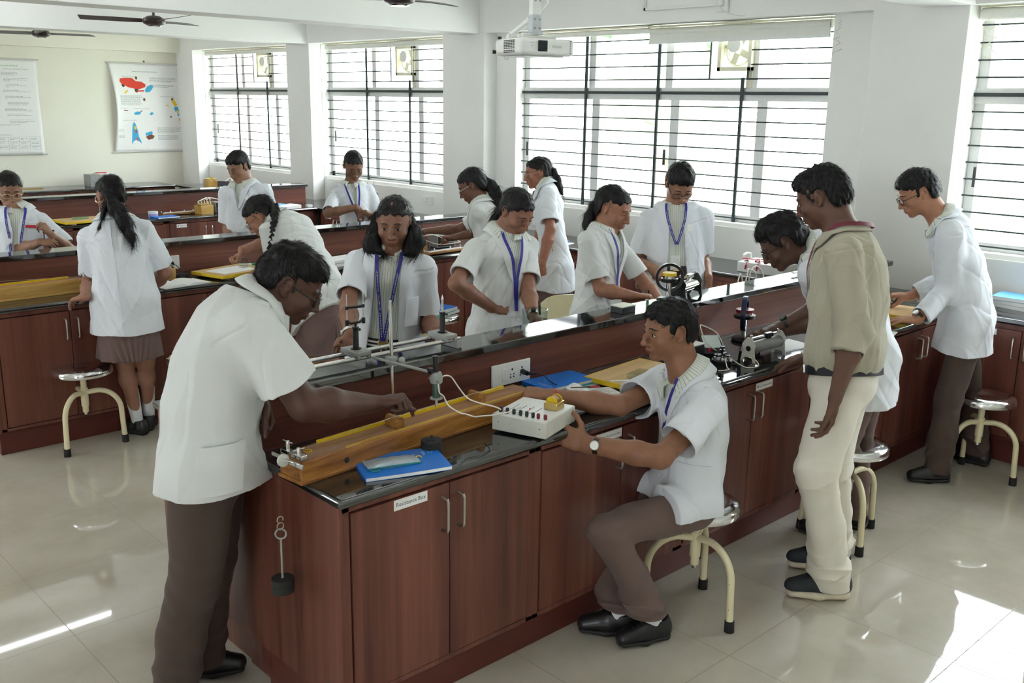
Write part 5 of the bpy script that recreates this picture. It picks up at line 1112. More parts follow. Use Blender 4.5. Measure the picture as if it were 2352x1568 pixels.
def stripemat(name, base, line, pitch=.0115, width=.11):
    m = clothmat(name, base, wr=.35); at = N(m, 'ShaderNodeAttribute'); at.attribute_name = 'su'
    s = N(m, 'ShaderNodeMath', operation='MULTIPLY'); s.inputs[1].default_value = 1 / pitch; L(m, at.outputs['Fac'], s.inputs[0])
    f = N(m, 'ShaderNodeMath', operation='FRACT'); L(m, s.outputs[0], f.inputs[0])
    g = N(m, 'ShaderNodeMath', operation='LESS_THAN'); g.inputs[1].default_value = width; L(m, f.outputs[0], g.inputs[0])
    mix = N(m, 'ShaderNodeMix', data_type='RGBA'); L(m, g.outputs[0], mix.inputs[0]); mix.inputs[6].default_value = srgb(*base); mix.inputs[7].default_value = srgb(*line)
    L(m, mix.outputs[2], bsdf(m).inputs['Base Color']); return m
def hairmat(name, col, st=(90, 90, 14)):
    m = pmat(name, srgb(*col), .46, spec=.28); n = noise(m, coords(m), 130, 3, .6, .4)
    L(m, ramp(m, n, [(.3, srgb(*[c * .6 for c in col])), (.7, srgb(*[c * 1.35 for c in col]))]), bsdf(m).inputs['Base Color'])
    bump(m, n, .6, .003); return m
M['coat'] = clothmat('white_coat_cotton', (220, 224, 229)); M['coat2'] = clothmat('offwhite_coat_cotton', (216, 218, 216))
M['stripe'] = stripemat('striped_shirt_cotton', (214, 217, 208), (112, 122, 112))
M['brown'] = clothmat('brown_trouser_cloth', (108, 90, 84)); M['brown2'] = clothmat('dark_brown_trouser_cloth', (80, 67, 60)); M['skirt'] = clothmat('brown_skirt_cloth', (110, 90, 86), wr=.4)
M['khaki'] = clothmat('khaki_shirt_cotton', (172, 167, 148), wr=.45); M['ivory'] = clothmat('ivory_trouser_cotton', (222, 216, 202), wr=.55)
M['hair'] = hairmat('black_hair', (15, 14, 14)); M['hairb'] = hairmat('brown_black_hair', (24, 19, 17))
M['leather'] = simple('black_leather', srgb(24, 24, 25), .35, var=.2, scale=40, bstr=.1); M['sock'] = clothmat('white_sock', (224, 226, 228))
M['shoeknit'] = simple('charcoal_knit', srgb(38, 42, 46), .8, var=.2, scale=300); M['soleoff'] = simple('cream_sole', srgb(206, 196, 172), .6); M['sole'] = simple('black_sole', srgb(30, 30, 30), .6)
M['lanyard'] = simple('blue_lanyard', srgb(44, 44, 140), .6); M['lanyardr'] = simple('maroon_lanyard', srgb(104, 26, 44), .6)
M['belt'] = simple('black_belt', srgb(30, 32, 38), .4); M['eyew'] = simple('eye_white', srgb(206, 198, 190), .25); M['iris'] = simple('dark_iris', srgb(26, 16, 12), .15)
M['brow'] = simple('eyebrow_hair', srgb(28, 22, 20), .7); M['frame'] = simple('black_spectacle_frame', srgb(28, 28, 30), .3); M['goldf'] = simple('gold_wire', (.7, .55, .3, 1), .3, 1)
M['nail'] = simple('nail', srgb(190, 150, 136), .3)
# ---------------------------------------------------------------- head
class Fr:
    """local frame: x person's left, y forward, z up"""
    def __init__(s, o, fwd, up=UPV, scale=1.0, roll=0):
        s.o = np.asarray(o, float); s.Y = nrm(fwd); z = np.asarray(up, float); z = nrm(z - s.Y * (z @ s.Y)); x = np.cross(s.Y, z)
        if roll: c, q = math.cos(roll), math.sin(roll); x, z = x * c + z * q, z * c - x * q
        s.X = -x; s.X = np.cross(s.Y, z); s.Z = z; s.k = scale
    def w(s, p): p = np.asarray(p, float) * s.k; return s.o + p[..., 0:1] * s.X + p[..., 1:2] * s.Y + p[..., 2:3] * s.Z if p.ndim > 1 else s.o + p[0] * s.X + p[1] * s.Y + p[2] * s.Z
    def l(s, P): q = np.asarray(P) - s.o; return np.stack([q @ s.X, q @ s.Y, q @ s.Z], -1) / s.k
    def E(s, c, r, k=.02, neg=False, tilt=0, yaw=0):
        X, Y, Z = s.X, s.Y, s.Z
        if tilt: a = math.radians(tilt); Y, Z = Y * math.cos(a) + Z * math.sin(a), Z * math.cos(a) - Y * math.sin(a)
        if yaw: a = math.radians(yaw); X, Y = X * math.cos(a) + Y * math.sin(a), Y * math.cos(a) - X * math.sin(a)
        return ell(s.w(c), [q * s.k for q in r], X, Y, Z, k * s.k, neg)
    def C(s, a, b, ra, rb=None, k=.015, side=None):
        sc = lambda r: None if r is None else (r * s.k if np.isscalar(r) else tuple(q * s.k for q in r))
        return Pr(s.w(a), s.w(b), sc(ra), sc(rb), s.X if side is None else side, k * s.k)
# (Fr.X points to the person's RIGHT when y is forward and z up; left is negative x)
def head_prims(F, g='m', fat=1.0, nose=1.0, jaw=1.0):
    P = []
    P.append(F.E((0, -.016, .030), (.0745, .096, .084), .03)); P.append(F.E((0, .022, .012), (.066, .066, .082), .03))
    P.append(F.E((0, .034, -.036), (.0585 * fat, .054, .056), .03)); P.append(F.E((0, .020, -.066), (.054 * fat * jaw, .056, .042), .03))
    P.append(F.E((0, .068, -.098), (.022 * jaw, .0215, .017), .022))
    for s in (-1, 1):
        P.append(F.E((s * .043 * fat, .056, -.030), (.021, .024, .018), .02)); P.append(F.E((s * .024, .083, .021), (.021, .010, .0085), .014))
    for s in (-1, 1): P.append(F.E((s * .031, .096, .000), (.0165, .012, .0105), .012, True))
    for s in (-1, 1): P.append(F.E((s * .031, .0765, -.0005), (.0142, .0132, .0112), .006))
    ny = .012 * (nose - 1); P.append(F.C((0, .090, .011), (0, .102 + ny * .9, -.010), .0078, .0082, .010)); P.append(F.C((0, .102 + ny * .9, -.010), (0, .109 + ny, -.033), .0082, .0100, .010)); P.append(F.E((0, .1115 + ny, -.0355), (.0112, .0110, .0092), .008))
    for s in (-1, 1): P.append(F.E((s * .0125, .0985 + ny * .5, -.039), (.0085, .0100, .0074), .006))
    P.append(F.E((0, .085, -.062), (.026, .0135, .020), .016))
    P.append(F.E((0, .0950, -.0655), (.0215, .0080, .0054), .005)); P.append(F.E((0, .0932, -.0758), (.0190, .0082, .0066), .005))
    P.append(F.E((0, .105, -.0705), (.024, .010, .0013), .003, True)); P.append(F.E((0, .102, -.087), (.02, .008, .005), .01, True))
    rim = [(.006, -.012), (.009, .004), (.006, .018), (-.002, .028), (-.013, .030), (-.022, .021), (-.024, .004), (-.018, -.014), (-.010, -.026), (-.001, -.031), (.004, -.026)]
    for s in (-1, 1):
        ex = lambda y: s * (.0745 + .011 * min(1, max(0, (.010 - y) / .03)))
        P.append(F.E((s * .0765, -.009, .000), (.0058, .0165, .0275), .004, False, -10, s * -20)); P.append(F.E((s * .0745, -.002, -.024), (.0060, .0085, .0105), .005))
        for (y0, z0), (y1, z1) in zip(rim, rim[1:]): P.append(F.C((ex(y0), y0, z0), (ex(y1), y1, z1), .0032, .0032, .003))
        P.append(F.E((s * .0850, -.006, -.003), (.0075, .0085, .013), .003, True, -10))
    return P
def trace(prims, o, d, n=24):
    o = np.array(o, float); D = np.asarray(d, float)
    for _ in range(n):
        e = ev(prims, o); o = o + D * np.clip(e, -.02, .05)[:, None] * .9
    return o
def surfn(prims, P, e=.003):
    g = np.stack([ev(prims, P + np.array(q) * e) - ev(prims, P - np.array(q) * e) for q in ((1, 0, 0), (0, 1, 0), (0, 0, 1))], -1)
    return g / (np.linalg.norm(g, axis=1, keepdims=True) + 1e-9)
def face_patch(F, prims, pts, lift):          # pts: (n,m,2) x,z in head coordinates, seen from the front
    pts = np.asarray(pts, float); n, m = pts.shape[:2]; q = pts.reshape(-1, 2)
    o = F.w(np.stack([q[:, 0], np.full(len(q), .17), q[:, 1]], -1)); P = trace(prims, o, -F.Y)
    return (P + surfn(prims, P) * lift).reshape(n, m, 3)
def strip(cx, cz, w, f0, f1, n=11):
    return np.array([[(cx + w * (2 * i / (n - 1) - 1), cz + f0(2 * i / (n - 1) - 1)) for i in range(n)], [(cx + w * (2 * i / (n - 1) - 1), cz + f1(2 * i / (n - 1) - 1)) for i in range(n)]])
def make_face(F, prims, root, opn, brow=1.0, look=0.0, brows=True):
    k = F.k
    for s in (-1, 1):
        cx, cz = s * .031, -.001; bend = lambda a, t: a * max(0, 1 - t * t)
        up = .0010 + .0058 * opn; lo_ = -.0038
        if opn > .12:
            g = []
            for j in range(4):
                q = j / 3; g.append([(cx + .0135 * t, cz + bend(lo_ + (up - lo_) * q, t)) for t in np.linspace(-1, 1, 11)])
            b = MB(); b.grid(face_patch(F, prims, g, .0008 * k)); obj('eye', b, M['eyew'], root, smooth=180)
            r = .0056; zc = cz + .0008; pts = []
            for j in range(5):
                rr = r * j / 4; row = []
                for a in np.linspace(0, 2 * PI, 15):
                    x = rr * math.cos(a); z = np.clip(zc + rr * math.sin(a), cz + bend(lo_, x / .0135), cz + bend(up, x / .0135)); row.append((cx + look * .004 + x, z))
                pts.append(row)
            b = MB(); b.grid(face_patch(F, prims, pts, .0014 * k)); obj('iris', b, M['iris'], root, smooth=180)
        b = MB(); z0 = up if opn > .12 else lo_ * .8
        b.grid(face_patch(F, prims, strip(cx, cz, .0145, lambda t: bend(z0, t) - .0002, lambda t: bend(z0, t) + .0019), .0012 * k)); obj('eyelash', b, M['brow'], root, smooth=180)
        if brows:
            b = MB(); sg = s
            f0 = lambda t: .0225 + .003 * (1 - (t * 1.0) ** 2) - .0018 * (t * sg); f1 = lambda t: f0(t) + .0052 * brow * (1 - .75 * max(0, t * sg) ** 1.5 - .35 * max(0, -t * sg) ** 3)
            b.grid(face_patch(F, prims, strip(cx + s * .002, -.002, .0195, f0, f1), .0012 * k)); obj('eyebrow', b, M['brow'], root, smooth=180)
def glasses(F, root, mat, kind='rect', wire=.0014):
    t = MB(); sh = []
    for s in (-1, 1):
        cx, cz = s * .033, -.004; pts = []
        for a in np.linspace(0, 2 * PI, 24, endpoint=False):
            if kind == 'round': x, z = .0235 * math.cos(a), .0215 * math.sin(a)
            else: x = .0255 * np.sign(math.cos(a)) * abs(math.cos(a)) ** .55; z = .0170 * np.sign(math.sin(a)) * abs(math.sin(a)) ** .6
            pts.append(F.w((cx + x, .104 - .10 * (abs(cx + x) - .03) ** 1 * (abs(cx + x) > .03) * 1.2, cz + z)))
        t.tube(pts, wire * F.k, 6, closed=True); sh.append(pts)
        t.tube([F.w((s * .0585, .100, .003)), F.w((s * .070, .085, .004)), F.w((s * .0765, .03, .006)), F.w((s * .079, -.012, .010)), F.w((s * .078, -.022, -.004))], wire * F.k, 6)
    t.tube([F.w((-.010, .106, .002)), F.w((0, .110, .005)), F.w((.010, .106, .002))], wire * F.k, 6)
    o = obj('spectacles', t, mat, root, smooth=60); b = MB()
    for pts in sh: b.add(pts, [tuple(range(len(pts)))])
    obj('lens', b, M['lensg'], o, smooth=None)
# ---------------------------------------------------------------- hands
HP = dict(relaxed=([(22, 32, 18), (26, 36, 20), (30, 38, 20), (34, 36, 20)], (.62, .62, .30), 12),
          flat=([(6, 10, 6), (4, 8, 6), (5, 9, 6), (8, 12, 8)], (.60, .78, .10), 8),
          spread=([(8, 14, 8), (6, 12, 8), (8, 14, 8), (10, 16, 10)], (.45, .88, .10), 6),
          hang=([(20, 25, 15), (24, 30, 18), (28, 34, 20), (32, 36, 20)], (.85, .40, .30), 10),
          fist=([(70, 85, 45), (74, 88, 48), (76, 88, 48), (78, 86, 48)], (.62, .30, .75), 30),
          grip=([(52, 58, 30), (56, 62, 34), (60, 64, 36), (62, 62, 36)], (.55, .40, .72), 22),
          pinch=([(46, 42, 18), (56, 60, 30), (64, 72, 36), (70, 76, 38)], (.66, .34, .62), 14),
          point=([(40, 16, 8), (72, 80, 40), (76, 84, 42), (78, 82, 42)], (.72, .20, .62), 20),
          pen=([(48, 46, 22), (54, 60, 30), (62, 70, 36), (66, 72, 36)], (.62, .30, .66), 16))
def rot(v, ax, deg):
    a = math.radians(deg); return v * math.cos(a) + np.cross(ax, v) * math.sin(a) + ax * (ax @ v) * (1 - math.cos(a))
def hand_prims(Wp, f, n, left, preset, s, tips=None):
    f = nrm(f); n = np.asarray(n, float); n = nrm(n - f * (n @ f)); t = np.cross(f, n) * (-1 if left else 1); P = []
    cur, tv, tb = HP[preset]
    P.append(Pr(Wp - f * .012 * s, Wp + f * .045 * s, (.027 * s, .0185 * s), (.036 * s, .0165 * s), t, .014 * s)); P.append(Pr(Wp + f * .040 * s - t * .002 * s, Wp + f * .082 * s - t * .001 * s, (.036 * s, .0160 * s), (.0375 * s, .0120 * s), t, .012 * s))
    P.append(Pr(Wp + f * .022 * s + t * .018 * s + n * .006 * s, Wp + f * .050 * s + t * .024 * s + n * .010 * s, .0150 * s, .0125 * s, k=.012 * s))
    cax = np.cross(f, n)            # rotating f about cax moves it toward n
    for i, (ft, fo, Ln, sp, r) in enumerate(((.0285, .087, .074, 7, .0086), (.0095, .091, .083, 1.5, .0088), (-.0105, .088, .077, -4, .0083), (-.0285, .079, .060, -10, .0073))):
        d = rot(f, n, sp * (1 if (np.cross(n, f) @ t) > 0 else -1)); ca = np.cross(d, n); p = Wp + f * fo * s + t * ft * s; rr = r * s; a = 0
        P.append(Pr(Wp + f * .05 * s + t * ft * .8 * s - n * .004 * s, p - n * .002 * s, .0085 * s, rr, k=.008 * s))
        for j, (seg, ang) in enumerate(zip((.45, .31, .24), cur[i])):
            a += ang; dd = rot(d, ca, a); q = p + dd * Ln * seg * s; P.append(Pr(p, q, rr, rr * .92, k=.004 * s)); p = q; rr *= .92
        if tips is not None: tips.append((p, dd, ca, rr))
    p = Wp + f * .030 * s + t * .024 * s + n * .006 * s; d = nrm(f * tv[0] + t * tv[1] + n * tv[2]); q = p + d * .040 * s
    P.append(Pr(p, q, .0125 * s, .0105 * s, k=.010 * s)); d2 = nrm(d + f * math.sin(math.radians(tb)) * 1.4 - t * .25); q2 = q + d2 * .033 * s
    P.append(Pr(q, q2, .0102 * s, .0092 * s, k=.005 * s)); d3 = nrm(d2 + f * .25 - t * .15); q3 = q2 + d3 * .025 * s; P.append(Pr(q2, q3, .0092 * s, .0074 * s, k=.004 * s))
    if tips is not None: tips.append((q3, d3, np.cross(d3, n), .0074 * s))
    return P
# ---------------------------------------------------------------- assembling a person
class Torso:
    def __init__(s, p, hunch=0.0):
        s.pel = np.array(p['pel']); s.neck = np.array(p['neck']); d = s.neck - s.pel; s.L = np.linalg.norm(d); s.ax = d / s.L
        s.Ls = np.array(p['Ls']); s.Ls = nrm(s.Ls - s.ax * (s.ax @ s.Ls)); s.Fc = np.cross(s.Ls, s.ax); s.F = np.array(p['F'])
        s.ctrl = (s.pel + s.neck) / 2 - s.Fc * hunch + UPV * hunch * .35
    def B(s, t): return (1 - t) ** 2 * s.pel + 2 * t * (1 - t) * s.ctrl + t * t * s.neck
    def chain(s, rows, k=.04, low=()):
        pts = [(np.asarray(c), a, b) for c, a, b in low] + [(s.B(t), a, b) for t, a, b in rows]; out = []
        for (p0, a0, b0), (p1, a1, b1) in zip(pts, pts[1:]): out.append(Pr(p0, p1, (a0, b0), (a1, b1), s.Ls, k))
        return out
    def uv(s, P): q = P - s.pel; return q @ s.Ls, (q @ s.ax) / s.L, q @ s.Fc
    def on(s, prims, u, t, back=False, lift=0.0):
        u = np.asarray(u, float); t = np.asarray(t, float); sh = u.shape; u = u.ravel(); t = t.ravel(); d = -s.Fc if not back else s.Fc
        o = s.pel + t[:, None] * s.L * s.ax + u[:, None] * s.Ls - d * .42
        P = trace(prims, o, d, 30)
        if lift: P = P + surfn(prims, P) * lift
        return P.reshape(sh + (3,))
def place(o, root): return o
def quad(root, name, mat, P, th, **kw):
    b = MB(); b.slab(P, th); return obj(name, b, mat, root, smooth=60, **kw)
def normal_off(prims, P, a): sh = P.shape; q = P.reshape(-1, 3); return (q + surfn(prims, q) * a).reshape(sh)
def collar(root, name, mat, T, NB, upn, fw, r, stand, leaf, gap, prims=None, tip=1.5, th=.003, lf=0, par=None):
    upn = nrm(upn); fw = nrm(fw - upn * (fw @ upn)); lt = np.cross(upn, fw); N_ = 41; rows = []
    ph = np.linspace(gap, 2 * PI - gap, N_); back = .5 - .5 * np.cos(ph); tipf = np.clip(1 - (np.minimum(ph - gap, 2 * PI - gap - ph)) / .9, 0, 1) ** 1.5
    ring = lambda rr, z: NB + np.outer(np.cos(ph) * rr * .96, fw) + np.outer(np.sin(ph) * rr, lt) + np.outer(z, upn)
    st = stand * (.45 + .55 * back); lh = leaf * (1 + (tip - 1) * tipf)
    rows = [ring(r, st * 0 - .012), ring(r * .97, st * .6), ring(r * .98, st), ring(r + .006, st + .002), ring(r + .013, st - lh * .35), ring(r + .020 + .006 * tipf, st - lh * .7), ring(r + .026 + .012 * tipf, st - lh)]
    P = np.array(rows)
    if prims is not None:
        for j in range(4, 7):
            for _ in range(2):
                e = ev(prims, P[j]); n_ = surfn(prims, P[j]); P[j] += n_ * np.maximum(.004 + .002 * lf - e, 0)[:, None]
    o = obj(name, MB().grid(P), mat, par or root, smooth=180)
    at = o.data.attributes.new('su', 'FLOAT', 'POINT'); at.data.foreach_set('value', np.tile(ph * r * 1.2, 7).astype(np.float32))
    sd = o.modifiers.new('thickness', 'SOLIDIFY'); sd.thickness = th; sd.offset = 1
    return o
def ribbon(path, nors, w, lift=.003, th=.0012):
    path = np.asarray(path); t = np.gradient(path, axis=0); t /= np.linalg.norm(t, axis=1, keepdims=True) + 1e-9; sd = np.cross(t, nors); sd /= np.linalg.norm(sd, axis=1, keepdims=True) + 1e-9
    c = path + nors * lift; return np.stack([c - sd * w / 2, c + sd * w / 2], 1), nors, sd
def resample(P, n):
    P = np.asarray(P, float); d = np.concatenate([[0], np.cumsum(np.linalg.norm(np.diff(P, axis=0), axis=1))]); s = np.linspace(0, d[-1], n)
    return np.stack([np.interp(s, d, P[:, i]) for i in range(3)], -1), d[-1]
def text_on(mb, s, path, nors, size, frac0, frac1, lift, flip=False):
    vs, fs = text_geo(s, 1.0); v = np.array(vs); x = (v[:, 0] - v[:, 0].min()) / (v[:, 0].max() - v[:, 0].min()); 
    P, Ln = resample(path, 200); Q = np.stack([np.interp(np.linspace(0, 1, 200), np.linspace(0, 1, len(nors)), nors[:, i]) for i in range(3)], -1)
    t = np.gradient(P, axis=0); t /= np.linalg.norm(t, axis=1, keepdims=True); sd = np.cross(Q, t); a = frac0 + (frac1 - frac0) * x
    I = np.clip(a * 199, 0, 198.999); i0 = I.astype(int); w = (I - i0)[:, None]; lp = lambda A: A[i0] * (1 - w) + A[i0 + 1] * w
    sg = -1 if flip else 1
    mb.add(lp(P) + lp(Q) * lift + lp(sd) * (v[:, 1:2] * size * sg), fs)
def shoe(root, An, d, kind, s=1.0, zlow=0.0):
    d = nrm([d[0], d[1], 0]); X = np.cross(d, UPV); g = np.array([An[0], An[1], zlow]); E_ = lambda y, x, z: g + d * y * s + X * x * s + UPV * z * s
    so = [Pr(E_(-.055, 0, .02), E_(.04, 0, .018), (.034 * s, .022 * s), (.038 * s, .02 * s), X, .02), Pr(E_(.04, 0, .018), E_(.135, 0, .022), (.042 * s, .02 * s), (.036 * s, .017 * s), X, .02)]
    up = [Pr(E_(-.050, 0, .050), E_(.03, 0, .056), (.031 * s, .044 * s), (.037 * s, .047 * s), X, .02), Pr(E_(.03, 0, .056), E_(.128, 0, .040), (.039 * s, .046 * s), (.034 * s, .028 * s), X, .02), Pr(E_(-.03, 0, .05), E_(-.022, 0, .094), (.036 * s, .042 * s), (.034 * s, .044 * s), X, .015, cut=True)]
    up.append(Pr(E_(-.024, 0, .075), E_(-.02, 0, .14), .028 * s, .028 * s, X, .006, neg=True))
    zs = zlow + (.036 if kind == 'sneaker' else .026) * s
    v, q = polygonize(so, .004, lambda P, D: np.maximum(np.maximum(D, zlow + .001 - P[:, 2]), P[:, 2] - zs))
    b = fastmesh('shoe_sole', v, q, M['soleoff' if kind == 'sneaker' else 'sole'], root)
    v, q = polygonize(up, .004, lambda P, D: np.maximum(D - .0015, zs - .002 - P[:, 2]))
    o = fastmesh('shoe', v, q, M['shoeknit' if kind == 'sneaker' else 'leather'], root); b.parent = o
    lc = MB()
    for i in range(5):
        y = .025 + i * .016; w = .020; P0 = [trace(up, np.array([E_(y + .004 * (k % 2), x, .14)]), -UPV)[0] + UPV * .002 for k, x in enumerate((-w, -w / 2, 0, w / 2, w))]; lc.tube(P0, .0022 * s, 5)
    obj('lace', lc, M['black'], o)
    if kind == 'sneaker':
        for sg in (-1, 1):
            st_ = MB()
            for i in range(3):
                y0 = .002 + i * .02; pts = []
                for a in range(5):
                    z = .034 + a * .008; row = [trace(up, np.array([E_(y0 + a * .0035 + e, sg * .09, z)]), -X * sg)[0] + X * sg * .0015 for e in (0, .009)]; pts.append(row)
                st_.grid(np.array(pts))
            obj('side_stripe', st_, M['grey'], o)
    return o
def cutlist(y, tab):
    ys = [a for a, b in tab]; zs = [b for a, b in tab]; return np.interp(y, ys, zs)
HAIRLINE = dict(short=[(-.12, -.075), (-.07, -.066), (-.050, -.056), (-.040, -.036), (-.034, .018), (-.022, .034), (.004, .030), (.010, .006), (.016, -.012), (.029, -.010), (.036, .010), (.046, .030), (.062, .052), (.085, .065), (.12, .070)],
                long=[(-.12, -.09), (-.07, -.085), (-.050, -.070), (-.040, -.045), (-.033, .004), (-.020, .016), (.002, .016), (.010, .002), (.018, -.008), (.028, .002), (.036, .018), (.048, .040), (.066, .058), (.09, .068), (.12, .072)])
def strands(V, NR, F, n, ln, flow, lift, seed, r0=.0008, droop=0.0):
    r = np.random.RandomState(seed); idx = r.randint(0, len(V), n); P = V[idx]; nn = NR[idx]
    d = flow(P); d = d - nn * np.sum(d * nn, 1, keepdims=True); d /= np.linalg.norm(d, axis=1, keepdims=True) + 1e-9
    d = d + r.normal(0, .16, d.shape) + nn * (lift * r.uniform(.2, 1.2, (n, 1))); d /= np.linalg.norm(d, axis=1, keepdims=True)
    Ls = ln * r.uniform(.5, 1.25, (n, 1)); k = 5; rows = []; curl = r.normal(0, .25, d.shape)
    c = P - nn * .001
    for i in range(k):
        rows.append(c); c = c + d * Ls / (k - 1); d = d - nn * .12 + curl * .12 - UPV * droop; d /= np.linalg.norm(d, axis=1, keepdims=True)
    R_ = np.stack(rows, 1); t = np.gradient(R_, axis=1); a = np.cross(t, nn[:, None, :]); a /= np.linalg.norm(a, axis=2, keepdims=True) + 1e-9; b = np.cross(t, a); b /= np.linalg.norm(b, axis=2, keepdims=True) + 1e-9
    rad = (r0 * np.linspace(1, .25, k))[None, :, None]; vs = []
    for q in range(3): an = q * 2 * PI / 3; vs.append(R_ + rad * (math.cos(an) * a + math.sin(an) * b))
    VV = np.stack(vs, 2); o = np.arange(n)[:, None, None] * k * 3; i = np.arange(k - 1)[None, :, None] * 3; j = np.arange(3)[None, None, :]; j2 = (j + 1) % 3
    Q = np.stack([o + i + j, o + i + j2, o + i + 3 + j2, o + i + 3 + j], -1).reshape(-1, 4)
    return VV.reshape(-1, 3), Q
def merge(*ms):
    V = []; Q = []; k = 0
    for v, q in ms: V.append(v); Q.append(q + k); k += len(v)
    return np.concatenate(V), np.concatenate(Q)
def vnorm(v, q):
    n = np.cross(v[q[:, 2]] - v[q[:, 0]], v[q[:, 3]] - v[q[:, 1]]); out = np.zeros_like(v)
    for i in range(4): np.add.at(out, q[:, i], n)
    return out / (np.linalg.norm(out, axis=1, keepdims=True) + 1e-12)
def hairdo(F, root, style, mat, h, seed, ns, extra=None, vol=1.0, tex=1.0, front=0.0):
    k = F.k
    if style == 'short':
        pr = [F.E((0, -.014, .036), (.0800, .1035, .0875 + .008 * vol), .02), F.E((0, .030, .070), (.064, .060, .040 + .010 * vol), .02), F.E((0, -.030, -.010), (.0775, .088, .075), .02)]
    else:
        pr = [F.E((0, -.016, .033), (.0790, .1010, .0875), .02), F.E((0, .026, .060), (.066, .058, .036), .02), F.E((0, -.028, -.020), (.0765, .084, .072), .02)]
    tab = [(a, b + (front if a > .05 else 0)) for a, b in HAIRLINE[style]]; wv = waves(seed, 6, 210, 200); w2 = waves(seed + 5, 4, 75, 70); ra = np.random.RandomState(seed)
    A = .0016 * tex; parting = extra.get('part') if extra else None
    def mod(P, D):
        l = F.l(P); y = l[:, 1]; D = D - .0022 * max(0, tex - 1) + folds(P, wv, A) + folds(P, w2, A * 1.3)
        zm = cutlist(y, tab) + .006 * np.sin(l[:, 0] * 160 + 1) * (y > .05) + .003 * np.sin(l[:, 0] * 420) * (y > .05)
        D = np.maximum(D, (zm - l[:, 2]) * .85 * k)
        if parting is not None: D = D + .0026 * np.exp(-((l[:, 0] - parting) / .0035) ** 2) * (y > -.04) * (l[:, 2] > .05)
        return D
    v, q = polygonize(pr, h, mod)
    nr = vnorm(v, q); l = F.l(v); out = ev(pr, v) > -.004; out &= l[:, 2] > cutlist(l[:, 1], tab) + .003
    crown = F.w((0.01, -.045, .118)); tie = F.w(extra['tie']) if extra and 'tie' in extra else F.w((0, -.10, .0))
    ms = [(v, q)]
    if ns and out.sum() > 50:
        if style == 'short': fl = lambda P: nrmrows(P - crown) + F.Y * .35 - F.Z * .15
        else: fl = lambda P: tie - P
        ms.append(strands(v[out], nr[out], F, ns, (.022 if style == 'short' else .045) * k, fl, .26 * tex if style == 'short' else .07, seed, .0007 * k * (1.3 if h > .004 else 1)))
    v, q = merge(*ms); o = fastmesh('hair', v, q, mat, root, origin=ORG(root)); return o
def nrmrows(a): return a / (np.linalg.norm(a, axis=1, keepdims=True) + 1e-9)
def ORG(root): return np.array(root.location)
def tail(root, name, pts, rad, mat, h, seed, ns, amp=.004, braid=False):
    pts = [np.asarray(p, float) for p in pts]; pr = []
    if braid:
        P, Ln = resample(pts, int(round(sum(np.linalg.norm(np.array(b) - a) for a, b in zip(pts, pts[1:])) / .017)))
        for i in range(len(P) - 1):
            t = nrm(P[i + 1] - P[i]); s = nrm(np.cross(t, [.5, .8, .1])); r = np.interp(i / len(P), np.linspace(0, 1, len(rad)), rad); sg = 1 if i % 2 else -1
            c = P[i] + s * sg * r * .35; d = nrm(t + s * sg * .55); pr.append(Pr(c - d * .013, c + d * .013, r * .72, r * .66, k=.003))
    else:
        for i in range(len(pts) - 1): pr.append(Pr(pts[i], pts[i + 1], rad[i], rad[i + 1], k=.02))
    wv = waves(seed, 5, 150, 26); w2 = waves(seed + 3, 3, 50, 30)
    v, q = polygonize(pr, h, lambda P, D: D + folds(P, wv, amp * .6) + folds(P, w2, amp))
    if ns and not braid:
        nr = vnorm(v, q); C_ = np.array(pts); D_ = np.gradient(C_, axis=0)
        fl = lambda P: D_[np.argmin(((P[:, None] - C_[None]) ** 2).sum(-1), 1)]
        v, q = merge((v, q), strands(v, nr, None, ns, .07, fl, .09, seed, .0009, .05))
    return fastmesh(name, v, q, mat, root, origin=ORG(root))
def band(root, name, mat, W_, E_, r, off, w, th=.0025, n=28, flat=.85, side=None):
    """a strap round the forearm `off` metres above the wrist"""
    ax = nrm(E_ - W_); c = W_ + ax * off; x = nrm(side - ax * (side @ ax)) if side is not None else frame((0, 0, 0), ax)[0]; y = np.cross(ax, x); b = MB(); P = []
    for i in range(n + 1):
        a = 2 * PI * i / n; d = x * math.cos(a) * r + y * math.sin(a) * r * flat; P.append([c + d - ax * w / 2, c + d + ax * w / 2])
    P = np.array(P); b.slab(P, (P - c) * (th / r)); return obj(name, b, mat, root, smooth=60), c, x, y, ax
def watch(root, W_, E_, r, nrm_, off=.022, face='black', strap='black', size=.018):
    s, c, x, y, ax = band(root, 'watch', M[strap], W_, E_, r, off, .017, .003, side=nrm_)
    n_ = x; p = c + n_ * r; b = MB(); b.lathe([(0, 0), (size, 0), (size * 1.02, .005), (size * .9, .008), (0, .008)], p, 24, n_); obj('watch_case', b, M['steel' if face != 'black' else 'black'], s)
    b = MB(); b.lathe([(0, .0082), (size * .78, .0082), (size * .78, .0088), (0, .0088)], p, 24, n_); obj('watch_dial', b, M['white' if face == 'white' else 'black'], s)
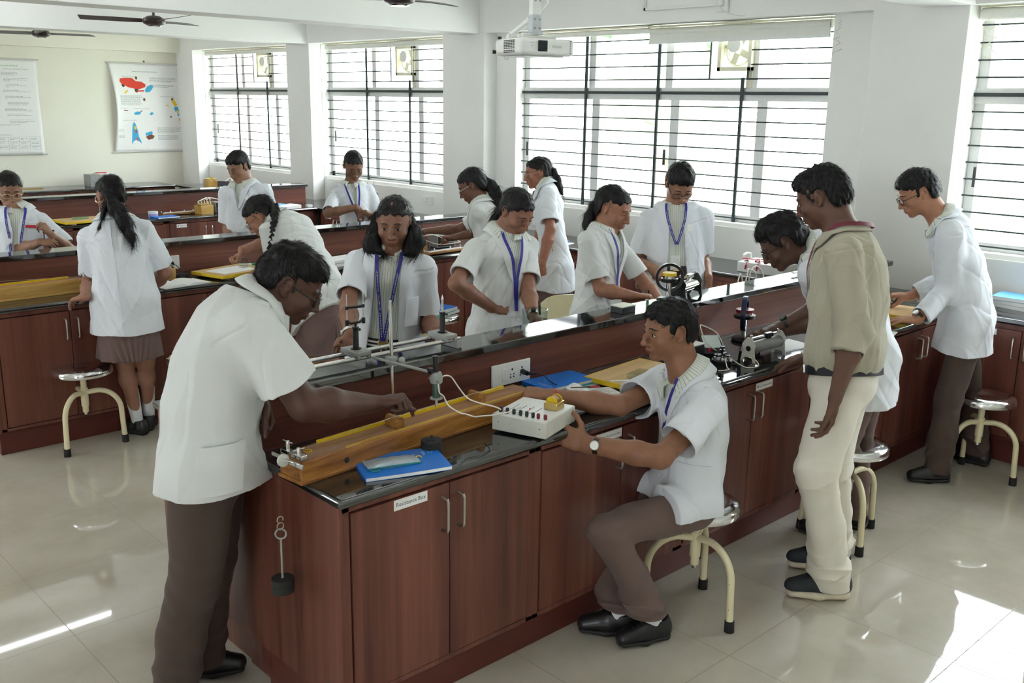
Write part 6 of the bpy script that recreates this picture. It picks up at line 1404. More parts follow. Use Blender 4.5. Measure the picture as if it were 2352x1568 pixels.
def person(key, label, p, sex='m', skin='s1', bw=1.0, hs=1.0, h=.004, coat=None, shirt='stripe', bottom=None, hair=None, face=None, hands=None, shoes=None, hunch=0.0, lany=None, seed=1, neckr=None, nose=1.0, jaw=1.0, fat=1.0, extra=None, armr=1.0, noleg=False, group=None):
    p = {a: (np.array(b) if isinstance(b, (list, tuple)) else b) for a, b in p.items()}; H = p['h']; z = H / 1.68
    root = thing('person', label, 'person', (round(float(p['pel'][0]), 3), round(float(p['pel'][1]), 3), 0), 0, group)
    O = ORG(root); T = Torso(p, hunch); F = Fr(p['head'], p['hf'], scale=hs, roll=math.radians(p.get('hroll', 0)))
    fm = lambda n_, v, q, m_, par=None, attrs=None: fastmesh(n_, v, q, m_, par or root, attrs, O)
    f = sex == 'f'; nr_ = neckr or (.049 if f else .056)
    # ---- body
    hp = head_prims(F, sex, fat, nose, jaw); B = list(hp)
    nk = T.neck; B.append(Pr(F.w((0, -.028, -.055)), nk - T.ax * .02 + T.Fc * .005, (nr_ * z, nr_ * 1.05 * z), (nr_ * 1.12 * z, nr_ * 1.1 * z), T.Ls, .03))
    rows = [(0, .150, .108), (.25, .128, .095), (.5, .136, .098), (.75, .145, .102), (.92, .11, .075), (1, .06, .055)]
    B += T.chain([(t, a * z * bw * .86, b * z * bw * .86) for t, a, b in rows])
    for sd in 'LR':
        S_, E_, W_ = p['sh' + sd], p['el' + sd], p['wr' + sd]; a = armr * z
        B.append(Pr(nk - T.ax * .035, S_ - T.ax * .006, .038 * z, .040 * a, k=.03)); B.append(Pr(S_ - T.ax * .006, E_, .042 * a, .038 * a, k=.02))
        m_ = E_ + (W_ - E_) * .33; hd = hands[sd] if hands else ('relaxed', -UPV, None); pn = np.asarray(hd[1], float)
        sd_ = np.cross(nrm(W_ - E_), pn)
        B.append(Pr(E_, m_, .040 * a, .0425 * a, k=.015)); B.append(Pr(m_, W_, (.0425 * a, .0415 * a), (.0290 * (.5 * z + .5 * a), .0235 * (.5 * z + .5 * a)), sd_, k=.015))
        fd = nrm(W_ - E_) if hd[2] is None else nrm(hd[2]); tips = []
        B += hand_prims(W_, fd, pn, sd == 'L', hd[0], z * (.93 if f else 1.0), tips); p['tips' + sd] = tips
        if not noleg and 'kn' + sd in p:
            lg = .62 if bottom and bottom[0] == 'trousers' else 1.0
            Hp, K, A_ = p['hip' + sd], p['kn' + sd], p['an' + sd]; cb = (K + A_) / 2 - T.F * .014 * z + (K - A_) * .22
            B.append(Pr(Hp, K, (.066 if f else .074) * z * lg, .050 * z * lg, k=.03)); B.append(Pr(K, cb, .047 * z * lg, .049 * z * lg, k=.03)); B.append(Pr(cb, A_, .047 * z * lg, .031 * z * (.5 + .5 * lg), k=.03))
    v, q = polygonize(B, h)
    l = F.l(v); lip = np.maximum(np.exp(-(((l[:, 0]) / .021) ** 4 + ((l[:, 1] - .099) / .016) ** 4 + ((l[:, 2] + .0707) / .0105) ** 4)), 0)
    fm('body', v, q, M[skin], None, {'lip': lip * .9})
    if face: make_face(F, hp, root, **face)
    # ---- clothes
    G = None
    if coat:
        c = dict(vt=.60, vw=.052, open=0, sleeve=.66, hem=.16, mat='coat', long=False, amp=1.0, srx=1.0, lapel=True, pockets=(), buttons=2, collar=True, tuck=False, cuff=None, low=None, back=False); c.update(coat)
        if f: rows = [(0, .172, .130), (.25, .150, .114), (.5, .146, .112), (.74, .150, .122), (.9, .120, .086), (1, .068, .060)]; lowr = (.202, .168)
        else: rows = [(0, .176, .130), (.25, .166, .122), (.5, .165, .120), (.75, .168, .118), (.9, .134, .090), (1, .074, .066)]; lowr = (.200, .160)
        if c['tuck']: rows = [(-.03, .150, .112), (.06, .158, .120), (.16, .166, .126)] + rows[2:]
        sc = lambda r, e: [(t, a * z * bw + e, b * z * bw + e) for t, a, b in r]
        low = [(T.pel - UPV * (c['hem'] + .05) + T.F * .01, lowr[0] * z * bw, lowr[1] * z * bw)] if not c['tuck'] else []
        if c['low']: low = [(T.pel + np.asarray(d_, float) @ np.stack([T.F, np.cross(UPV, T.F), UPV]), a_, b_) for d_, a_, b_ in c['low']]
        G = T.chain(sc(rows, 0), low=low)
        nbody = len(G); SHP = []
        for gi, sd in enumerate('LR'):
            S_, E_, W_ = p['sh' + sd], p['el' + sd], p['wr' + sd]; a = armr * z * c['srx'] * (.90 if f else 1)
            G.append(Pr(nk - T.ax * .022, S_ + T.ax * .0, .050 * z, .053 * a, k=.03)); SHP.append(G[-1]); ng = len(G)
            if c['long']:
                e = E_ + (W_ - E_) * c['long']; G.append(Pr(S_, E_ - UPV * .004, .066 * a, .060 * a, k=.03)); G.append(Pr(E_ - UPV * .004, e, .060 * a, .050 * a, k=.02, cut=True)); G.append(Pr(E_ + (e - E_) * .75, e + (e - E_) * .5, .043 * a, .041 * a, k=.004, neg=True))
                if c['cuff']: u_ = nrm(e - E_); G.append(Pr(e - u_ * .055, e, .059 * a, .063 * a, k=.006, cut=True)); G.append(Pr(e - u_ * .012, e + u_ * .05, .049 * a, .053 * a, k=.004, neg=True))
            else:
                sl = c['sleeve']; sag = -UPV * .010; e = S_ + (E_ - S_) * sl + sag; G.append(Pr(S_, e, .060 * a, .076 * a, k=.035, cut=True))
                wl = max(.0060, 1.9 * h * RES); G.append(Pr(S_ + (E_ - S_) * sl * .72 + sag * .72, e + (E_ - S_) * .3 + sag * .3, .050 * a, .050 * a + (.026 * a - wl) / (.28 * sl / (.28 * sl + .3)), k=.003, neg=True))
            for g_ in G[ng:]: g_.g = gi + 1
        if bottom and not c['tuck'] and not c.get('lap'):
            ex = .012
            if bottom[0] == 'trousers':
                for sd in 'LR': G.append(Pr(p['hip' + sd] - UPV * .01, p['knL' if sd == 'L' else 'knR'], .088 * z * bw + ex, .066 * z + ex, k=.05))
            else:
                r0 = .148 * z * bw; bot = np.array([T.pel[0], T.pel[1], bottom[2] - .03]); G.append(Pr(T.pel, bot, (r0 + ex, r0 * .82 + ex), (r0 * 1.20 + ex, r0 * 1.05 + ex), T.Ls, k=.04))
        if c.get('lap'):
            for sd in 'LR':
                Hp, K = p['hip' + sd], p['kn' + sd]; G.append(Pr(Hp + UPV * .01, Hp + (K - Hp) * c['lap'] + UPV * .012, .104 * z * bw, .098 * z * bw, k=.03, cut=True))
        w1 = waves(seed, 5, 34, 4); w2 = waves(seed + 9, 5, 17, 19); w3 = waves(seed + 4, 4, 60, 50); w4 = waves(seed + 17, 5, 15, 11); w5 = waves(seed + 27, 4, 27, 22); arms = [(p['sh' + sd], nrm(p['el' + sd] - p['sh' + sd])) for sd in 'LR']; am = c['amp']; hemz = T.pel[2] - c['hem']
        vt, vw, op = c['vt'], c['vw'], c['open']
        def wd(t):
            w_ = np.interp(t, [vt, .80, .97, 1.1], [0, vw * .55, vw, vw]) * (t > vt)
            if op: w_ = np.maximum(w_, np.interp(t, [-.6, 0, .35, .7, 1], [op * 1.25, op, op * .8, op * .75, vw]))
            return w_
        hc = c.get('hemcut'); hc = (tuple(-T.ax), hc[1]) if hc is not None and hc[0] == 'axis' else hc
        def evf(pl, P):
            u, t, fr = T.uv(P); lowf = np.clip(1.15 - t, .35, 1.5)
            fo = am * (folds(P, w1, .0052) * lowf + folds(P, w2, .0046) + folds(P, w3, .0013) + creases(P, w4, .0040) - creases(P, w5, .0032))
            for S0, aa in arms:
                r_ = P - S0; w_ = r_ @ aa + .012; fo = fo + .0040 * np.exp(-(w_ / .0048) ** 2) * (np.linalg.norm(r_, axis=1) < .13 * z)
            D = None
            for g_ in (0, 1, 2):
                ps = [q for q in pl if q.g == g_ and not q.neg]; ns = [q for q in pl if q.g == g_ and q.neg]
                if not ps: continue
                d = ev(ps, P) + fo * (1 if g_ == 0 else .8)
                for q in ns: d = np.maximum(d, -q.d(P))
                if D is None: D = d
                else: k_ = .03; hh = np.maximum(k_ - np.abs(D - d), 0) / k_; D = np.minimum(D, d) - hh * hh * k_ * .25
            return np.full(len(P), 9.) if D is None else D
        def mod(P, D):
            u, t, fr = T.uv(P)
            if not c['tuck']: D = np.maximum(D, hemz + .010 * np.sin(3 * u / .1) * .3 - P[:, 2])
            else: D = np.maximum(D, (-.02 - t) * T.L)
            if hc is not None: D = np.maximum(D, (P - T.pel) @ np.asarray(hc[0]) - hc[1])
            if vt < 1: D = np.maximum(D, np.minimum(wd(t) - np.abs(u - c.get('vo', 0)), fr + 0 * u) * .9)
            D = np.maximum(D, (t - 1.0) * T.L - .012)
            return D
        v, q = polygonize(G, h * 1.0, mod, pad=.008, evf=evf)
        u, t, fr = T.uv(v); co = fm({'khaki': 'shirt', 'khakis': 'shirt'}.get(c['mat'], 'lab_coat'), v, q, M[c['mat']], None, {'su': u})
        GB = G[:nbody] + SHP
        if shirt:
            sp = T.chain(sc(rows, -.011), k=.04) + [Pr(nk - T.ax * .03, p['sh' + sd], .042 * z, .046 * z, k=.03) for sd in 'LR']
            tb = c.get('shirt_t', -.02)
            ws = waves(seed + 21, 4, 20, 16)
            def mod2(P, D):
                u, t, fr = T.uv(P); return np.maximum(np.maximum(D + folds(P, ws, .0018), (t - 1.0) * T.L - .010), (tb - t) * T.L)
            v, q = polygonize(sp, h, mod2); u, t, fr = T.uv(v); fm('shirt', v, q, M[shirt], None, {'su': u}); SP = sp
            nkd = nrm(F.w((0, -.028, -.07)) - nk)
            collar(root, 'shirt_collar', M[shirt], T, nk - nkd * .002, nrm(nkd + T.Fc * .38), T.Fc + T.F * .3, nr_ * 1.22 * z, .030 * z, .040 * z, .32, sp + G if op == 0 else sp, 1.6)
        else: SP = G
        if c['collar']:
            nkd = nrm(F.w((0, -.028, -.07)) - nk); nkd = nrm(nkd + T.ax)
            collar(root, 'coat_collar' if c['mat'] != 'khaki' else 'shirt_collar', M[c['mat']], T, nk - nkd * .004, nrm(nkd + T.Fc * .25), T.Fc, (nr_ * 1.38 if shirt else nr_ * 1.2) * z, .026 * z, .052 * z, c.get('cgap', .62 if shirt else .35), G, 1.15 if shirt else 1.5, lf=1, par=co)
        if c['lapel'] and vt < 1:
            for sg in (-1, 1):
                P = []
                for s_ in np.linspace(0, 1, 12):
                    t_ = .955 + (max(vt, .55 if op else 0) - .955) * s_; ui = float(wd(np.array([t_]))[0]) - .002; wl = .062 * z * (1 - s_) ** .55 * (.72 + .28 * math.sin(min(1, s_ * 3) * PI / 2)); P.append([(ui + wl * e, t_) for e in (0, .33, .66, 1)])
                P = np.array(P); Q = T.on(GB, sg * P[..., 0], P[..., 1]); n_ = surfn(GB, Q.reshape(-1, 3)).reshape(Q.shape); lf = np.array([.010, .0115, .012, .011])[None, :, None]
                quad(co, 'lapel', M[c['mat']], Q + n_ * lf, n_ * -.005)
        for (u0, u1, t0, t1) in c['pockets']:
            U, V_ = np.meshgrid(np.linspace(u0, u1, 7), np.linspace(t0, t1, 7)); Q = T.on(GB, U, V_, back=False); n_ = surfn(GB, Q.reshape(-1, 3)).reshape(Q.shape); quad(co, 'pocket', M[c['mat']], Q + n_ * .0105, n_ * -.009)
        for (r0_, r1_, z0_, z1_, dr) in c.get('side_pockets', ()):
            dr = np.asarray(dr, float); rx_ = np.cross(dr, UPV); U, V_ = np.meshgrid(np.linspace(r0_, r1_, 8), np.linspace(z0_, z1_, 8)); o_ = T.pel - dr * .5 + U.reshape(-1, 1) * rx_ + V_.reshape(-1, 1) * UPV
            Q = trace(GB, o_, dr, 30).reshape(8, 8, 3); n_ = surfn(GB, Q.reshape(-1, 3)).reshape(Q.shape); quad(co, 'pocket', M[c['mat']], Q + n_ * .0105, n_ * -.009)
        if c['buttons']:
            for i in range(c['buttons']):
                t_ = (vt if not op else .5) - .10 - i * .24; Q = T.on(GB, np.array([c.get('vo', 0) + (op or .008)]), np.array([t_]))[0]; n_ = surfn(GB, Q[None])[0]; b = MB(); b.lathe([(0, 0), (.0055, 0), (.0062, .002), (.004, .003), (0, .0022)], Q + n_ * .0075, 14, n_); obj('button', b, M['white'], co)
        if c['back']:
            P = T.on(G, np.zeros(30) + .002, np.linspace(.93, -(c['hem'] - .01) / T.L, 30), back=True); n_ = surfn(G, P); R_, _, _ = ribbon(P, n_, .005, .0065); b = MB(); b.slab(R_, n_[:, None, :] * -.006); obj('back_seam', b, M[c['mat']], co)
    AL = (GB if coat else []) + (SP if coat and shirt else [])
    # ---- trousers, skirt, belt
    if bottom:
        kind, bm, zc = bottom[:3]; wv = waves(seed + 31, 5, 36, 6); w2 = waves(seed + 33, 5, 24, 26); rs = .97 if not coat or not coat.get('tuck') else 1.0
        if kind == 'trousers':
            r0 = (.146 if f else .150) * z * bw; top = T.B(.16 if coat and coat.get('tuck') else .1)
            Q = [Pr(T.pel - UPV * .04, top, (r0 * 1.02, r0 * .78), (r0 * .95, r0 * .74), T.Ls, .03)]
            for sd in 'LR':
                Hp, K, A_ = p['hip' + sd], p['kn' + sd], p['an' + sd]; wdt = bottom[3] if len(bottom) > 3 else 1.0
                Q.append(Pr(Hp - UPV * .01, K, .088 * z * bw, .066 * z * wdt, k=.02)); m_ = (K + A_) / 2 - T.F * .008; Q.append(Pr(K, m_, .066 * z * wdt, .062 * z * wdt, k=.02)); Q.append(Pr(m_, A_ - UPV * .03 + (A_ - K) * .05, (.062 * z * wdt, .066 * z * wdt), (.056 * z * wdt, .066 * z * wdt), np.cross(T.F, UPV), k=.02))
            kn = [(p['knL'], p['anL']), (p['knR'], p['anR'])]; c1 = waves(seed + 51, 4, 12, 26)
            def mod3(P, D):
                e = 0
                for K, A_ in kn:
                    dz = (P[:, 2] - A_[2]); g_ = np.exp(-((dz - .06) / .08) ** 2) + np.exp(-(np.linalg.norm(P - K, axis=1) / .12) ** 2)
                    e = e + g_ * (creases(P, c1, .0055) + .0022 * np.sin(P[:, 2] * 70 + 2.2 * np.sin(P @ T.Ls * 22) + 9 * (P @ T.F)))
                D = D + folds(P, wv, .0038) + folds(P, w2, .0028) + e
                return np.maximum(np.maximum(D, zc - P[:, 2]), (P - top) @ T.ax)
            v, q = polygonize(Q, h * 1.0, mod3, pad=.006); tr = fm('trousers', v, q, M[bm])
        else:
            r0 = .148 * z * bw; hz = zc; top = T.B(.18); bot = np.array([T.pel[0], T.pel[1], hz - .03])
            Q = [Pr(T.pel, top, (r0, r0 * .8), (r0 * .86, r0 * .7), T.Ls, .04), Pr(T.pel, bot, (r0, r0 * .82), (r0 * 1.20, r0 * 1.05), T.Ls, .04)]
            def mod3(P, D):
                r = P - T.pel; a = np.arctan2(r @ T.Ls, r @ T.Fc); D = D + .0075 * np.sin(a * 15 + 1.2 * np.sin(3 * a)) * np.clip((T.pel[2] - .12 - P[:, 2]) / .2, 0, 1) + folds(P, wv, .003)
                return np.maximum(D, hz - P[:, 2])
            v, q = polygonize(Q, h, mod3, pad=.006); fm('skirt', v, q, M[bm])
    if shoes and 'anL' in p:
        for sd in 'LR':
            fd = shoes.get('d' + sd, p['F']); A_ = p['an' + sd]
            shoe_o = shoe(root, A_, np.asarray(fd, float), shoes.get('kind', 'leather'), shoes.get('s', .95) * z, shoes.get('z' + sd, 0.0))
            for ob in [shoe_o] + list(shoe_o.children): 
                if ob.name.startswith('shoe'): ob.data.transform(Matrix.Translation(Vector(-O)))
            if shoes.get('sock'):
                K = p['kn' + sd]; t_ = nrm(K - A_); Q = [Pr(A_ - UPV * .02, A_ + t_ * shoes['sock'], .034 * z, .044 * z, cut=True)]; v, q = polygonize(Q, .004); fm('sock', v, q, M['sock'])
    # ---- hair
    if hair:
        hd = dict(style='short', mat='hair', ns=400, vol=1.0, tex=1.0, front=0); hd.update(hair)
        hairdo(F, root, hd['style'], M[hd['mat']], min(h, .0035), seed, hd['ns'], hd, hd['vol'], hd['tex'], hd['front'])
    # ---- lanyard and card
    if lany:
        PR = AL; N_ = 26; paths = []
        for sg in lany.get('sides', (-1, 1)):
            kt = np.array(lany.get('t', [1.0, .93, .78, .60, .42])); ku = np.array(lany.get('u', [.058, .060, .052, .030, .004])) * sg + lany.get('c', 0)
            s_ = np.linspace(0, 1, N_); tt = np.interp(s_, np.linspace(0, 1, len(kt)), kt); uu = np.interp(s_, np.linspace(0, 1, len(ku)), ku)
            P = T.on(PR, uu, tt); P[1:-1] = (P[:-2] + P[1:-1] * 2 + P[2:]) / 4; n_ = surfn(PR, P); n_ = nrmrows(n_ + T.Fc * .5); R_, _, sd_ = ribbon(P, n_, .015, .009); b = MB(); b.slab(R_, n_[:, None, :] * -.0015)
            ly = obj('lanyard', b, M[lany.get('mat', 'lanyard')], root, smooth=60); paths.append((P, n_))
            if lany.get('text'):
                b = MB(); text_on(b, lany['text'], P if sg < 0 else P, n_, .0085, .95, .22, .0100, flip=False); obj('lanyard_lettering', b, M['paper'], ly, smooth=None)
        if lany.get('card'):
            e = paths[0][0][-1] + T.Fc * lany.get('fwd', .02); cz = lany['card']; b = MB(); b.tube([e, e - UPV * cz * .4, e - UPV * cz], .002, 6); b.torus(e - UPV * cz * .5, .006, .0012, T.Ls, 12, 5); obj('clip', b, M['steel'], root)
            o_ = e - UPV * (cz + .045) + T.Fc * .006; R3 = np.stack([T.Ls, np.cross(UPV, T.Ls), UPV], 1); b = MB(); b.box(o_, (.056, .004, .088), R=R3); cdo = obj('id_card', b, M['white'], root, bevel=.003)
            fr_ = -np.cross(UPV, T.Ls); fr_ = fr_ if fr_ @ T.Fc > 0 else -fr_
            if not lany.get('plain'):
                b = MB(); b.box(o_ + UPV * .033 + fr_ * .0022, (.050, .001, .012), R=R3); obj('card_header', b, M['blue'], cdo); b = MB(); b.box(o_ + UPV * .006 + T.Ls * .0 + fr_ * .0022, (.022, .001, .028), R=R3); obj('card_photo', b, M['grey'], cdo)
                b = MB(); [b.box(o_ - UPV * (.016 + .006 * i) + fr_ * .0022, (.040 - .008 * (i % 2), .001, .0022), R=R3) for i in range(4)]; obj('card_lines', b, M['print'], cdo)
    return dict(root=root, F=F, T=T, p=p, G=G, AL=AL, hp=hp, z=z)
# joint positions in metres
POSE = {}
POSE['A'] = dict(pel=(1.282, 2.735, 0.862), neck=(1.494, 2.735, 1.328), head=(1.568, 2.683, 1.382), hf=(0.692, -0.491, -0.53), hroll=0, shL=(1.548, 2.888, 1.21), elL=(1.547, 2.885, 0.921), wrL=(1.432, 2.679, 1.03), shR=(1.369, 2.583, 1.292), elR=(1.481, 2.482, 1.045), wrR=(1.738, 2.478, 1.0), hipL=(1.333, 2.806, 0.828), knL=(1.33, 2.846, 0.457), anL=(1.294, 2.91, 0.085), hipR=(1.231, 2.663, 0.828), knR=(1.201, 2.708, 0.457), anR=(1.138, 2.776, 0.085), F=(0.816, -0.578, 0.0), Ls=(0.493, 0.84, -0.225), h=1.68)
POSE['B'] = dict(pel=(2.872, 2.06, 0.53), neck=(2.85, 2.073, 0.989), head=(2.808, 2.137, 1.144), hf=(-0.913, 0.394, -0.105), hroll=0, shL=(2.768, 1.911, 0.906), elL=(2.504, 1.912, 0.788), wrL=(2.399, 2.15, 0.794), shR=(2.94, 2.23, 0.905), elR=(2.655, 2.232, 0.861), wrR=(2.465, 2.406, 0.899), hipL=(2.831, 1.983, 0.496), knL=(2.43, 2.077, 0.479), anL=(2.639, 2.01, 0.1), hipR=(2.913, 2.137, 0.496), knR=(2.783, 2.48, 0.311), anR=(2.576, 2.13, 0.1), F=(-0.88, 0.475, -0.0), Ls=(-0.475, -0.88, 0.003), h=1.68)
POSE['T'] = dict(pel=(3.52, 1.81, 0.93), neck=(3.59, 1.899, 1.456), head=(3.566, 1.998, 1.599), hf=(-0.26, 0.868, -0.423), hroll=0, shL=(3.389, 1.793, 1.412), elL=(3.378, 1.709, 1.126), wrL=(3.23, 1.683, 0.904), shR=(3.768, 1.975, 1.33), elR=(3.647, 1.963, 1.059), wrR=(3.789, 2.108, 0.885), hipL=(3.44, 1.77, 0.895), knL=(3.277, 1.758, 0.588), anL=(3.438, 1.74, 0.09), hipR=(3.6, 1.85, 0.895), knR=(3.468, 1.791, 0.548), anR=(3.668, 1.87, 0.09), F=(-0.449, 0.894, 0.0), Ls=(-0.885, -0.425, 0.189), h=1.73)
POSE['D4'] = dict(pel=(4.064, 1.972, 0.86), neck=(3.94, 2.233, 1.323), head=(3.85, 2.33, 1.359), hf=(-0.492, 0.615, -0.616), hroll=0, shL=(3.791, 2.135, 1.241), elL=(4.031, 2.167, 1.093), wrL=(3.965, 2.369, 0.95), shR=(4.127, 2.252, 1.265), elR=(4.028, 2.19, 1.007), wrR=(3.971, 2.414, 0.899), hipL=(3.982, 1.947, 0.827), knL=(3.963, 2.004, 0.453), anL=(3.955, 2.023, 0.08), hipR=(4.147, 1.997, 0.827), knR=(4.14, 2.026, 0.453), anR=(4.145, 2.017, 0.08), F=(-0.287, 0.958, 0.0), Ls=(-0.943, -0.326, -0.069), h=1.65)
POSE['D5'] = dict(pel=(5.17, 2.0, 0.88), neck=(5.127, 2.174, 1.393), head=(5.052, 2.287, 1.519), hf=(-0.587, 0.66, -0.469), hroll=0, shL=(4.977, 2.057, 1.331), elL=(5.028, 2.059, 1.047), wrL=(4.82, 2.114, 0.9), shR=(5.29, 2.237, 1.297), elR=(5.425, 2.196, 1.044), wrR=(5.264, 2.365, 0.93), hipL=(5.096, 1.954, 0.846), knL=(5.05, 1.998, 0.468), anL=(5.026, 2.007, 0.09), hipR=(5.244, 2.046, 0.846), knR=(5.351, 2.026, 0.468), anR=(5.478, 1.973, 0.09), F=(-0.525, 0.851, 0.0), Ls=(-0.863, -0.495, 0.095), h=1.68)
POSE['D6'] = dict(pel=(4.93, 3.72, 0.9), neck=(4.976, 3.79, 1.332), head=(4.967, 3.758, 1.465), hf=(-0.489, -0.618, -0.616), hroll=0, shL=(5.073, 3.646, 1.258), elL=(5.153, 3.685, 0.976), wrL=(4.974, 3.503, 0.9), shR=(4.86, 3.906, 1.238), elR=(4.796, 3.919, 0.95), wrR=(4.636, 3.709, 0.984), hipL=(4.986, 3.65, 0.866), knL=(4.972, 3.636, 0.473), anL=(4.989, 3.646, 0.08), hipR=(4.874, 3.79, 0.866), knR=(4.857, 3.779, 0.473), anR=(4.871, 3.794, 0.08), F=(-0.781, -0.625, -0.0), Ls=(0.632, -0.773, 0.058), h=1.72)
POSE['D7'] = dict(pel=(4.05, 3.6, 0.8), neck=(4.119, 3.624, 1.263), head=(4.149, 3.593, 1.381), hf=(0.266, -0.888, -0.375), hroll=0, shL=(4.255, 3.637, 1.162), elL=(4.344, 3.496, 0.942), wrL=(4.246, 3.283, 0.862), shR=(3.959, 3.604, 1.207), elR=(3.979, 3.514, 0.948), wrR=(3.983, 3.266, 0.95), hipL=(4.133, 3.61, 0.768), knL=(4.137, 3.59, 0.424), anL=(4.137, 3.61, 0.08), hipR=(3.967, 3.59, 0.768), knR=(3.967, 3.57, 0.424), anR=(3.963, 3.59, 0.08), F=(0.116, -0.993, 0.0), Ls=(0.982, 0.109, -0.151), h=1.6)
POSE['D9'] = dict(pel=(3.35, 3.62, 0.8), neck=(3.395, 3.679, 1.297), head=(3.435, 3.62, 1.405), hf=(-0.02, -0.848, -0.53), hroll=0, shL=(3.533, 3.634, 1.209), elL=(3.394, 3.483, 1.026), wrL=(3.255, 3.301, 0.932), shR=(3.242, 3.705, 1.227), elR=(3.028, 3.617, 1.077), wrR=(3.228, 3.572, 0.938), hipL=(3.431, 3.601, 0.768), knL=(3.429, 3.581, 0.424), anL=(3.436, 3.6, 0.08), hipR=(3.269, 3.639, 0.768), knR=(3.262, 3.62, 0.424), anR=(3.264, 3.64, 0.08), F=(-0.231, -0.973, 0.0), Ls=(0.969, -0.238, -0.059), h=1.6)
POSE['D11'] = dict(pel=(2.57, 3.583, 0.84), neck=(2.563, 3.511, 1.31), head=(2.566, 3.49, 1.424), hf=(-0.69, -0.682, -0.242), hroll=0, shL=(2.678, 3.425, 1.218), elL=(2.743, 3.482, 0.956), wrL=(2.627, 3.263, 0.963), shR=(2.451, 3.621, 1.244), elR=(2.293, 3.457, 1.089), wrR=(2.168, 3.256, 1.015), hipL=(2.632, 3.528, 0.808), knL=(2.611, 3.5, 0.444), anL=(2.616, 3.502, 0.08), hipR=(2.507, 3.637, 0.808), knR=(2.482, 3.613, 0.444), anR=(2.484, 3.618, 0.08), F=(-0.66, -0.751, 0.0), Ls=(0.755, -0.65, -0.088), h=1.6)
POSE['D10'] = dict(pel=(4.75, 5.22, 0.8), neck=(4.707, 5.339, 1.232), head=(4.694, 5.421, 1.352), hf=(-0.576, 0.647, -0.5), hroll=0, shL=(4.594, 5.238, 1.168), elL=(4.757, 5.38, 1.012), wrL=(4.523, 5.428, 0.983), shR=(4.836, 5.399, 1.148), elR=(4.694, 5.578, 1.011), wrR=(4.461, 5.639, 1.014), hipL=(4.684, 5.174, 0.769), knL=(4.67, 5.189, 0.424), anL=(4.68, 5.172, 0.08), hipR=(4.816, 5.266, 0.769), knR=(4.807, 5.284, 0.424), anR=(4.82, 5.268, 0.08), F=(-0.569, 0.823, 0.0), Ls=(-0.832, -0.551, 0.07), h=1.55)
POSE['D8'] = dict(pel=(5.0, 4.85, 0.8), neck=(4.998, 4.977, 1.37), head=(4.976, 5.028, 1.457), hf=(-0.803, 0.57, -0.174), hroll=0, shL=(4.905, 4.847, 1.317), elL=(4.813, 4.731, 1.09), wrL=(4.717, 4.709, 0.865), shR=(5.092, 5.072, 1.268), elR=(5.092, 5.109, 0.999), wrR=(5.009, 5.129, 0.769), hipL=(4.949, 4.786, 0.768), knL=(4.937, 4.803, 0.424), anL=(4.957, 4.795, 0.08), hipR=(5.051, 4.914, 0.768), knR=(5.02, 4.931, 0.424), anR=(5.02, 4.924, 0.08), F=(-0.784, 0.62, -0.0), Ls=(-0.63, -0.759, 0.167), h=1.58)
POSE['D12'] = dict(pel=(3.78, 7.1, 0.85), neck=(3.81, 7.168, 1.286), head=(3.776, 7.189, 1.416), hf=(-0.868, -0.26, -0.423), hroll=0, shL=(3.898, 7.009, 1.223), elL=(3.993, 7.074, 0.969), wrL=(3.844, 6.875, 0.932), shR=(3.711, 7.303, 1.19), elR=(3.714, 7.309, 0.911), wrR=(3.614, 7.08, 0.894), hipL=(3.824, 7.028, 0.818), knL=(3.808, 7.016, 0.449), anL=(3.827, 7.024, 0.08), hipR=(3.736, 7.172, 0.818), knR=(3.717, 7.163, 0.449), anR=(3.733, 7.176, 0.08), F=(-0.851, -0.525, -0.0), Ls=(0.534, -0.84, 0.094), h=1.62)
POSE['D13'] = dict(pel=(4.88, 7.15, 0.82), neck=(4.862, 7.244, 1.227), head=(4.883, 7.221, 1.386), hf=(-0.343, -0.795, -0.5), hroll=0, shL=(4.997, 7.16, 1.171), elL=(5.011, 7.041, 0.927), wrL=(4.8, 6.945, 1.007), shR=(4.734, 7.292, 1.129), elR=(4.554, 7.137, 0.998), wrR=(4.753, 7.004, 1.05), hipL=(4.952, 7.111, 0.788), knL=(4.945, 7.092, 0.434), anL=(4.956, 7.109, 0.08), hipR=(4.808, 7.189, 0.788), knR=(4.796, 7.173, 0.434), anR=(4.804, 7.191, 0.08), F=(-0.475, -0.88, 0.0), Ls=(0.883, -0.447, 0.141), h=1.58)
POSE['D14'] = dict(pel=(3.184, 5.104, 0.82), neck=(3.113, 5.444, 1.207), head=(3.028, 5.505, 1.234), hf=(-0.541, 0.51, -0.669), hroll=0, shL=(2.981, 5.347, 1.16), elL=(3.022, 5.292, 0.894), wrL=(3.051, 5.537, 0.87), shR=(3.267, 5.436, 1.135), elR=(3.158, 5.668, 1.034), wrR=(2.925, 5.585, 1.015), hipL=(3.107, 5.073, 0.788), knL=(3.1, 5.139, 0.434), anL=(3.107, 5.167, 0.08), hipR=(3.262, 5.134, 0.788), knR=(3.264, 5.166, 0.434), anR=(3.282, 5.161, 0.08), F=(-0.369, 0.929, 0.0), Ls=(-0.951, -0.296, 0.086), h=1.6)
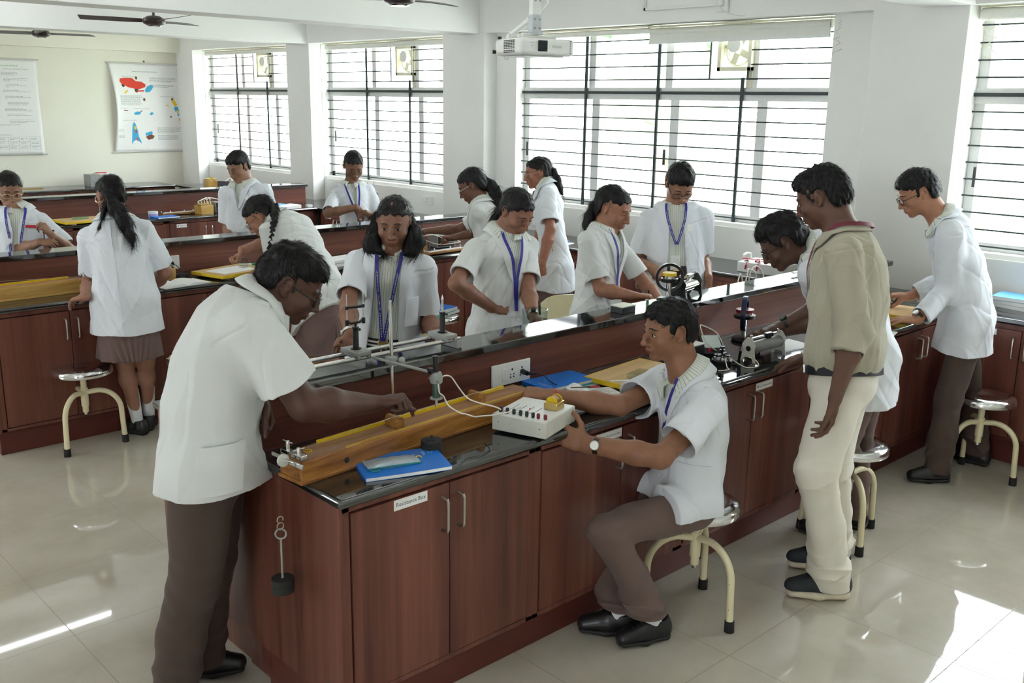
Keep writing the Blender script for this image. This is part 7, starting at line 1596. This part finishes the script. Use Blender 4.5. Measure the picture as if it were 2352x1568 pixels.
POSE['D15'] = dict(pel=(2.108, 5.419, 0.825), neck=(2.139, 5.567, 1.263), head=(2.155, 5.625, 1.398), hf=(-0.105, 0.9, -0.423), hroll=0, shL=(2.006, 5.619, 1.17), elL=(1.999, 5.655, 0.898), wrL=(1.895, 5.431, 0.87), shR=(2.261, 5.464, 1.205), elR=(2.374, 5.465, 0.954), wrR=(2.329, 5.659, 0.805), hipL=(2.039, 5.465, 0.793), knL=(2.109, 5.503, 0.442), anL=(2.157, 5.507, 0.09), hipR=(2.178, 5.374, 0.793), knR=(2.224, 5.483, 0.442), anR=(2.248, 5.56, 0.09), F=(0.55, 0.835, 0.0), Ls=(-0.85, 0.515, -0.114), h=1.6)
POSE['D16'] = dict(pel=(2.02, 6.98, 0.84), neck=(2.06, 7.012, 1.208), head=(2.035, 7.05, 1.333), hf=(-0.134, -0.917, -0.375), hroll=0, shL=(2.187, 6.946, 1.12), elL=(2.301, 6.791, 0.927), wrL=(2.144, 6.656, 1.059), shR=(1.916, 7.065, 1.139), elR=(2.021, 6.905, 0.946), wrR=(2.077, 6.677, 1.016), hipL=(2.095, 6.947, 0.808), knL=(2.09, 6.928, 0.444), anL=(2.1, 6.946, 0.08), hipR=(1.945, 7.013, 0.808), knR=(1.934, 6.995, 0.444), anR=(1.94, 7.014, 0.08), F=(-0.396, -0.918, 0.0), Ls=(0.913, -0.403, -0.065), h=1.58)
# ---------------------------------------------------------------- the people
RT = np.array([.727, -.686, 0]); AW = np.array([.686, .727, 0])
for nm, c in dict(s1=(140, 98, 74), sA=(84, 56, 44), sT=(98, 68, 54), s4=(92, 66, 54), s5=(170, 122, 96), s6=(146, 104, 82), s7=(160, 112, 88), s9=(144, 102, 82), s11=(136, 96, 76), s10=(112, 76, 60), s8=(150, 100, 80), s12=(146, 108, 86), s13=(120, 86, 66), s14=(162, 118, 96), s15=(154, 110, 90), s16=(144, 104, 82)).items(): M[nm] = skinmat('skin_' + nm[1:], c)
HP['poke'] = ([(64, 18, 8), (78, 76, 40), (82, 84, 42), (84, 84, 42)], (.86, .10, .60), 18)
HP['hold'] = ([(10, 26, 16), (14, 20, 14), (16, 18, 12), (18, 18, 12)], (.50, .80, .22), 10)
R_ = {}; NPS = 'NATIONAL PUBLIC SCHOOL'
def want(k): return (not os.environ.get('ONLY')) or k in os.environ['ONLY'].split(',')
def P_(k, label, **kw):
    if want(k): R_[k] = person(k, label, POSE[k], seed=hash(k) % 1 + sum(ord(c_) for c_ in k), **kw)
    return R_.get(k)
P_('B', 'boy in a white coat seated on a stool, adjusting the terminal box', sex='m', skin='s1', bw=.90, hs=.93, h=.0034, hunch=.05,
   coat=dict(vt=.50, vw=.058, sleeve=.66, hem=.045, mat='coat', low=[((.0, 0, -.06), .185, .150)], lap=.36, side_pockets=[(-.06, .05, .02, .15, tuple(AW))]), bottom=('trousers', 'brown', .112), hair=dict(ns=2600, vol=.9),
   face=dict(opn=.75, brow=1.1), hands=dict(L=('hold', AW * .75 - RT * .35 - UPV * .1, -RT * .85 + AW * .35 + UPV * .22), R=('pinch', -UPV + AW * .2, -RT + UPV * .12)), shoes=dict(dL=-RT * .9 - AW * .35, dR=-RT * .95 + AW * .1, sock=.20), nose=1.35, lany=dict(sides=(1,), t=[1.0, .92, .8, .66, .55], u=[.058, .058, .05, .03, .01]))
P_('A', 'heavy-set boy with glasses leaning over the wooden sonometer at the left', shirt=None, sex='m', skin='sA', bw=1.16, hs=.98, h=.0034, hunch=.085, fat=1.12, armr=1.28, neckr=.066,
   coat=dict(vt=.86, vw=.05, sleeve=.70, hem=.07, mat='coat2', lapel=True, buttons=0, back=False, side_pockets=[(.03, .14, -.05, .09, tuple(AW))]), bottom=('trousers', 'brown2', .06, 1.18), hair=dict(ns=3200, vol=1.2, tex=1.2),
   face=dict(opn=.3, brow=1.0), hands=dict(R=('poke', -UPV, RT * .96 + UPV * .2), L=('fist', -RT * .3 - AW, -UPV + RT * .2)), shoes=dict(dL=RT * .95 + AW * .2, dR=RT))
P_('T', 'teacher in a khaki shirt and ivory trousers standing with his back half turned', sex='m', skin='sT', bw=1.12, hs=.98, h=.0036, hunch=.03, neckr=.058,
   coat=dict(vt=1.2, sleeve=.7, long=.32, cuff=True, mat='khaki', tuck=True, lapel=False, buttons=0, amp=1.1), shirt=None, bottom=('trousers', 'ivory', .045, 1.12), hair=dict(ns=2600, vol=1.0, tex=1.25),
   face=dict(opn=.5, brow=1.1), hands=dict(L=('hang', -RT * .8 + AW * .2, -UPV - RT * .1), R=('spread', -UPV, -RT * .95 - UPV * .22 - AW * .1)), shoes=dict(kind='sneaker', s=1.1, dL=-RT + AW * .05, dR=-RT + AW * .1), fat=1.05)
P_('D4', 'curly-haired boy with glasses bending over the bench, partly behind the teacher', sex='m', skin='s4', bw=.95, hs=0.98, h=.0045, hunch=.06,
   coat=dict(vt=.6, sleeve=.62, hem=.2, mat='coat'), bottom=('trousers', 'brown', .06), hair=dict(ns=1800, vol=1.5, tex=1.9), face=dict(opn=.2), hands=dict(L=('relaxed', -UPV - RT * .4, -RT * .9 - UPV * .35), R=('relaxed', -UPV, -RT)), shoes=dict(dL=-RT * .8 + AW * .5, dR=-RT * .8 + AW * .5))
P_('D5', 'boy with glasses in a long-sleeved white coat writing at the far right', sex='m', skin='s5', bw=.95, hs=0.97, h=.0045, hunch=.04,
   coat=dict(vt=.7, long=.86, hem=.17, mat='coat', lapel=False, buttons=0), bottom=('trousers', 'brown2', .06), hair=dict(ns=1800, vol=1.1), face=dict(opn=.3), hands=dict(L=('flat', -UPV, -RT), R=('pen', -UPV, -RT * .9 + AW * .2)), shoes=dict(dL=-RT, dR=-RT * .6 + AW * .6))
P_('D6', 'standing boy with glasses, open white coat and blue lanyard with a blank card', sex='m', skin='s6', bw=.98, hs=1.06, h=.0045,
   coat=dict(vt=.2, vw=.055, open=.062, sleeve=.72, hem=.22, mat='coat', shirt_t=.08, buttons=2), bottom=('trousers', 'brown2', .06), hair=dict(ns=1500, vol=1.1), face=dict(opn=.15), hands=dict(R=('pinch', AW * .6 - UPV * .5, RT * .75 - UPV * .5 - AW * .1), L=('hang', -RT, -UPV + RT * .1)), lany=dict(text=NPS, card=.07, plain=True))
P_('D7', 'girl with a high ponytail writing behind the coil apparatus on the shelf', sex='f', skin='s7', bw=1.0, hs=1.03, h=.0045,
   coat=dict(vt=.42, vw=.055, sleeve=.74, hem=.14, mat='coat2', buttons=1), bottom=('trousers', 'brown', .06), hair=dict(style='long', ns=900, tie=(0, -.09, .055)), face=dict(opn=.25, brow=.8), hands=dict(R=('pen', -UPV, RT), L=('flat', -UPV, RT * .6 - AW * .5)), lany=dict(sides=(-1,), t=[1.0, .92, .7, .5, .2], u=[.055, .052, .035, .012, .004]))
P_('D9', 'girl in a greyish-white coat looking down, holding a pen, behind the front bench', sex='f', skin='s9', bw=1.08, hs=0.95, h=.0042,
   coat=dict(vt=.45, vw=.055, sleeve=.72, hem=.16, mat='coat2', buttons=2), bottom=('trousers', 'brown2', .06), hair=dict(style='long', ns=1300, tie=(0, -.105, -.01)), face=dict(opn=.2, brow=.9), hands=dict(R=('pen', AW * .7 - UPV * .5, RT * .9 - UPV * .1 + AW * .2), L=('relaxed', -UPV, RT * .5 - AW * .8)), lany=dict(sides=(-1, 1), t=[1.0, .92, .7, .5, .2], u=[.05, .05, .02, .006, .002]))
P_('D11', 'girl with shoulder-length hair, open coat, striped shirt and blue lanyard, facing the camera', sex='f', skin='s11', bw=1.0, hs=0.95, h=.0040,
   coat=dict(vt=.2, vw=.06, open=.075, sleeve=.74, hem=.18, mat='coat', shirt_t=.10, buttons=0, pockets=[(.085, .135, .30, .58)]), bottom=('trousers', 'brown2', .06), hair=dict(style='long', ns=1500, tie=(0, -.10, -.03), part=.0), face=dict(opn=.42, brow=1.0), hands=dict(R=('grip', -AW, -AW * .6 - UPV * .7 - RT * .2), L=('relaxed', -UPV, RT * .7 - AW * .3 - UPV * .3)), lany=dict(text=NPS, card=.06, fwd=.045, t=[1.0, .93, .75, .45, .16], u=[.052, .050, .038, .020, .004], c=.0))
P_('D10', 'girl with glasses and a wavy ponytail reaching left to a resistance box', sex='f', skin='s10', bw=1.0, hs=1.03, h=.005,
   coat=dict(vt=.5, sleeve=.70, hem=.16, mat='coat2'), bottom=('skirt', 'skirt', .45), hair=dict(style='long', ns=500, tie=(0, -.09, .0)), face=dict(opn=.2), hands=dict(R=('pinch', -UPV, -RT), L=('fist', -UPV, -RT)))
P_('D8', 'girl with a ponytail in a white coat and brown skirt standing by the windows', sex='f', skin='s8', bw=.95, hs=0.93, h=.005,
   coat=dict(vt=.75, sleeve=.72, hem=.17, mat='coat', buttons=0), bottom=('skirt', 'skirt', .52), hair=dict(style='long', ns=500, tie=(0, -.10, .035)), face=dict(opn=.3), hands=dict(L=('fist', RT * .2 + AW, -UPV), R=('hang', AW, -UPV)), shoes=dict(sock=.2))
P_('D12', 'boy with short hair looking down behind the second bench row', sex='m', skin='s12', bw=.95, hs=0.95, h=.005,
   coat=dict(vt=.5, sleeve=.76, hem=.2, mat='coat'), bottom=('trousers', 'brown', .06), hair=dict(ns=700, vol=1.2), face=dict(opn=.2, brow=1.1), hands=dict(L=('hang', AW, -UPV - RT * .1), R=('hang', -AW, -UPV)))
P_('D13', 'girl with tied hair and blue lanyard working with thin wires by the middle window', sex='f', skin='s13', bw=1.0, hs=1.06, h=.005,
   coat=dict(vt=.45, sleeve=.86, hem=.18, mat='coat'), bottom=('trousers', 'brown', .06), hair=dict(style='long', ns=500, tie=(0, -.10, .0)), face=dict(opn=.2), hands=dict(R=('pinch', AW * .5 - UPV * .3, RT * .6 - UPV * .8), L=('pinch', -UPV, -RT * .7 - UPV * .6)), lany=dict(t=[1.0, .92, .75, .5, .28], u=[.055, .055, .046, .022, .004]))
P_('D14', 'girl with a long braid and round glasses bending over a drawing board', sex='f', skin='s14', bw=1.0, hs=1.03, h=.0045, hunch=.09,
   coat=dict(vt=.8, sleeve=.66, hem=.30, mat='coat2', buttons=0, hemcut=('axis', .15)), bottom=('skirt', 'skirt', .42), hair=dict(style='long', ns=1000, tie=(0, -.10, -.03)), face=dict(opn=.25), hands=dict(R=('pinch', -UPV * .5 - RT * .8, -RT * .35 - UPV * .9), L=('relaxed', -UPV, -RT)), shoes=dict(sock=.2))
P_('D15', 'girl seen from behind with a long wavy ponytail, white coat and brown skirt', sex='f', skin='s15', bw=1.06, hs=.92, h=.0042,
   coat=dict(vt=1.2, sleeve=.78, hem=.17, mat='coat', lapel=False, buttons=0, back=True), bottom=('skirt', 'skirt', .50), hair=dict(style='long', ns=1300, tie=(0, -.105, .01)), face=dict(opn=.3), hands=dict(L=('relaxed', -UPV, -RT * .8 + AW * .2 - UPV * .2), R=('hang', -RT, -UPV)), shoes=dict(dL=-RT * .9 + AW * .5, dR=-RT * .3 + AW, sock=.19))
P_('D16', 'girl with gold glasses, red badge and blue lanyard at the left edge', sex='f', skin='s16', bw=1.0, hs=0.96, h=.0045,
   coat=dict(vt=.35, vw=.058, open=.02, sleeve=.76, hem=.2, mat='coat', buttons=0), bottom=('trousers', 'brown', .06), hair=dict(style='long', ns=800, tie=(0, -.10, .0)), face=dict(opn=.25), hands=dict(R=('grip', AW * .3 - UPV * .5, RT), L=('grip', -RT, -RT * .3 + UPV * .6 - AW * .3)), lany=dict(text=NPS, t=[1.0, .93, .75, .5, .0], u=[.056, .058, .05, .035, .02]))
# ---------------------------------------------------------------- tied hair, spectacles, watches, belts
TAILS = {
'D15': [(2.102, 5.519, 1.399), (2.116, 5.457, 1.336), (2.136, 5.4, 1.267), (2.146, 5.367, 1.198), (2.151, 5.359, 1.145)],
'D15b': [(2.09, 5.53, 1.355), (2.054, 5.513, 1.287), (2.025, 5.506, 1.229), (2.012, 5.506, 1.193)],
'D14': [(3.062, 5.38, 1.294), (2.995, 5.294, 1.23), (2.941, 5.232, 1.148), (2.899, 5.201, 1.064), (2.881, 5.189, 1.022), (2.892, 5.17, 0.995), (2.91, 5.169, 1.001)],
'D10': [(4.765, 5.372, 1.406), (4.79, 5.333, 1.357), (4.807, 5.294, 1.293), (4.806, 5.273, 1.229), (4.784, 5.276, 1.173)],
'D8': [(5.034, 4.986, 1.494), (5.058, 4.956, 1.471), (5.067, 4.928, 1.416), (5.071, 4.904, 1.356), (5.077, 4.882, 1.308)],
'D7': [(4.124, 3.66, 1.423), (4.101, 3.683, 1.388), (4.082, 3.696, 1.332), (4.065, 3.695, 1.282), (4.046, 3.685, 1.241)],
'D9': [(3.431, 3.697, 1.414), (3.418, 3.73, 1.389), (3.402, 3.748, 1.355), (3.384, 3.755, 1.326)],
'D11L': [(2.529, 3.559, 1.439), (2.512, 3.556, 1.383), (2.484, 3.538, 1.337), (2.481, 3.516, 1.305), (2.488, 3.492, 1.296)],
'D11R': [(2.627, 3.466, 1.441), (2.63, 3.446, 1.389), (2.616, 3.415, 1.34), (2.592, 3.409, 1.3), (2.567, 3.415, 1.29)],
}
def T_(k, who, rad, name='ponytail', **kw):
    if who in R_: return tail(R_[who]['root'], name, TAILS[k], rad, M['hair'], .004, sum(map(ord, k)), kw.pop('ns', 300), **kw)
T_('D15', 'D15', [.024, .036, .040, .030, .010], ns=900, amp=.006); T_('D15b', 'D15', [.020, .012, .007, .003], 'loose_lock', ns=120)
T_('D14', 'D14', [.019, .018, .016, .013, .011, .010, .006], 'braid', braid=True)
T_('D10', 'D10', [.022, .034, .038, .032, .014], ns=500, amp=.008); T_('D8', 'D8', [.014, .022, .024, .018, .007], ns=300, amp=.004)
T_('D7', 'D7', [.022, .028, .030, .024, .008], ns=400); T_('D9', 'D9', [.022, .024, .018, .006], ns=300)
T_('D11L', 'D11', [.026, .032, .038, .034, .016], 'loose_hair', ns=600, amp=.006); T_('D11R', 'D11', [.026, .032, .038, .034, .016], 'loose_hair', ns=600, amp=.006)
for who, mt_, kd, wr_ in (('A', 'frame', 'rect', .0021), ('D4', 'frame', 'rect', .0017), ('D5', 'frame', 'rect', .0017), ('D6', 'frame', 'rect', .0016), ('D10', 'steel', 'rect', .0014), ('D14', 'frame', 'round', .0011), ('D16', 'goldf', 'rect', .0013), ('D8', 'steel', 'rect', .0009)):
    if who in R_: glasses(R_[who]['F'], R_[who]['root'], M[mt_], kd, wr_)
def wrist(who, sd): p = R_[who]['p']; return p['wr' + sd], p['el' + sd], R_[who]['z']
if 'B' in R_:
    W_, E_, z_ = wrist('B', 'L'); watch(R_['B']['root'], W_, E_, .0325 * z_, -AW + UPV * .35, .035, 'white', size=.017)
    W_, E_, z_ = wrist('B', 'R'); band(R_['B']['root'], 'red_thread', M['red'], W_, E_, .0315 * z_, .018, .006, .002)
if 'D4' in R_: W_, E_, z_ = wrist('D4', 'L'); watch(R_['D4']['root'], W_, E_, .033 * z_, UPV - AW * .4, .03, 'black', size=.019)
if 'D5' in R_: W_, E_, z_ = wrist('D5', 'L'); watch(R_['D5']['root'], W_, E_, .032 * z_, UPV - RT * .4, .02, 'white', size=.017)
if 'D9' in R_: W_, E_, z_ = wrist('D9', 'L'); watch(R_['D9']['root'], W_, E_, .031 * z_, UPV, .015, 'black', 'steel', size=.013)
if 'D11' in R_: W_, E_, z_ = wrist('D11', 'R'); watch(R_['D11']['root'], W_, E_, .032 * z_, -RT, .02, 'white', 'steel', size=.014)
if 'D6' in R_: W_, E_, z_ = wrist('D6', 'R'); band(R_['D6']['root'], 'black_thread', M['black'], W_, E_, .032 * z_, .025, .004, .0015)
def belt(who, t, mat, rx, ry, h_=.034, buckle=None, name='belt'):
    if who not in R_: return
    r = R_[who]; T = r['T']; c = T.B(t); z = r['z']; P = []
    for i in range(57):
        a = 2 * PI * i / 56; d = T.Ls * math.cos(a) * rx * z + T.Fc * math.sin(a) * ry * z; P.append([c + d - T.ax * h_ / 2, c + d * .99 + T.ax * h_ / 2])
    P = np.array(P); b = MB(); b.slab(P, (P - c) * .03); o = obj(name, b, M[mat], r['root'], smooth=60)
    if buckle: p = c + T.Fc * (ry * z + .006); b = MB(); R3 = np.stack([T.Ls, T.Fc, T.ax], 1); b.box(p, (.045, .008, h_ * .95), R=R3); obj('buckle', b, M[buckle], o, bevel=.003)
belt('T', .015, 'belt', .182, .140, .036, 'steel'); belt('D6', .08, 'black', .150, .118, .032, 'brass')
for q in ('stripe_band',):
    if 'D11' in R_:
        belt('D11', .115, 'black', .150, .116, .044, 'brass', 'striped_belt')
        for dz in (-.010, .008):
            r = R_['D11']; T = r['T']; c = T.B(.115) + T.ax * dz; P = []
            for i in range(57): a = 2 * PI * i / 56; d = (T.Ls * math.cos(a) * .1555 + T.Fc * math.sin(a) * .1205) * r['z']; P.append([c + d - T.ax * .004, c + d + T.ax * .004])
            P = np.array(P); b = MB(); b.slab(P, (P - c) * .012); obj('belt_stripe', b, M['paper'], [o_ for o_ in r['root'].children if o_.name.startswith('striped_belt')][0], smooth=60)
# things held
def pen(who, sd, label, d, col='black', off=(0, 0, 0)):
    if who not in R_: return
    tp = R_[who]['p']['tips' + sd]; c = (tp[0][0] + tp[4][0]) / 2 + np.array(off); d = nrm(d); m = MB(); m.cone(c - d * .04, c + d * .085, .0042, .0042, 8); m.cone(c - d * .055, c - d * .04, .001, .004, 8); o = obj('pen', m, M[col]); tag(o, label, 'pen')
pen('D7', 'R', 'black pen in the writing hand behind the ring on the shelf', UPV + AW * .4 - RT * .2); pen('D9', 'R', 'silver pen held by the girl in the greyish coat', UPV + RT * .35, 'steel'); pen('D5', 'R', 'black pen held by the boy in long sleeves', UPV * .8 + RT * .6)
if 'D6' in R_:
    tp = R_['D6']['p']['tipsR'][0][0]; wire('lead_wire', [tuple(tp + RT * .02 - UPV * .01), tuple(tp - RT * .02 + UPV * .0), tuple(tp - RT * .06 - UPV * .03), tuple(tp - RT * .07 - UPV * .09)], .003, 'wirew', 'short white lead held by the standing boy with glasses')
if 'T' in R_:
    T = R_['T']['T']; G_ = R_['T']['AL']; N_ = 30; s_ = np.linspace(0, 1, N_)
    tt = np.interp(s_, [0, .25, .5, .75, 1], [.93, 1.0, 1.0, .9, .55]); uu = np.interp(s_, [0, .3, .6, 1], [.0, .05, .072, .055])
    nk = T.neck; L_ = []
    for a in np.linspace(-1.75, 1.75, 40): d = T.Ls * math.sin(a) * .110 - T.Fc * math.cos(a) * .104; L_.append(nk + d + T.ax * (.016 + .016 * math.cos(a)) - T.ax * .02 * max(0, abs(a) - 1.0))
    L_ = np.array(L_)
    for _ in range(4): L_ = L_ + surfn(R_['T']['G'], L_) * np.maximum(.017 - ev([g_ for g_ in R_['T']['G'] if not g_.neg], L_), 0)[:, None]
    fr = T.on(G_, np.linspace(.072, .02, 16), np.linspace(.93, .5, 16), lift=.004); P = np.array(list(L_) + list(fr)); P, _ = resample(P, 60); n_ = nrmrows(P - (T.pel + ((P - T.pel) @ T.ax)[:, None] * T.ax)); n_ = nrmrows(n_ + T.ax * .4); RR, _, _ = ribbon(P, n_, .017, .006); b = MB(); b.slab(RR, n_[:, None, :] * -.0014); obj('lanyard', b, M['lanyardr'], R_['T']['root'], smooth=60)
if 'D16' in R_:
    T = R_['D16']['T']; P = T.on(R_['D16']['AL'], np.array([[.06, .13], [.06, .13]]), np.array([[.66, .66], [.71, .71]]), lift=.006); b = MB(); b.slab(P, T.Fc * .002); obj('name_badge', b, M['red'], R_['D16']['root'])
if 'D6' in R_:
    T = R_['D6']['T']; P = T.on(R_['D6']['AL'], np.array([[.065, .10], [.065, .10]]), np.array([[.60, .60], [.70, .70]]), lift=.008); b = MB(); b.slab(P, T.Fc * .002); obj('pocket_tag', b, M['white'], R_['D6']['root'])
t = Loc('lens_upright', 'black lens upright held by the girl at the left edge', 'stand', (2.13, 6.66, Z0)); m = MB(); m.box((0, 0, .012), (.07, .09, .024)); t.add('base', m, 'grey', bevel=.003); m = MB(); m.lathe([(.012, .024), (.010, .13), (.014, .14), (.008, .18)], (0, 0, 0), 16); t.add('pillar', m, 'black'); m = MB(); m.tube([(-.03, 0, .25), (-.03, 0, .19), (.03, 0, .19), (.03, 0, .25)], .004, 6); m.tube([(-.035, 0, .245), (.035, 0, .252)], .006, 6); t.add('fork', m, 'black'); m = MB(); m.box((0, 0, .22), (.03, .004, .05)); t.add('plate', m, 'clear')
